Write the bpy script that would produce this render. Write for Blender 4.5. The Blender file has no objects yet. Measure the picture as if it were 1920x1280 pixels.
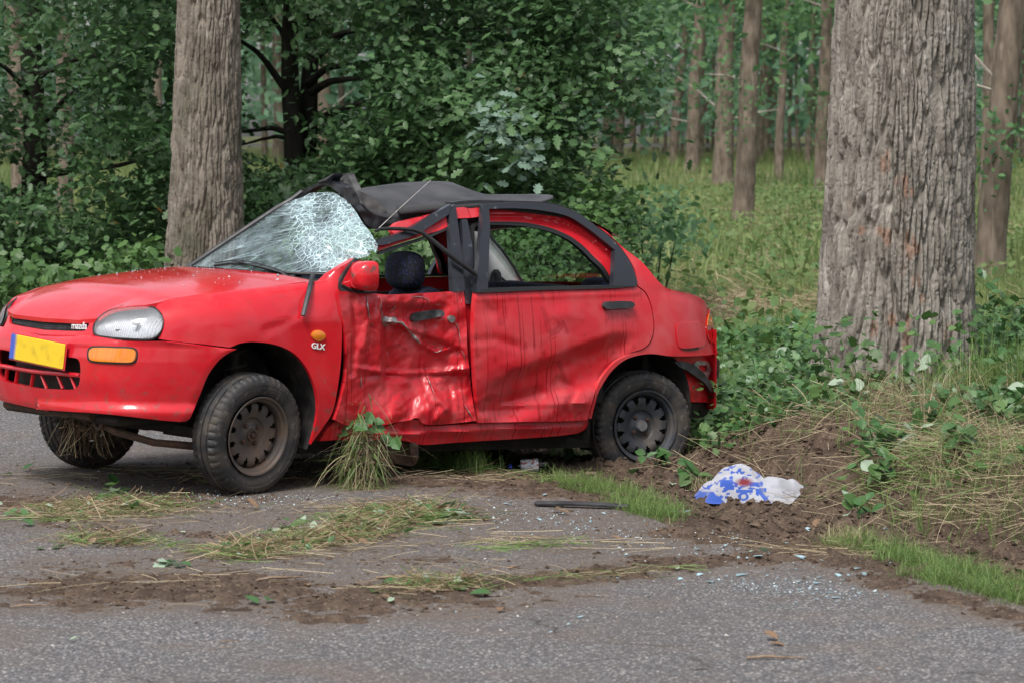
import bpy, math, random
import numpy as np
from mathutils import Vector, Matrix
from mathutils.geometry import delaunay_2d_cdt
random.seed(7); RNG = np.random.default_rng(7)
scene = bpy.context.scene
COL = scene.collection

# ------------------------------------------------------------------ camera
F, YH, CH = 5500.0, 264.0, 1.62            # focal length and horizon in 1920-wide pixels, eye height in metres
TILT = math.atan((640 - YH) / F)
cam_d = bpy.data.cameras.new('camera'); cam = bpy.data.objects.new('camera', cam_d); COL.objects.link(cam)
cam_d.sensor_width = 36; cam_d.lens = F / 1920 * 36
cam_d.clip_start = .1; cam_d.clip_end = 2000
cam.location = (0, 0, CH); cam.rotation_euler = (math.pi / 2 - TILT, 0, 0)
cam_d.dof.use_dof = True; cam_d.dof.focus_distance = 14.6; cam_d.dof.aperture_fstop = 7.1
scene.camera = cam

# ------------------------------------------------------------------ world, sun, exposure
SUN_EL, SUN_AZ = math.radians(58), math.radians(205)      # high, behind the camera and a little left
w = bpy.data.worlds.new('World'); scene.world = w; w.use_nodes = True
wn, wl = w.node_tree.nodes, w.node_tree.links
sky = wn.new('ShaderNodeTexSky'); sky.sky_type = 'NISHITA'; sky.sun_disc = False
sky.sun_elevation = SUN_EL; sky.sun_rotation = SUN_AZ; sky.air_density = 1.0; sky.dust_density = 3.5; sky.ozone_density = 1
hs = wn.new('ShaderNodeHueSaturation'); hs.inputs['Saturation'].default_value = .38
wl.new(sky.outputs[0], hs.inputs['Color']); bg = wn['Background']
wl.new(hs.outputs[0], bg.inputs[0]); bg.inputs[1].default_value = .11
sd = bpy.data.lights.new('sun', 'SUN'); sd.energy = 1.5; sd.angle = math.radians(16); sd.color = (1, .97, .92)
sun = bpy.data.objects.new('sun', sd); COL.objects.link(sun)
sdir = Vector((math.sin(SUN_AZ) * math.cos(SUN_EL), math.cos(SUN_AZ) * math.cos(SUN_EL), math.sin(SUN_EL)))
sun.rotation_euler = (-sdir).to_track_quat('-Z', 'Y').to_euler()
vs = scene.view_settings; vs.view_transform = 'Standard'; vs.look = 'None'; vs.gamma = 1; vs.use_curve_mapping = False
vs.exposure = 1.05
scene.cycles.max_bounces = 8; scene.cycles.transparent_max_bounces = 16
scene.cycles.sample_clamp_indirect = 6

# ------------------------------------------------------------------ numeric helpers
def S(t): t = np.clip(t, 0, 1); return t * t * (3 - 2 * t)
def _h(ix, iy, s):
    n = (ix.astype(np.int64) * 374761393 + iy.astype(np.int64) * 668265263 + s * 974711) & 0x7fffffff
    n = ((n ^ (n >> 13)) * 1274126177) & 0x7fffffff
    return ((n ^ (n >> 16)) & 0xffff) / 65535.0
def vnoise(x, y, s=0):
    x = np.asarray(x, float); y = np.asarray(y, float)
    ix, iy = np.floor(x), np.floor(y); fx, fy = S(x - ix), S(y - iy)
    a, b, c, d = _h(ix, iy, s), _h(ix + 1, iy, s), _h(ix, iy + 1, s), _h(ix + 1, iy + 1, s)
    return (a * (1 - fx) + b * fx) * (1 - fy) + (c * (1 - fx) + d * fx) * fy
def fbm(x, y, s=0, o=4, g=.5):
    r, a, t = 0, 1, 0
    for i in range(o):
        r = r + a * vnoise(np.asarray(x) * 2 ** i, np.asarray(y) * 2 ** i, s + i * 17); t += a; a *= g
    return r / t
def worley(x, y, s=0, wrap=0):
    ix, iy = np.floor(x), np.floor(y); f1 = np.full(np.shape(x), 9.); f2 = f1.copy(); idc = np.zeros(np.shape(x))
    for dx in (-1, 0, 1):
        for dy in (-1, 0, 1):
            cx, cy = ix + dx, iy + dy
            hx = np.mod(cx, wrap) if wrap else cx
            px, py = cx + _h(hx, cy, s), cy + _h(hx, cy, s + 5)
            d = np.hypot(px - x, py - y); m = d < f1
            f2 = np.where(m, f1, np.minimum(f2, d)); idc = np.where(m, _h(hx, cy, s + 9), idc); f1 = np.where(m, d, f1)
    return f1, f2, idc

# ------------------------------------------------------------------ object helpers
def link(o, parent=None):
    COL.objects.link(o)
    if parent: o.parent = parent
    return o
def tag(o, label=None, cat=None, group=None, kind=None):
    if label: o['label'] = label
    if cat: o['category'] = cat
    if group: o['group'] = group
    if kind: o['kind'] = kind
    return o
def empty(name, loc=(0, 0, 0), rz=0, parent=None):
    o = bpy.data.objects.new(name, None); o.location = loc; o.rotation_euler = (0, 0, rz); o.empty_display_size = .1
    return link(o, parent)
def mesh_np(name, V, faces, m, parent=None, smooth=True, col=None):
    """faces: (n,k) array, or list of such arrays / lists"""
    V = np.asarray(V, np.float32).reshape(-1, 3)
    if isinstance(faces, np.ndarray): faces = [faces]
    if faces and not isinstance(faces[0], np.ndarray):
        loops = np.array([i for f in faces for i in f], np.int32); sizes = np.array([len(f) for f in faces], np.int32)
    else:
        loops = np.concatenate([f.ravel() for f in faces]).astype(np.int32)
        sizes = np.concatenate([np.full(len(f), f.shape[1]) for f in faces]).astype(np.int32)
    me = bpy.data.meshes.new(name); me.vertices.add(len(V)); me.vertices.foreach_set('co', V.ravel())
    me.loops.add(len(loops)); me.loops.foreach_set('vertex_index', loops)
    me.polygons.add(len(sizes)); st = np.concatenate([[0], np.cumsum(sizes)[:-1]]).astype(np.int32)
    me.polygons.foreach_set('loop_start', st); me.polygons.foreach_set('loop_total', sizes)
    me.polygons.foreach_set('use_smooth', np.full(len(sizes), smooth))
    me.update(calc_edges=True)
    if col is not None:
        a = me.attributes.new('tint', 'FLOAT', 'POINT'); a.data.foreach_set('value', np.asarray(col, np.float32).ravel())
    ms = m if isinstance(m, (list, tuple)) else [m]
    for k in ms: me.materials.append(k)
    return link(bpy.data.objects.new(name, me), parent)
class MB:
    """collects pieces that become ONE mesh"""
    def __init__(s): s.V = []; s.Fs = []; s.n = 0
    def add(s, V, faces):
        V = np.asarray(V, float).reshape(-1, 3); s.V.append(V)
        for f in faces: s.Fs.append([int(i) + s.n for i in f])
        s.n += len(V); return s
    def box(s, c, d, R=None, bev=0):
        c = np.array(c, float); d = np.array(d, float) / 2
        if bev > 0:
            V = []; F_ = []
            b = min(bev, d.min() * .9)
            pts = []
            for sz in (-1, 1):
                for k, (sx, sy) in enumerate(((-1, -1), (1, -1), (1, 1), (-1, 1))):
                    pts += [(sx * (d[0] - b), sy * (d[1] - b), sz * d[2]), (sx * d[0], sy * (d[1] - b), sz * (d[2] - b)), (sx * (d[0] - b), sy * d[1], sz * (d[2] - b))]
            import bmesh
            bm = bmesh.new(); [bm.verts.new(p) for p in pts]; r = bmesh.ops.convex_hull(bm, input=bm.verts)
            bm.verts.index_update(); V = np.array([v.co[:] for v in bm.verts]); F_ = [[v.index for v in f.verts] for f in bm.faces]; bm.free()
        else:
            V = np.array([(x, y, z) for x in (-d[0], d[0]) for y in (-d[1], d[1]) for z in (-d[2], d[2])])
            F_ = [(0, 1, 3, 2), (4, 6, 7, 5), (0, 4, 5, 1), (2, 3, 7, 6), (0, 2, 6, 4), (1, 5, 7, 3)]
        if R is not None: V = V @ np.array(R).T
        return s.add(V + c, F_)
    def tube(s, P, r, n=8, cap=True, flat=1.0):
        P = np.asarray(P, float); m = len(P); r = np.broadcast_to(np.asarray(r, float), (m,))
        T_ = np.gradient(P, axis=0); T_ /= np.linalg.norm(T_, axis=1)[:, None] + 1e-12
        up = np.array([0, 0, 1.]) if abs(T_[0, 2]) < .9 else np.array([1., 0, 0])
        V = []
        for i in range(m):
            a = np.cross(T_[i], up); a /= np.linalg.norm(a) + 1e-12; b = np.cross(a, T_[i]); up = b
            for k in range(n):
                t = 2 * math.pi * k / n; V.append(P[i] + r[i] * (a * math.cos(t) + b * flat * math.sin(t)))
        Fc = [(i * n + k, i * n + (k + 1) % n, (i + 1) * n + (k + 1) % n, (i + 1) * n + k) for i in range(m - 1) for k in range(n)]
        if cap: Fc += [tuple(range(n))[::-1], tuple((m - 1) * n + k for k in range(n))]
        return s.add(V, Fc)
    def lathe(s, prof, n=48, rfun=None):
        """profile [(axial, radius)] round the Y axis"""
        V = []
        for (y, r) in prof:
            for k in range(n):
                t = 2 * math.pi * k / n; rr = r if rfun is None else rfun(y, r, k)
                V.append((rr * math.cos(t), y, rr * math.sin(t)))
        m = len(prof)
        return s.add(V, [(i * n + k, i * n + (k + 1) % n, (i + 1) * n + (k + 1) % n, (i + 1) * n + k) for i in range(m - 1) for k in range(n)])
    def build(s, name, m, parent=None, smooth=True, edge=None):
        o = mesh_np(name, np.concatenate(s.V), s.Fs, m, parent, smooth)
        if smooth:
            o.data.set_sharp_from_angle(angle=math.radians(edge or 40))
        return o
def grid_faces(nu, nv, wrap=False):
    i = np.arange(nu - 1)[:, None]; j = np.arange(nv if wrap else nv - 1)[None]
    j2 = (j + 1) % nv
    return np.stack([i * nv + j, (i + 1) * nv + j, (i + 1) * nv + j2, i * nv + j2], -1).reshape(-1, 4)

# ------------------------------------------------------------------ materials
def mat(name, c1, c2=None, scale=5, rough=.6, r2=None, metal=0, coat=0, coat_r=.05, bump=0, bscale=60, detail=6, stretch=(1, 1, 1), lo=.35, hi=.65,
        attr=None, trans=0, spec=.5, sheen=0, alpha=1, transl=0, obj_rand=0, emit=None):
    m = bpy.data.materials.new(name); m.use_nodes = True; n, l = m.node_tree.nodes, m.node_tree.links
    b = n['Principled BSDF']; b.inputs['Roughness'].default_value = rough; b.inputs['Metallic'].default_value = metal
    b.inputs['Coat Weight'].default_value = coat; b.inputs['Coat Roughness'].default_value = coat_r
    b.inputs['Specular IOR Level'].default_value = spec; b.inputs['Transmission Weight'].default_value = trans
    b.inputs['Alpha'].default_value = alpha
    b.inputs['Base Color'].default_value = (*c1, 1)
    tc = n.new('ShaderNodeTexCoord'); mp = n.new('ShaderNodeMapping'); mp.inputs['Scale'].default_value = stretch
    l.new(tc.outputs['Object'], mp.inputs[0])
    fac = None
    if c2 is not None:
        if attr:
            a = n.new('ShaderNodeAttribute'); a.attribute_name = attr; fac = a.outputs['Fac']
        else:
            t = n.new('ShaderNodeTexNoise'); t.inputs['Scale'].default_value = scale; t.inputs['Detail'].default_value = detail
            l.new(mp.outputs[0], t.inputs['Vector'])
            r = n.new('ShaderNodeMapRange'); r.inputs[1].default_value = lo; r.inputs[2].default_value = hi
            l.new(t.outputs['Fac'], r.inputs[0]); fac = r.outputs[0]
        mx = n.new('ShaderNodeMix'); mx.data_type = 'RGBA'
        mx.inputs[6].default_value = (*c1, 1); mx.inputs[7].default_value = (*c2, 1); l.new(fac, mx.inputs[0])
        l.new(mx.outputs[2], b.inputs['Base Color'])
        if r2 is not None:
            rr = n.new('ShaderNodeMapRange'); rr.inputs[3].default_value = rough; rr.inputs[4].default_value = r2
            l.new(fac, rr.inputs[0]); l.new(rr.outputs[0], b.inputs['Roughness'])
    if bump:
        t2 = n.new('ShaderNodeTexNoise'); t2.inputs['Scale'].default_value = bscale; t2.inputs['Detail'].default_value = 5
        l.new(mp.outputs[0], t2.inputs['Vector'])
        bp = n.new('ShaderNodeBump'); bp.inputs['Strength'].default_value = bump; bp.inputs['Distance'].default_value = .01
        l.new(t2.outputs['Fac'], bp.inputs['Height']); l.new(bp.outputs[0], b.inputs['Normal'])
    if transl:
        tr = n.new('ShaderNodeBsdfTranslucent'); ms = n.new('ShaderNodeMixShader'); ms.inputs[0].default_value = transl
        cs = b.inputs['Base Color']
        if cs.is_linked: l.new(cs.links[0].from_socket, tr.inputs[0])
        else: tr.inputs[0].default_value = (*c1, 1)
        out = n['Material Output']; l.new(b.outputs[0], ms.inputs[1]); l.new(tr.outputs[0], ms.inputs[2]); l.new(ms.outputs[0], out.inputs[0])
    m['_'] = 1
    return m
class NT:
    """short hand for node graphs"""
    def __init__(s, name):
        s.m = bpy.data.materials.new(name); s.m.use_nodes = True; s.n = s.m.node_tree.nodes; s.l = s.m.node_tree.links
        s.b = s.n['Principled BSDF']; s.tc = s.n.new('ShaderNodeTexCoord')
    def map(s, sc=(1, 1, 1), loc=(0, 0, 0)):
        q = s.n.new('ShaderNodeMapping'); q.inputs['Scale'].default_value = sc; q.inputs['Location'].default_value = loc
        s.l.new(s.tc.outputs['Object'], q.inputs[0]); return q.outputs[0]
    def noise(s, vec, sc, det=4, dist=0):
        q = s.n.new('ShaderNodeTexNoise'); q.inputs['Scale'].default_value = sc; q.inputs['Detail'].default_value = det
        q.inputs['Distortion'].default_value = dist; s.l.new(vec, q.inputs['Vector']); return q.outputs['Fac']
    def vor(s, vec, sc, feat='F1', out='Distance'):
        q = s.n.new('ShaderNodeTexVoronoi'); q.feature = feat; q.inputs['Scale'].default_value = sc; s.l.new(vec, q.inputs['Vector']); return q.outputs[out]
    def rng(s, v, a, b, c=0, d=1):
        q = s.n.new('ShaderNodeMapRange'); s.l.new(v, q.inputs[0])
        for i, k in enumerate((a, b, c, d)): q.inputs[i + 1].default_value = k
        return q.outputs[0]
    def math(s, op, a, b=0):
        q = s.n.new('ShaderNodeMath'); q.operation = op
        for i, k in enumerate((a, b)):
            if isinstance(k, (int, float)): q.inputs[i].default_value = k
            else: s.l.new(k, q.inputs[i])
        return q.outputs[0]
    def mix(s, f, a, b):
        q = s.n.new('ShaderNodeMix'); q.data_type = 'RGBA'
        for i, k in ((0, f), (6, a), (7, b)):
            if isinstance(k, (int, float)): q.inputs[i].default_value = k
            elif isinstance(k, tuple): q.inputs[i].default_value = (*k, 1)
            else: s.l.new(k, q.inputs[i])
        return q.outputs[2]
    def attr(s, name):
        q = s.n.new('ShaderNodeAttribute'); q.attribute_name = name; return q.outputs['Fac']
    def set(s, **k):
        for a, v in k.items():
            i = s.b.inputs[a.replace('_', ' ')]
            if isinstance(v, (int, float)): i.default_value = v
            elif isinstance(v, tuple): i.default_value = (*v, 1)
            else: s.l.new(v, i)
    def bump(s, h, st=.5, d=.01):
        q = s.n.new('ShaderNodeBump'); q.inputs['Strength'].default_value = st; q.inputs['Distance'].default_value = d
        s.l.new(h, q.inputs['Height']); s.l.new(q.outputs[0], s.b.inputs['Normal'])

# ================================================================== THE SETTING
E0 = np.array([1.77, 10.1]); EN = np.array([.893, .449]); EA = np.array([-.449, .893])   # road edge: origin, normal to the verge, along
def eco(x, y): return (x - E0[0]) * EN[0] + (y - E0[1]) * EN[1], (x - E0[0]) * EA[0] + (y - E0[1]) * EA[1]
def gpx(u, v, z=0.0):
    up = (640 - v) / F; y = math.cos(TILT) + up * math.sin(TILT); zz = -math.sin(TILT) + up * math.cos(TILT); t = (z - CH) / zz
    return np.array([(u - 960) / F * t, y * t])
def w2px(x, y, z):
    zz = z - CH; d = y * math.cos(TILT) - zz * math.sin(TILT); up = y * math.sin(TILT) + zz * math.cos(TILT)
    return 960 + F * x / d, 640 - F * up / d
def pldist(u, v, pl):
    d = np.full(np.shape(u), 1e9)
    for (a, b) in zip(pl[:-1], pl[1:]):
        ax, ay, bx, by = a[0], a[1], b[0], b[1]; L = (bx - ax) ** 2 + (by - ay) ** 2
        t = np.clip(((u - ax) * (bx - ax) + (v - ay) * (by - ay)) / L, 0, 1); d = np.minimum(d, np.hypot(u - ax - t * (bx - ax), v - ay - t * (by - ay)))
    return d
# soil thrown across the asphalt, laid out on the ground plane
SOIL = [([gpx(*p) for p in q_], w_, a_) for q_, w_, a_ in (
    ([(160, 1110), (420, 1105), (640, 1125), (820, 1115)], .62, 1.0), ([(820, 1110), (1050, 1085), (1300, 1055), (1520, 1045)], .30, 1.0),
    ([(560, 1160), (640, 1165)], .16, .8), ([(120, 985), (330, 1005), (600, 1015), (760, 985), (900, 975)], .22, .75), ([(-200, 930), (200, 950), (360, 935)], .65, .8),
    ([(600, 905), (850, 905), (1000, 925)], .38, 1.0), ([(1280, 1000), (1500, 1030), (1640, 1060)], .38, 1.1), ([(1640, 1085), (1800, 1130), (2000, 1180)], .20, .9), ([(120, 1060), (500, 1050), (800, 1055)], .45, .55))]
FILM = [([gpx(*p) for p in q_], w_, a_) for q_, w_, a_ in (([(-300, 925), (300, 960), (620, 985), (900, 975), (1260, 1010)], 1.15, 1.), ([(140, 1085), (640, 1095), (1000, 1070), (1500, 1050)], .55, 1.), ([(-300, 880), (360, 900)], 1.0, .9))]
def filmmask(x, y):
    m = np.zeros(np.shape(x))
    for pl, w_, am in FILM: m = np.maximum(m, am * S(1.25 - pldist(x, y, pl) / w_))
    return m
def soilmask(x, y):
    e, a = eco(x, y); m = np.zeros(np.shape(x))
    for pl, w_, am in SOIL: m = np.maximum(m, am * np.clip(1.15 - pldist(x, y, pl) / w_, 0, 1))
    # under and round the car
    cx, cy = (x - CT[0]) * CC_ + (y - CT[1]) * CS_, -(x - CT[0]) * CS_ + (y - CT[1]) * CC_
    m = np.maximum(m, .62 * np.clip(1.3 - np.hypot(cx / 2.0, cy / 1.3), 0, 1))
    return np.maximum(m, np.clip((e + .12) / .3, 0, 1.2))
CT = np.array([-.72, 14.7]); CC_, CS_ = math.cos(math.radians(218.6)), math.sin(math.radians(218.6))
TREE_R = np.array([2.13, 16.35]); TREE_L = np.array([-2.25, 21.3])
def ter(x, y, fine=True):
    x = np.asarray(x, float); y = np.asarray(y, float); e, a = eco(x, y)
    far = .0135 * np.clip(y - 52, 0, 130)
    z = far + .10 * S((e - 1.0) / 6) * S((y - 10) / 8) - .03 * S(e / .5) * (1 - S((e - 1.4) / 1.2))
    hill = .285 * S((e - .98) / .55) * (1 - S((a - 3.9 - .9 * (e - 1.5).clip(0, 2.2)) / 1.0)) * S((a + 2.5) / 2.5) * (1 - .75 * S((e - 3.6) / 2.5))
    z = z + hill * (.75 + .25 * S((a - 1.0) / 2.5))
    wx, wy = .76, 16.3; z = z - .175 * np.exp(-((x - wx) / .75) ** 2 - ((y - wy) / .7) ** 2)
    z = z + .05 * np.exp(-((x - 1.0) / .4) ** 2 - ((y - 15.1) / .3) ** 2)
    z = z + .055 * (fbm(x * .9, y * .9, 31, 3) - .5) * S((e - .3) / .8)
    if fine:
        m = soilmask(x, y); cl = fbm(x * 6, y * 6, 5, 4, .6); f1, f2, _i = worley(x * 22, y * 22, 3); cr = np.clip(f2 - f1, 0, .6)
        onroad = e < .15
        h = .026 * (m * 1.25 - .80 + (cl - .5) * 1.7 + (fbm(x * 26, y * 26, 15, 3, .6) - .5) * 1.3) + .010 * (cr - .2) * m
        h = np.where(h > 0, h * (.55 + .5 * m), h * .6)
        k = S(e / .35)
        verge = -.004 + .075 * (cl - .45) + .040 * (cr - .2) + .03 * (np.abs(fbm(x * 9, y * 9, 61, 3) - .5) * 4 - .5) + .05 * (fbm(x * 2.6, y * 2.6, 77, 3) - .5) * S((e - .5) / .5)
        sc = S((e - .7) / .3) * (1 - S((e - 2.0) / .4)) * S((x - .9) / .4); verge = verge + sc * .05 * (fbm(x * 5, y * 5, 12, 4, .65) - .5) * 2
        near = 1 - S((y - 24) / 6)
        z = z + np.where(e < 5, (h * (1 - k) + verge * k), verge) * near - .01 * (1 - near)
        z = np.where(e < -4.7, z + .0, z)
    return z
def graded(lo, a, b, hi, step, g):
    mid = list(np.arange(a, b, step)); r = [mid[-1] + step]; s = step
    while r[-1] < hi: s *= g; r.append(r[-1] + s)
    l = [mid[0] - step]; s = step
    while l[-1] > lo: s *= g; l.append(l[-1] - s)
    return np.array(l[::-1] + mid + r)
gx = graded(-400, -2.9, 2.6, 400, .017, 1.09); gy = graded(-60, 9.2, 16.6, 600, .019, 1.055)
X, Y = np.meshgrid(gx, gy, indexing='ij'); Z = ter(X, Y); e_, a_ = eco(X, Y)
Z = Z - .05 * (1 - S((Y - 6) / 3)) * (e_ < -.2)
V = np.stack([X, Y, Z], -1).reshape(-1, 3); fac = grid_faces(len(gx), len(gy))
gr = NT('dark_soil'); o = gr.map()
fo = gr.noise(o, 1.3, 6); n1 = gr.noise(o, 14, 8, .3); n2 = gr.noise(o, 70, 6)
soil = gr.mix(gr.rng(n1, .35, .7), (.050, .033, .024), (.120, .085, .062)); soil = gr.mix(gr.rng(n2, .58, .74), soil, (.20, .155, .115))
soil = gr.mix(gr.rng(gr.noise(o, 4.5, 4), .56, .68, 0, .5), soil, (.035, .024, .018))
at = gr.attr('tint')   # 0 bare soil, 1 mossy forest floor
floor = gr.mix(gr.rng(fo, .4, .6), (.07, .10, .035), (.20, .18, .09))
gr.set(Base_Color=gr.mix(at, soil, floor), Roughness=.95, Specular_IOR_Level=.2); gr.bump(gr.noise(o, 110, 6), .9, .012)
tint = S((e_ - 2.6) / 1.2) * (.2 + .8 * S((Y - 15) / 4)); tint = np.maximum(tint, S((-4.8 - e_) / .6)); tint = np.maximum(tint, S((Y - 26) / 3) * (e_ > .2))
ground = mesh_np('ground', V, fac, gr.m, col=tint); tag(ground, kind='structure')

# asphalt: a thin sheet 4 mm above the bed, worn aggregate showing
ee = np.concatenate([np.linspace(-4.7, -3.2, 6)[:-1], np.linspace(-3.2, .02, 42)]); aa = np.concatenate([np.arange(-14, -2, .5), np.arange(-2, 14, .08), np.arange(14, 60, 2.)])
Ag, Eg = np.meshgrid(aa, ee, indexing='ij'); Eg = Eg + np.where(Eg > -.01, .05 * np.sin(Ag * 2.3) + .03 * np.sin(Ag * 5.1), 0)
V = np.stack([E0[0] + EN[0] * Eg + EA[0] * Ag, E0[1] + EN[1] * Eg + EA[1] * Ag, Eg * 0 + .004], -1).reshape(-1, 3); rt = np.clip(np.maximum(soilmask(V[:, 0], V[:, 1]) * 2.0 + .06, filmmask(V[:, 0], V[:, 1]) * .85), 0, 1) * .95
q = NT('worn_asphalt'); o = q.map()
cell = q.vor(o, 100, 'F1', 'Color'); sx = q.n.new('ShaderNodeSeparateColor'); q.l.new(cell, sx.inputs[0]); dist = q.vor(o, 100)
stone = q.rng(sx.outputs[0], .25, 1.0, 0, 1); c = q.mix(stone, (.078, .078, .083), (.25, .245, .25)); c = q.mix(q.rng(sx.outputs[1], .87, .93), c, (.46, .43, .40)); c = q.mix(q.rng(sx.outputs[2], .88, .95, 0, .7), c, (.19, .145, .105))
c = q.mix(q.rng(dist, .42, .62, 0, .85), c, (.055, .055, .059))
big = q.noise(o, .8, 5); c = q.mix(q.rng(big, .35, .7, 0, .45), c, (.085, .075, .07))
br = q.rng(q.noise(o, 2.1, 7, .5), .50, .68, 0, .45); c = q.mix(br, c, (.125, .095, .075))
ck = q.vor(q.map((.42, .42, 1), (.33, .1, 0)), 1.0, 'DISTANCE_TO_EDGE')
wn_ = q.n.new('ShaderNodeVectorMath'); wn_.operation = 'ADD'; nn_ = q.n.new('ShaderNodeTexNoise'); nn_.inputs['Scale'].default_value = 5; q.l.new(o, nn_.inputs['Vector']); sc2 = q.n.new('ShaderNodeVectorMath'); sc2.operation = 'SCALE'; sc2.inputs['Scale'].default_value = .12; q.l.new(nn_.outputs['Color'], sc2.inputs[0]); q.l.new(q.map((.5, .5, 1), (.2, .35, 0)), wn_.inputs[0]); q.l.new(sc2.outputs[0], wn_.inputs[1])
crk = q.math('MULTIPLY', q.rng(q.vor(wn_.outputs[0], 1.0, 'DISTANCE_TO_EDGE'), .0, .006, 1, 0), q.rng(q.noise(o, 1.6, 3), .5, .56)); c = q.mix(crk, c, (.03, .026, .022))
film = q.math('MULTIPLY', q.attr('tint'), q.rng(q.noise(o, 9, 9, .3), .25, .62, .30, 1)); c = q.mix(q.math('MULTIPLY', film, .85), c, (.105, .080, .062))
q.set(Base_Color=c, Roughness=.88, Specular_IOR_Level=.3); q.bump(q.math('SUBTRACT', .8, dist), .75, .006)
road = mesh_np('road', V, grid_faces(len(aa), len(ee)), q.m, col=rt); tag(road, kind='structure')

# ------------------------------------------------------------------ leaf, blade and trunk builders
def rotm(N_, rng=RNG):
    return None
def frames(nrm, rng=RNG):
    """orthonormal frames (N,3,3): columns leaf axis, leaf width, leaf normal"""
    n = nrm / (np.linalg.norm(nrm, axis=1)[:, None] + 1e-9); r = rng.normal(size=n.shape); a = r - (r * n).sum(1)[:, None] * n
    a /= np.linalg.norm(a, axis=1)[:, None] + 1e-9; return np.stack([a, np.cross(n, a), n], 2)
OAK = np.array([(0, 0, 0), (.18, .09, .0), (.30, .26, .02), (.40, .15, 0), (.55, .34, .03), (.66, .17, 0), (.82, .24, -.02), (1.0, .0, -.06), (.82, -.24, -.02), (.66, -.17, 0), (.55, -.34, .03), (.40, -.15, 0), (.30, -.26, .02), (.18, -.09, 0)])
OVAL = np.array([(0, 0, 0), (.22, .24, .03), (.5, .33, .04), (.78, .2, 0), (1, 0, -.06), (.78, -.2, 0), (.5, -.33, .04), (.22, -.24, .03)])
MAPLE = np.array([(0, 0, 0), (.08, .30, .02), (.30, .26, .0), (.34, .52, .03), (.56, .30, .0), (.72, .30, .02), (1, 0, -.05), (.72, -.30, .02), (.56, -.30, 0), (.34, -.52, .03), (.30, -.26, 0), (.08, -.30, .02)])
DIAM = np.array([(0, 0, 0), (.5, .3, .02), (1, 0, -.03), (.5, -.3, .02)])
def leaves(name, P, nrm, size, shape, m, parent=None, tint=None, wander=.25):
    n = len(P); Fm = frames(nrm); s = np.broadcast_to(size, (n,)) if np.ndim(size) == 0 else size
    L = np.einsum('nij,kj->nki', Fm, shape - np.array([.5, 0, 0])) * s[:, None, None] + P[:, None, :]
    k = len(shape); fc = np.arange(n * k).reshape(n, k); t = np.repeat(RNG.random(n) if tint is None else tint, k)
    return mesh_np(name, L.reshape(-1, 3), fc, m, parent, smooth=False, col=t)
def leafmat(name, c1, c2, rough=.5, transl=.3, spec=.5, c3=None):
    q = NT(name); a = q.attr('tint'); c = q.mix(a, c1, c2)
    if c3: c = q.mix(q.rng(a, .965, .99), c, c3)
    q.set(Base_Color=c, Roughness=rough, Specular_IOR_Level=spec)
    tr = q.n.new('ShaderNodeBsdfTranslucent'); q.l.new(c, tr.inputs[0]); ms = q.n.new('ShaderNodeMixShader'); ms.inputs[0].default_value = transl
    q.l.new(q.b.outputs[0], ms.inputs[1]); q.l.new(tr.outputs[0], ms.inputs[2]); q.l.new(ms.outputs[0], q.n['Material Output'].inputs[0]); return q.m
LM = dict(oak=leafmat('oak_leaf', (.026, .075, .026), (.100, .190, .068), .48, .36, .5, (.25, .12, .03)),
          mildew=leafmat('mildewed_oak_leaf', (.10, .17, .13), (.17, .25, .19), .6, .2, .3),
          shrub=leafmat('shrub_leaf', (.032, .085, .022), (.10, .19, .05), .5, .3),
          far=leafmat('far_leaf', (.035, .105, .042), (.13, .25, .095), .6, .45), far2=leafmat('haze_tinted_leaf', (.07, .165, .10), (.22, .37, .22), .7, .5),  # far2 is paler: distance haze put into the leaf colour
          grass=leafmat('grass_blade', (.075, .16, .03), (.23, .32, .10), .5, .4), grass2=leafmat('rank_grass_blade', (.065, .145, .035), (.27, .31, .115), .6, .4),
          straw=leafmat('dry_grass', (.16, .115, .06), (.50, .42, .27), .7, .3), bramble=leafmat('bramble_leaf', (.035, .10, .025), (.085, .19, .06), .42, .25), pale=leafmat('leaf_underside', (.26, .34, .24), (.34, .42, .32), .7, .2),
          dead=leafmat('dead_leaf', (.16, .09, .05), (.30, .21, .13), .8, .15))
def blades(name, P, h, w, lean, m, tint=None, parent=None, seg=3, droop=.5):
    n = len(P); az = RNG.random(n) * 2 * np.pi; d = np.stack([np.cos(az), np.sin(az), 0 * az], 1); sd = np.stack([-np.sin(az + RNG.normal(0, .9, n)), np.cos(az), 0 * az], 1); sd /= np.linalg.norm(sd, axis=1)[:, None]
    h = np.broadcast_to(h, (n,)); w = np.broadcast_to(w, (n,)); lean = np.abs(np.broadcast_to(lean, (n,))); V = []
    for i in range(seg + 1):
        t = i / seg; c_ = P + d * (h * lean * t ** 1.7)[:, None] + np.array([0, 0, 1.]) * (h * (t - droop * lean * t ** 3 * .6))[:, None]
        if i < seg: V += [c_ + sd * (w * (1 - t * .75) / 2)[:, None], c_ - sd * (w * (1 - t * .75) / 2)[:, None]]
        else: V += [c_]
    V = np.stack(V, 1); k = 2 * seg + 1; b = np.arange(n)[:, None] * k
    qd = np.concatenate([b + np.array([[2 * i, 2 * i + 1, 2 * i + 3, 2 * i + 2]]) for i in range(seg - 1)]) if seg > 1 else None
    tr = b + np.array([[2 * seg - 2, 2 * seg - 1, 2 * seg]]); fs = [f for f in (qd, tr) if f is not None]
    return mesh_np(name, V.reshape(-1, 3), fs, m, parent, smooth=False, col=np.repeat(RNG.random(n) if tint is None else tint, k))
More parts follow.
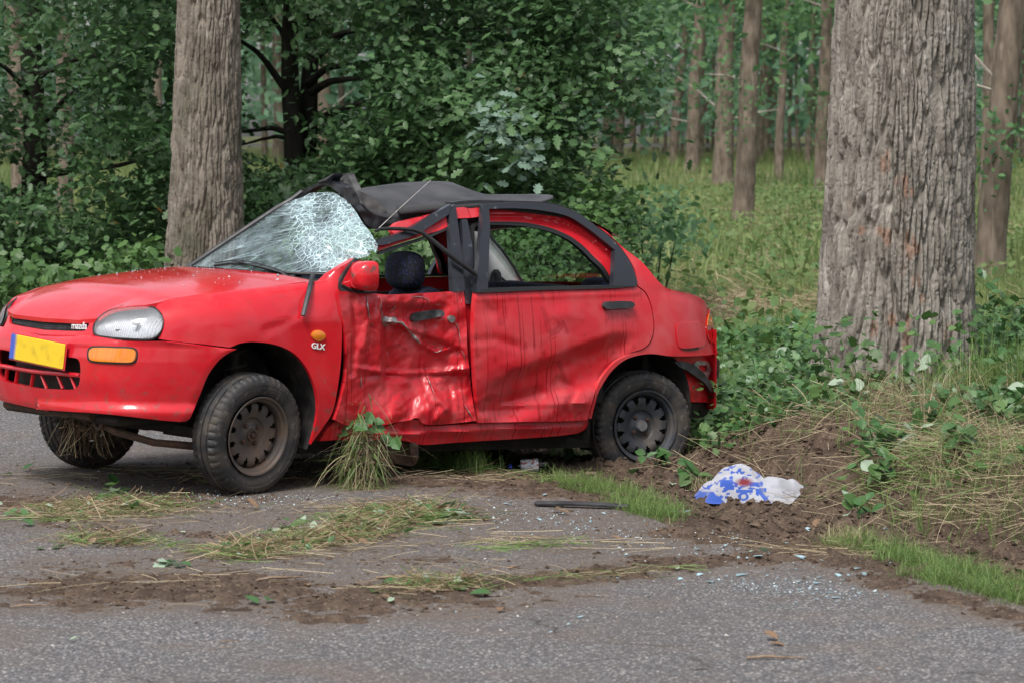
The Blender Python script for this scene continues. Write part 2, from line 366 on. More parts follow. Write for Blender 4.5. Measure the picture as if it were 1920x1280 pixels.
def stalks(name, P, D, L, w, m, parent=None, tint=None, sag=.0, seg=4, curl=.25):
    """thin lying or arching straws: start, direction, length"""
    n = len(P); D = D / np.linalg.norm(D, axis=1)[:, None]; sd = np.cross(D, [0, 0, 1.]); sd /= np.linalg.norm(sd, axis=1)[:, None] + 1e-9
    up = np.cross(sd, D); cu = RNG.normal(0, curl, n); V = []
    for i in range(seg + 1):
        t = i / seg; c_ = P + D * (L * t)[:, None] + sd * (L * cu * t * t)[:, None] - np.array([0, 0, 1.]) * (sag * L * t * t)[:, None]
        off = up * (w / 2)[:, None]; off2 = sd * (w / 2)[:, None]
        V += [c_ + off * .7 + off2 * .7, c_ - off * .7 - off2 * .7]
    V = np.stack(V, 1); k = 2 * seg + 2; b = np.arange(n)[:, None] * k
    fs = np.concatenate([b + np.array([[2 * i, 2 * i + 1, 2 * i + 3, 2 * i + 2]]) for i in range(seg)])
    return mesh_np(name, V.reshape(-1, 3), fs, m, parent, smooth=False, col=np.repeat(RNG.random(n) if tint is None else tint, k))
def barkmat(name, c1, c2, c3, st=.6, moss=0, scars=False):
    q = NT(name); o = q.map((1, 1, .35)); a = q.rng(q.noise(o, 10, 6), .35, .65); c = q.mix(a, c1, c2)
    c = q.mix(q.rng(q.noise(q.map((22, 22, 1.6)), 1, 3), .60, .70, 0, .55), c, c3)
    if moss: c = q.mix(q.math('MULTIPLY', q.rng(q.noise(q.map(), 2.2, 6), .5, .68), moss), c, (.055, .062, .035))
    sc_ = q.attr('tint')
    if scars: c = q.mix(sc_, c, (.27, .13, .075))
    q.set(Base_Color=c, Roughness=.93, Specular_IOR_Level=.2); q.bump(q.noise(q.map((1, 1, .6)), 95, 6), st, .008); return q.m
BK = dict(big=barkmat('furrowed_bark', (.150, .134, .115), (.275, .252, .222), (.40, .38, .35), .8, 0, True), left=barkmat('warm_bark', (.125, .104, .085), (.225, .193, .160), (.31, .285, .25), .8, .75),
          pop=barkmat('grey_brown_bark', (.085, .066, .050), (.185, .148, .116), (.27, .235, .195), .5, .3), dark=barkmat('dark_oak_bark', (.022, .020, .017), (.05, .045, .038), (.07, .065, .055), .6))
def trunk_fine(name, c, z0, z1, prof, nth, dz, depth, cw, chh, m, parent, seed, zc=None, lean=(0, 0), scars=None):
    """furrowed trunk: prof(z)->radius; cw, chh size of a bark plate"""
    zs_ = list(np.arange(z0, zc or z1, dz)); s = dz
    while zs_[-1] < z1: s = min(s * 1.12, .25); zs_.append(zs_[-1] + s)
    zs_ = np.array(zs_); th = np.linspace(0, 2 * np.pi, nth, endpoint=False); Zg, T_ = np.meshgrid(zs_, th, indexing='ij')
    R0 = prof(Zg, T_); Rm = float(np.mean(R0)); ncol = max(8, int(2 * np.pi * Rm / cw)); sx = T_ / (2 * np.pi) * ncol; 
    wx = .60 * (fbm(Zg * 1.8, np.cos(T_) * 2 + np.sin(T_) * 3, seed, 3) - .5) * 2 + .35 * (fbm(Zg * 14, sx * .8, seed + 3, 2) - .5)
    f1, f2, idc = worley(sx + wx, Zg / chh, seed, wrap=ncol); fur = S((f2 - f1 - .03) / .26)
    f3, f4, id2 = worley(sx * 2.3 + wx, Zg / chh * 2.6, seed + 1); f5 = fbm(sx * 3, Zg * 60, seed + 2, 3)
    plate = (idc - .5) * .30 + (id2 - .5) * .28 * fur
    slope = f1 * .10
    brk = S((f4 - f3 - .02) / .14)
    h = depth * (fur * (.75 + 1.6 * plate) - slope + .26 * (f5 - .5) + .22 * brk * fur - .8)
    R_ = R0 + h; zl = Zg - z0
    V = np.stack([c[0] + R_ * np.cos(T_) + lean[0] * zl, c[1] + R_ * np.sin(T_) + lean[1] * zl, Zg], -1)
    col = None
    if scars: col = scars(V[..., 0], V[..., 1], V[..., 2], idc, id2)
    else: col = 0 * Zg
    return mesh_np(name, V.reshape(-1, 3), grid_faces(len(zs_), nth, True), m, parent, col=col.ravel())

# ------------------------------------------------------------------ the two roadside poplars
def profR(z, t):
    k = np.clip((z - .2) / 2.6, 0, 3); return (.405 - .035 * np.clip(k, 0, 1) - .012 * (k - 1).clip(0)) + .10 * np.exp(-(z - .15) / .32) * (1 + .35 * np.sin(3 * t + .6)) + .018 * np.sin(2 * t + 1 + z) 
def scars(x, y, z, i1, i2):
    u, v = w2px(x, y, z); m = np.zeros(np.shape(x))
    for cu, cv, ru, rv in ((1660, 305, 9, 22), (1690, 340, 14, 12), (1703, 360, 10, 10), (1592, 384, 6, 16), (1614, 432, 9, 8), (1650, 434, 9, 9), (1700, 460, 16, 26), (1716, 468, 10, 10), (1693, 508, 8, 14), (1718, 528, 8, 14), (1665, 445, 9, 16), (1640, 620, 8, 18), (1780, 630, 8, 22), (1700, 640, 10, 20), (1775, 675, 8, 12), (1705, 600, 7, 14), (1672, 600, 8, 12), (1730, 560, 8, 8)):
        m = np.maximum(m, np.exp(-((u - cu) / ru) ** 2 - ((v - cv) / rv) ** 2) * 1.6 - .25)
    return np.clip(m * (.15 + .9 * (i2 > .5)) * (y < TREE_R[1]), 0, .5)
tr = empty('poplar_tree', (0, 0, 0)); tag(tr, 'massive furrowed grey trunk on the bank at the right, with orange impact scars', 'tree', 'roadside poplars')
trunk_fine('trunk', TREE_R, -.15, 9.5, profR, 560, .0065, .032, .036, .40, BK['big'], tr, 11, zc=2.35, lean=(.018, 0), scars=scars)
def profL(z, t): return (.278 - .018 * np.clip(z, 0, 3)) + .11 * np.exp(-(z) / .45) * (1 + .25 * np.sin(3 * t)) + .008 * np.sin(2 * t + 2 + z)
tl_ = empty('poplar_tree', (0, 0, 0)); tag(tl_, 'straight brown furrowed trunk rising behind the red car bonnet', 'tree', 'roadside poplars')
trunk_fine('trunk', TREE_L, -.1, 9.5, profL, 340, .0085, .024, .032, .34, BK['left'], tl_, 23, zc=3.1, lean=(.022, 0))

# ------------------------------------------------------------------ slim poplars of the plantation
def yoff(v, z0=0):                                  # depth at which the ground line shows at row v
    lo, hi = 18., 400.
    f = lambda y: w2px(0, y, float(ter(0., y, False)))[1] - v
    for _ in range(50):
        mid = (lo + hi) / 2
        if f(mid) > 0: lo = mid
        else: hi = mid
    return lo
def slim_trunk(u0, vb, wpx, u1, label, crown=True, dead=3, seed=0, mossy=False, D=None, fork=False):
    """u0, vb: foot; wpx: its width; u1: column where it leaves the top of the picture"""
    r_ = random.Random(seed); y = D or yoff(vb); x = (u0 - 960) / F * y; z = float(ter(x, y, False)); d = wpx / F * y
    root = empty('slim_poplar', (x, y, z)); tag(root, label, 'tree', 'slim poplars of the plantation')
    hv = CH + (264 + 0) * y / F - z; lx = ((u1 - u0) / F * y) / hv
    n = 16; Ht = max(hv * 1.25, 7); P = []; R_ = []
    for i in range(n + 1):
        t = i / n; P.append((lx * t * Ht + .04 * d * 10 * (vn(t * 5, seed) - .5) * min(1, t * 6), .03 * (vn(t * 4, seed + 9) - .5), -.1 + t * Ht)); R_.append(d / 2 * (1 + .35 * math.exp(-t * Ht / .25)) * (1 - .32 * t))
    b = MB(); nn = 12
    # knotty skin: rings of buds every half metre
    PP = []; RR = []
    m_ = 60
    for i in range(m_ + 1):
        t = i / m_ * n; k = min(int(t), n - 1); f = t - k; p = np.array(P[k]) * (1 - f) + np.array(P[k + 1]) * f; PP.append(p); RR.append((R_[k] * (1 - f) + R_[k + 1] * f) * (1 + .05 * (r_.random() - .5) + (.07 if i % 7 == seed % 7 else 0)))
    b.tube(PP, RR, nn); b.build('trunk', BK['pop'], root, edge=180)
    for k in range(dead):
        db_ = MB()
        zz = r_.uniform(1.5, Ht * .8); c_ = np.array(P[0]) * 0 + [lx * zz, 0, zz]; sg = r_.choice((-1, 1)); L = r_.uniform(.6, 1.6) * d * 2.2
        tip = c_ + [sg * L, r_.uniform(-.2, .3), L * r_.uniform(.1, 1.1)]; db_.tube([c_, (c_ + tip) / 2 + [0, 0, .05 * L], tip], [d * .07, d * .05, d * .02], 6); db_.build('dead_branch', M_DEADWOOD, root)
    if crown:
        ph = []; 
        for k in range(16):
            zz = Ht * r_.uniform(.6, 1.05); c_ = np.array([lx * zz, 0, zz]) + [r_.gauss(0, 1.0), r_.gauss(0, 1.0), 0]; ph.append(c_ + RNG.normal(0, .5, (42, 3)))
        ph = np.concatenate(ph); leaves('crown', ph, RNG.normal(0, 1, ph.shape) + [0, 0, 1.2], RNG.uniform(.14, .26, len(ph)), DIAM, LM['far'], root)['kind'] = 'stuff'
    return root, lx, y, x, z, d
def vn(a, s): return float(vnoise(np.array([a]), np.array([.5]), s)[0])
M_DEADWOOD = mat('dead_wood', (.34, .31, .27), (.22, .19, .16), 12, .85)
SL = [(1137, 300, 22, 1152, 'slim trunk half hidden by the right edge of the oak foliage', 2), (1158, 302, 20, 1163, 'slim pale trunk just right of the oak foliage with broken twigs', 3),
      (1229, 282, 10, 1238, 'thin dark trunk alone in the gap right of the oak', 1), (1260, 312, 18, 1288, 'curved slim trunk leaning to the right at the left of the group', 2),
      (1296, 324, 26, 1308, 'mid grey trunk with a bright broken branch near its top', 3), (1315, 300, 9, 1318, 'very thin dark trunk between two stouter grey trunks', 0),
      (1354, 348, 38, 1364, 'stout brown trunk with a bushy collar of shoots at its foot', 2), (1391, 430, 40, 1408, 'nearest slim poplar, stout pale trunk with ivy green shoots halfway up', 4),
      (1424, 306, 12, 1431, 'dark thin trunk behind the nearest slim poplar', 1), (1460, 336, 17, 1470, 'narrow trunk with a crooked top right of the nearest slim poplar', 3),
      (1479, 290, 8, 1482, 'faint thread-like trunk at the back of the wood', 0), (1513, 310, 12, 1523, 'thin grey trunk standing left of a brown one', 1),
      (1541, 358, 27, 1543, 'brown trunk with a dark foot just left of the massive trunk', 3), (1561, 276, 8, 1558, 'thin trunk glimpsed beside the massive trunk', 0),
      (1852, 532, 58, 1888, 'smooth grey trunk close behind the right side of the massive trunk', 4), (1843, 400, 26, 1852, 'trunk squeezed between the massive trunk and its grey neighbour', 1),
      (1917, 300, 14, 1915, 'thin trunk at the right border of the picture', 0), (1440, 284, 7, 1446, 'pale sapling trunk far back between thicker ones', 0), (1335, 288, 7, 1338, 'distant thin trunk left of the stout brown one', 0),
      (497, 300, 12, 494, 'thin grey trunk seen through the gap left of the twin oak stems', 0), (522, 305, 22, 524, 'pale trunk framed in the gap beside the left oak stem', 0), (561, 302, 7, 560, 'light sliver of trunk between the twin oak stems', 0),
      (610, 315, 26, 613, 'soft grey trunk right of the twin oak stems', 1), (642, 300, 13, 640, 'thin trunk behind the oak limbs, second right of the stems', 0), (298, 330, 20, 302, 'grey trunk left of the brown furrowed trunk, behind leaves', 1),
      (45, 420, 40, 30, 'brown trunk behind the foliage at the far left', 1), (120, 400, 30, 128, 'trunk hidden by the left oak foliage', 0), (248, 300, 9, 246, 'thin trunk glimpsed low through the left foliage', 0),
      (878, 300, 13, 880, 'orange brown trunk glimpsed above the black roof', 0), (760, 300, 20, 765, 'trunk hidden in the middle of the oak foliage', 0), (950, 300, 18, 955, 'grey trunk behind the oak crown over the rear window', 0), (1060, 310, 22, 1066, 'trunk behind the right half of the oak crown', 0),
      (2030, 360, 26, 2040, 'slim trunk beyond the right edge of the picture', 2), (2120, 330, 22, 2140, 'second slim trunk beyond the right edge', 1), (-120, 350, 30, -130, 'slim trunk beyond the left edge of the picture', 0), (2260, 380, 30, 2280, 'third slim trunk beyond the right edge', 1), (2200, 310, 16, 2200, 'fourth slim trunk beyond the right edge', 1), (2400, 340, 24, 2420, 'fifth slim trunk beyond the right edge', 1), (-330, 330, 24, -340, 'second slim trunk beyond the left edge', 0), (-500, 345, 26, -500, 'third slim trunk beyond the left edge', 0), (-650, 320, 18, -650, 'fourth slim trunk beyond the left edge', 0)]
WORDS = 'first second third fourth fifth sixth seventh eighth ninth tenth eleventh twelfth thirteenth fourteenth'.split()
rg = np.random.default_rng(12)
for k, u in enumerate((1185, 1205, 1247, 1278, 1326, 1345, 1412, 1435, 1452, 1496, 1528, 1572, 1900, 1880)): SL.append((u, 284 + 9 * rg.random(), 6 + 6 * rg.random(), u + rg.normal(0, 6), 'distant thin trunk in the back rows, %s of these from the left' % WORDS[k if k < 12 else 25 - k], 0))
for k, (u0, vb, wp_, u1, lab, dd) in enumerate(SL):
    rt_ = slim_trunk(u0, vb, wp_, u1, lab, seed=k * 7 + 1, dead=dd)
    if k in (7, 14, 11, 12):        # epicormic shoots on the trunk
        root, lx, y, x, z, d = rt_; zc_ = {7: 2.2, 14: 1.55, 11: 2.2, 12: 1.9}[k]
        ph = RNG.normal(0, 1, (260, 3)) * [d * .9, d * .8, .45 if k != 14 else .25] + [lx * zc_ + (d * (-.8 if k == 7 else .1 if k != 14 else -.5)), -.25, zc_]
        leaves('shoots', ph, RNG.normal(0, 1, ph.shape) + [0, -.5, .8], RNG.uniform(.05, .10, len(ph)), OVAL, LM['far'], root)['kind'] = 'stuff'

# ------------------------------------------------------------------ wood beyond, water and rail
n = 150000
yy = RNG.uniform(95, 190, n); xx = RNG.uniform(-1, 1, n) * (yy * .26 + 14); clump = fbm(xx * .22, yy * .15, 41, 3)
zz = RNG.random(n) ** .8 * 17 + 1.0; dens = fbm(xx * .35, zz * .35, 52, 4)
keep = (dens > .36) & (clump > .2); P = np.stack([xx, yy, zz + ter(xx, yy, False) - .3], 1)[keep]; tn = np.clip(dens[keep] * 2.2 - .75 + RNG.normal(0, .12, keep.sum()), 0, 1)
tag(leaves('far_wood', P, RNG.normal(0, 1, P.shape) + [0, -.4, .9], RNG.uniform(.35, .75, len(P)), DIAM, LM['far2'], tint=tn), 'pale green leaf mass, haze put in its colour, at the far side of the plantation', 'wood', kind='stuff')
n = 30000; yy = RNG.uniform(48, 110, n); xx = RNG.uniform(-1, 1, n) * (yy * .22 + 8); c_ = fbm(xx * .5, yy * .2, 61, 3); zz = RNG.random(n) * 13 + .5; d2 = fbm(xx * .6, zz * .55, 77, 4); keep = (d2 > .53) & (zz > 2.6 - 1.0 * c_)
P = np.stack([xx, yy, zz + ter(xx, yy, False)], 1)[keep]; tn = np.clip(d2[keep] * 3 - 1.3 + RNG.normal(0, .1, keep.sum()), 0, 1)
tag(leaves('understorey', P, RNG.normal(0, 1, P.shape) + [0, 0, 1], RNG.uniform(.12, .3, len(P)), DIAM, LM['far'], tint=tn), 'loose green leaves hanging between the slim poplar trunks', 'foliage', kind='stuff')
V = [(-200, 128, 1.06), (200, 128, 1.06), (200, 150, 1.40), (-200, 150, 1.40)]
wt = mesh_np('water', V, [(0, 1, 2, 3)], mat('pale_water', (.30, .38, .40), rough=.08, spec=.9)); tag(wt, kind='structure')
rl = empty('guard_rail', (0, 124, 1.0)); tag(rl, 'long low grey rail running behind the slim poplars', 'rail')
b = MB(); b.box((0, 0, .42), (130, .12, .16)); b.build('rail', mat('grey_rail', (.22, .22, .21), rough=.7), rl, False)
pm_ = mat('rail_post', (.13, .13, .12), rough=.8); pme = None
for k in range(-20, 21):
    if pme is None: b = MB(); b.box((0, 0, 0), (.14, .14, .55)); po_ = b.build('post', pm_, rl, False); pme = po_.data
    else: po_ = bpy.data.objects.new('post', pme); link(po_, rl)
    po_.location = (k * 3.2, .14, .1)

# ------------------------------------------------------------------ the oaks behind the car
def gap(u, v):                                       # windows through the foliage
    g = np.zeros(np.shape(u))
    for cu, cv, ru, rv in ((495, 150, 42, 95), (520, 270, 62, 32), (620, 165, 62, 38), (640, 60, 20, 18), (235, 312, 22, 18), (300, 160, 14, 40), (15, 330, 28, 26), (880, 105, 10, 26), (690, 105, 18, 12), (530, 60, 20, 40), (960, 60, 12, 12)):
        g = np.maximum(g, np.exp(-((u - cu) / ru) ** 2 - ((v - cv) / rv) ** 2))
    return g
def crown(root, boxes, nclu, per, size, shape, m, seed, parts=None, spread=(.30, .30, .075), name='crown'):
    """sprays of leaves inside picture-column boxes (u0,u1,v0,v1,y0,y1)"""
    rg = np.random.default_rng(seed); C_ = []
    for (u0, u1, v0, v1, y0, y1, wgt) in boxes:
        k = int(nclu * wgt); u = rg.uniform(u0, u1, k); v = rg.uniform(v0, v1, k); y = rg.uniform(y0, y1, k)
        x = (u - 960) / F * y; z = CH - (v - 264) / F * y
        ok = (rg.random(k) > gap(u, v) * 2.4) & (fbm(x * 1.5, z * 1.7 + y * .5, seed, 3) > .40) & (z > .05)
        C_.append(np.stack([x, y, z], 1)[ok])
    C_ = np.concatenate(C_); n = len(C_)
    tilt = rg.normal(0, .35, (n, 3)) + [0, -.25, 1]
    P = np.repeat(C_, per, 0); off = rg.normal(0, 1, P.shape) * spread; r = np.linalg.norm(off[:, :2], axis=1)
    P = P + off - np.array([0, 0, 1.]) * (r ** 2 * .55)[:, None]
    u, v = w2px(P[:, 0], P[:, 1], P[:, 2]); ok = (rg.random(len(P)) > gap(u, v) * 1.8)
    nr = np.repeat(tilt, per, 0) + rg.normal(0, .55, P.shape); cl = np.repeat(rg.random(n), per) * .5 + rg.random(len(P)) * .5
    P, nr, cl = P[ok], nr[ok], cl[ok]
    return leaves(name, P, nr, rg.uniform(.5, 1.3, len(P)) * size, shape, m, root, tint=cl), P, nr
oak = empty('oak_tree', (-1.85, 25.0, 0)); tag(oak, 'broad oak with twin dark stems and lobed leaves behind the wrecked car', 'tree')
inv = Matrix.Translation((1.85, -25.0, 0))
def limb(pts, r0, r1, D, m, root, org, name='branch'):
    P = [np.array([(u - 960) / F * (D + dy), D + dy, CH - (v - 264) / F * (D + dy)]) - org for (u, v, dy) in pts]
    P = np.array(P); t = np.linspace(0, 1, len(P)); tt = np.linspace(0, 1, len(P) * 4); Q = np.stack([np.interp(tt, t, P[:, k]) for k in range(3)], 1)
    Q[1:-1] = (Q[:-2] + 2 * Q[1:-1] + Q[2:]) / 4; Q += .012 * np.stack([fbm(tt * 9, tt * 0 + k, 3) - .5 for k in range(3)], 1)
    b = MB(); b.tube(Q, np.linspace(r0, r1, len(Q)) * (1 + .12 * (fbm(tt * 14, tt * 0, 8) - .5)), 12); return b.build(name, m, root, edge=180)
org = np.array([-1.85, 25.0, 0])
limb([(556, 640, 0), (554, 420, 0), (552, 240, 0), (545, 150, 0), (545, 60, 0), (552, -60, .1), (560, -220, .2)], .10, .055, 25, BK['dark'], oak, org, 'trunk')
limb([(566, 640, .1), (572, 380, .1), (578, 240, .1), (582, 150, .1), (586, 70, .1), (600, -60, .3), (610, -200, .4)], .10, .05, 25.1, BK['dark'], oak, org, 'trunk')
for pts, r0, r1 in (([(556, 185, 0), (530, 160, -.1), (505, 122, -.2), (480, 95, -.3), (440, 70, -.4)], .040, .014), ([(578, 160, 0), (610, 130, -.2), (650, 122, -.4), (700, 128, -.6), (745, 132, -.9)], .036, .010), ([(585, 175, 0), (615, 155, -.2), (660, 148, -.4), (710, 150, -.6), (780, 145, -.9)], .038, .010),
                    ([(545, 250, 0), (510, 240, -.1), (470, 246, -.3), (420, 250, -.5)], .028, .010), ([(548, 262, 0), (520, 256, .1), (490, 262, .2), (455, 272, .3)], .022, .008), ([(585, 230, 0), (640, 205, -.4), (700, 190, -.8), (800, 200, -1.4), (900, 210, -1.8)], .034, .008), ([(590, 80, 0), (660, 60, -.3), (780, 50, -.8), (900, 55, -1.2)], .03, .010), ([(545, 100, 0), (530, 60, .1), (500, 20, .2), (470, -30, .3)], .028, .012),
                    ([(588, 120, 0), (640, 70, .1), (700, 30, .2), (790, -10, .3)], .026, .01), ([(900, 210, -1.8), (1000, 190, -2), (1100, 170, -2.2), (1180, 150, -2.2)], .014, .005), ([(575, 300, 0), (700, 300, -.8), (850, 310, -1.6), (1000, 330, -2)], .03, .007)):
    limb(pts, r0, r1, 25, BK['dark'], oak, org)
BX = [(455, 1080, -260, 120, 22.6, 26.5, .30), (640, 1000, 90, 420, 22.0, 26.5, .32), (455, 760, 290, 520, 22.2, 26, .15), (1000, 1140, -60, 180, 22.5, 25, .05), (960, 1030, 200, 480, 22.6, 25, .05), (700, 1060, 380, 560, 22.8, 25.5, .10), (460, 560, -100, 60, 23, 26, .05)]
cr, P, nr = crown(None, [(a, b, c, d, e - 0, f, g) for a, b, c, d, e, f, g in BX], 3300, 31, .084, OAK, LM['oak'], 5)
cr.parent = oak; cr.matrix_parent_inverse = Matrix.Translation((1.85, -25.0, 0)); tag(cr, kind='stuff')
# the pale mildewed sprays that hang forward, leaf by leaf
lf = []
for k, (t_, s_) in enumerate(((LM['mildew'], 0), (LM['oak'], 1))):
    V = OAK * np.array([1, 1, 1.6]); me_o = mesh_np('leaf', V, [tuple(range(14))], t_, smooth=False, col=np.full(14, .8)); lf.append(me_o.data); bpy.data.objects.remove(me_o)
rg = np.random.default_rng(3)
for k in range(290):
    a_, b_ = random.choice([(905, 235), (930, 250), (952, 275), (985, 300), (1000, 232), (880, 300), (940, 205), (1120, 300), (840, 190), (1195, 100)]); u, v = rg.normal(a_, 26), rg.normal(b_, 20); D = rg.uniform(21.4, 22.0)
    o = bpy.data.objects.new('leaf', lf[0 if abs(u - 950) < 70 and rg.random() < .75 else 1]); link(o, oak); s_ = rg.uniform(.09, .14)
    n_ = Vector((rg.normal(0, .5), -.5 + rg.normal(0, .4), 1)).normalized(); qd = n_.to_track_quat('Z', 'Y') @ Matrix.Rotation(rg.uniform(0, 6.28), 3, 'Z').to_quaternion()
    o.rotation_mode = 'QUATERNION'; o.rotation_quaternion = qd; o.scale = (s_,) * 3; o.location = ((u - 960) / F * D + 1.85, D - 25.0, CH - (v - 264) / F * D)
oak2 = empty('oak_tree', (-4.0, 25.6, 0)); tag(oak2, 'dense oak filling the left corner behind the brown furrowed trunk', 'tree')
org2 = np.array([-4.0, 25.6, 0])
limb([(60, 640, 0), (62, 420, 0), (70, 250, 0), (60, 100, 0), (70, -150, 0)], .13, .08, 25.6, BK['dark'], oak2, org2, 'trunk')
for pts, r0, r1 in (([(62, 330, 0), (150, 320, -.4), (230, 310, -.8), (305, 285, -1.2)], .035, .01), ([(70, 250, 0), (120, 190, -.4), (190, 140, -.9), (260, 110, -1.2)], .03, .008), ([(66, 190, 0), (20, 130, -.3), (-60, 90, -.6)], .03, .01), ([(66, 150, 0), (150, 110, -.5), (250, 100, -1.), (330, 92, -1.2)], .028, .008)):
    limb(pts, r0, r1, 25.6, BK['dark'], oak2, org2)
BX = [(-700, -260, -260, 560, 22.5, 27, .45), (-260, 330, -260, 130, 22.0, 26.5, .36), (-260, 330, 120, 330, 22.2, 26.5, .34), (-200, 345, 320, 430, 22.2, 25.6, .18), (300, 470, -200, 420, 23, 26.5, .12)]
cr, P, nr = crown(None, BX, 2200, 31, .084, OAK, LM['oak'], 9); cr.parent = oak2; cr.matrix_parent_inverse = Matrix.Translation((4.0, -25.6, 0)); tag(cr, kind='stuff')

# shrubs in front of them
def shrub(u0, u1, v0, v1, y0, y1, n, per, size, shape, m, label, cat, seed, stems=6, name='shrub'):
    yc = (y0 + y1) / 2; xc = ((u0 + u1) / 2 - 960) / F * yc; root = empty(name, (xc, yc, 0)); tag(root, label, cat)
    c_, P, nr = crown(None, [(u0, u1, v0, v1, y0, y1, 1)], n, per, size, shape, m, seed, spread=(.12, .12, .07), name='foliage'); c_.parent = root; c_.matrix_parent_inverse = Matrix.Translation((-xc, -yc, 0)); tag(c_, kind='stuff')
    b = MB(); rr_ = random.Random(seed)
    for k in range(stems):
        p = P[rr_.randrange(len(P))] - np.array([xc, yc, 0]); b.tube([(p[0] * .4, p[1] * .5, -.05), (p[0] * .75, p[1] * .8, p[2] * .5), p], [.012, .009, .004], 6)
    b.build('stem' if stems == 1 else 'stems', BK['dark'], root); return root
shrub(-60, 130, 500, 620, 20.6, 21.8, 70, 16, .085, MAPLE, LM['shrub'], 'low maple leaved shrub left of the bonnet at the picture edge', 'shrub', 31)
shrub(120, 300, 475, 560, 20.7, 22.0, 60, 20, .075, MAPLE, LM['shrub'], 'broad leaved shrub rising over the middle of the bonnet', 'shrub', 33)
shrub(-60, 320, 440, 560, 22.8, 24.4, 260, 24, .070, OAK, LM['oak'], 'dark undergrowth in the deep shade under the left oak', 'shrub', 35)
shrub(440, 700, 430, 560, 20.8, 22.2, 200, 26, .062, OAK, LM['shrub'], 'shrub seen through and above the windscreen', 'shrub', 37)
shrub(690, 860, 440, 570, 18.6, 20.2, 120, 22, .07, MAPLE, LM['shrub'], 'leafy shrub seen through the front side window', 'shrub', 39)
shrub(880, 1150, 430, 570, 19.5, 21.5, 170, 24, .055, OVAL, LM['shrub'], 'green shrub seen through the rear side window', 'shrub', 41)
shrub(1090, 1150, 370, 520, 21.0, 23.0, 140, 24, .065, MAPLE, LM['shrub'], 'bright green bush behind the sloping rear roof of the car', 'shrub', 43)
shrub(1130, 1300, 360, 470, 26, 31, 120, 16, .085, OVAL, LM['far'], 'paler loose bush further back, right of the car roof', 'shrub', 45)

# ------------------------------------------------------------------ grass of the forest floor and verge
def scatter(n, x0, x1, y0, y1, dens, seed):
    rg = np.random.default_rng(seed); x = rg.uniform(x0, x1, n); y = rg.uniform(y0, y1, n); k = rg.random(n) < dens(x, y); x, y = x[k], y[k]; return np.stack([x, y, ter(x, y) - .01], 1)
d0 = lambda x, y: np.clip((eco(x, y)[0] - 2.6) / .8, 0, 1) * (np.abs(x) < y * .2 + 1.2) * (.25 + .75 * (fbm(x * .8, y * .5, 91, 3) > .42))
P = scatter(90000, -7, 8, 17.0, 32, d0, 1); hh = RNG.uniform(.12, .42, len(P)) * (.5 + .9 * vnoise(P[:, 0] * 1.2, P[:, 1] * .8, 5))
mow = np.exp(-((P[:, 0] - 2.0) / 2.2) ** 2 - ((P[:, 1] - 25) / 5.5) ** 2); hh *= (1 - .85 * mow) * (.55 + .6 * (vnoise(P[:, 0] * 2.2, P[:, 1] * .9, 55) > .45))
tn = np.clip(.25 + .5 * vnoise(P[:, 0] * 1.1, P[:, 1] * .6, 8) + .35 * mow + RNG.normal(0, .18, len(P)), 0, 1)
tag(blades('grass', P, hh, RNG.uniform(.005, .011, len(P)), np.abs(RNG.normal(.35, .3, len(P))), LM['grass2'], tn), 'rank green and yellowing grass behind the car', 'grass', kind='stuff')
P = scatter(120000, -32, 34, 31, 118, lambda x, y: (np.abs(x) < y * .30 + 1.5) * (RNG.random(len(x)) < 1.2 * 40 / y), 2); hh = RNG.uniform(.15, .55, len(P)) * (.35 + 1.1 * vnoise(P[:, 0] * .6, P[:, 1] * .3, 6))
tag(blades('meadow', P, hh, RNG.uniform(.02, .045, len(P)), np.abs(RNG.normal(.3, .25, len(P))), LM['grass2'], np.clip(vnoise(P[:, 0] * .5, P[:, 1] * .25, 9) * .9 + RNG.normal(0, .15, len(P)) - .05, 0, 1), seg=2), 'tall grass and weeds between the slim poplars', 'grass', kind='stuff')
P = scatter(42000, -8, 10, 19, 70, lambda x, y: (np.abs(x) < y * .2 + 1) * (eco(x, y)[0] > 3) * (fbm(x * .5, y * .3, 19, 3) > .46) * .8, 3); P[:, 2] += RNG.uniform(.03, .38, len(P))
tag(leaves('weeds', P, RNG.normal(0, .6, P.shape) + [0, -.2, 1], RNG.uniform(.05, .12, len(P)), OVAL, LM['grass2'], tint=RNG.random(len(P)) * .6), 'broad leaved weeds scattered through the rank grass', 'weeds', kind='stuff')
n = 9000; P = scatter(n, -2, 9, 18.5, 60, lambda x, y: (eco(x, y)[0] > 2.6) * 1., 4); n = len(P); az = RNG.random(n) * 6.28; D_ = np.stack([np.cos(az), np.sin(az), RNG.uniform(.02, 1.2, n)], 1)
tag(stalks('dry_stalks', P, D_, RNG.uniform(.2, .6, n), RNG.uniform(.004, .009, n), LM['straw'], sag=.25), 'dry bleached stalks among the rank grass', 'dry grass', kind='stuff')
P = scatter(26000, 1.0, 4.6, 18, 30, lambda x, y: np.exp(-((x - 2.4) / 1.1) ** 2 - ((y - 24) / 5) ** 2), 14); n = len(P); az = RNG.random(n) * 6.28; P[:, 2] += .03
tag(stalks('mown_hay', P, np.stack([np.cos(az), np.sin(az), RNG.normal(.05, .12, n)], 1), RNG.uniform(.1, .35, n), RNG.uniform(.004, .008, n), LM['straw']), 'mown yellow hay lying on the strip behind the car', 'hay', kind='stuff')

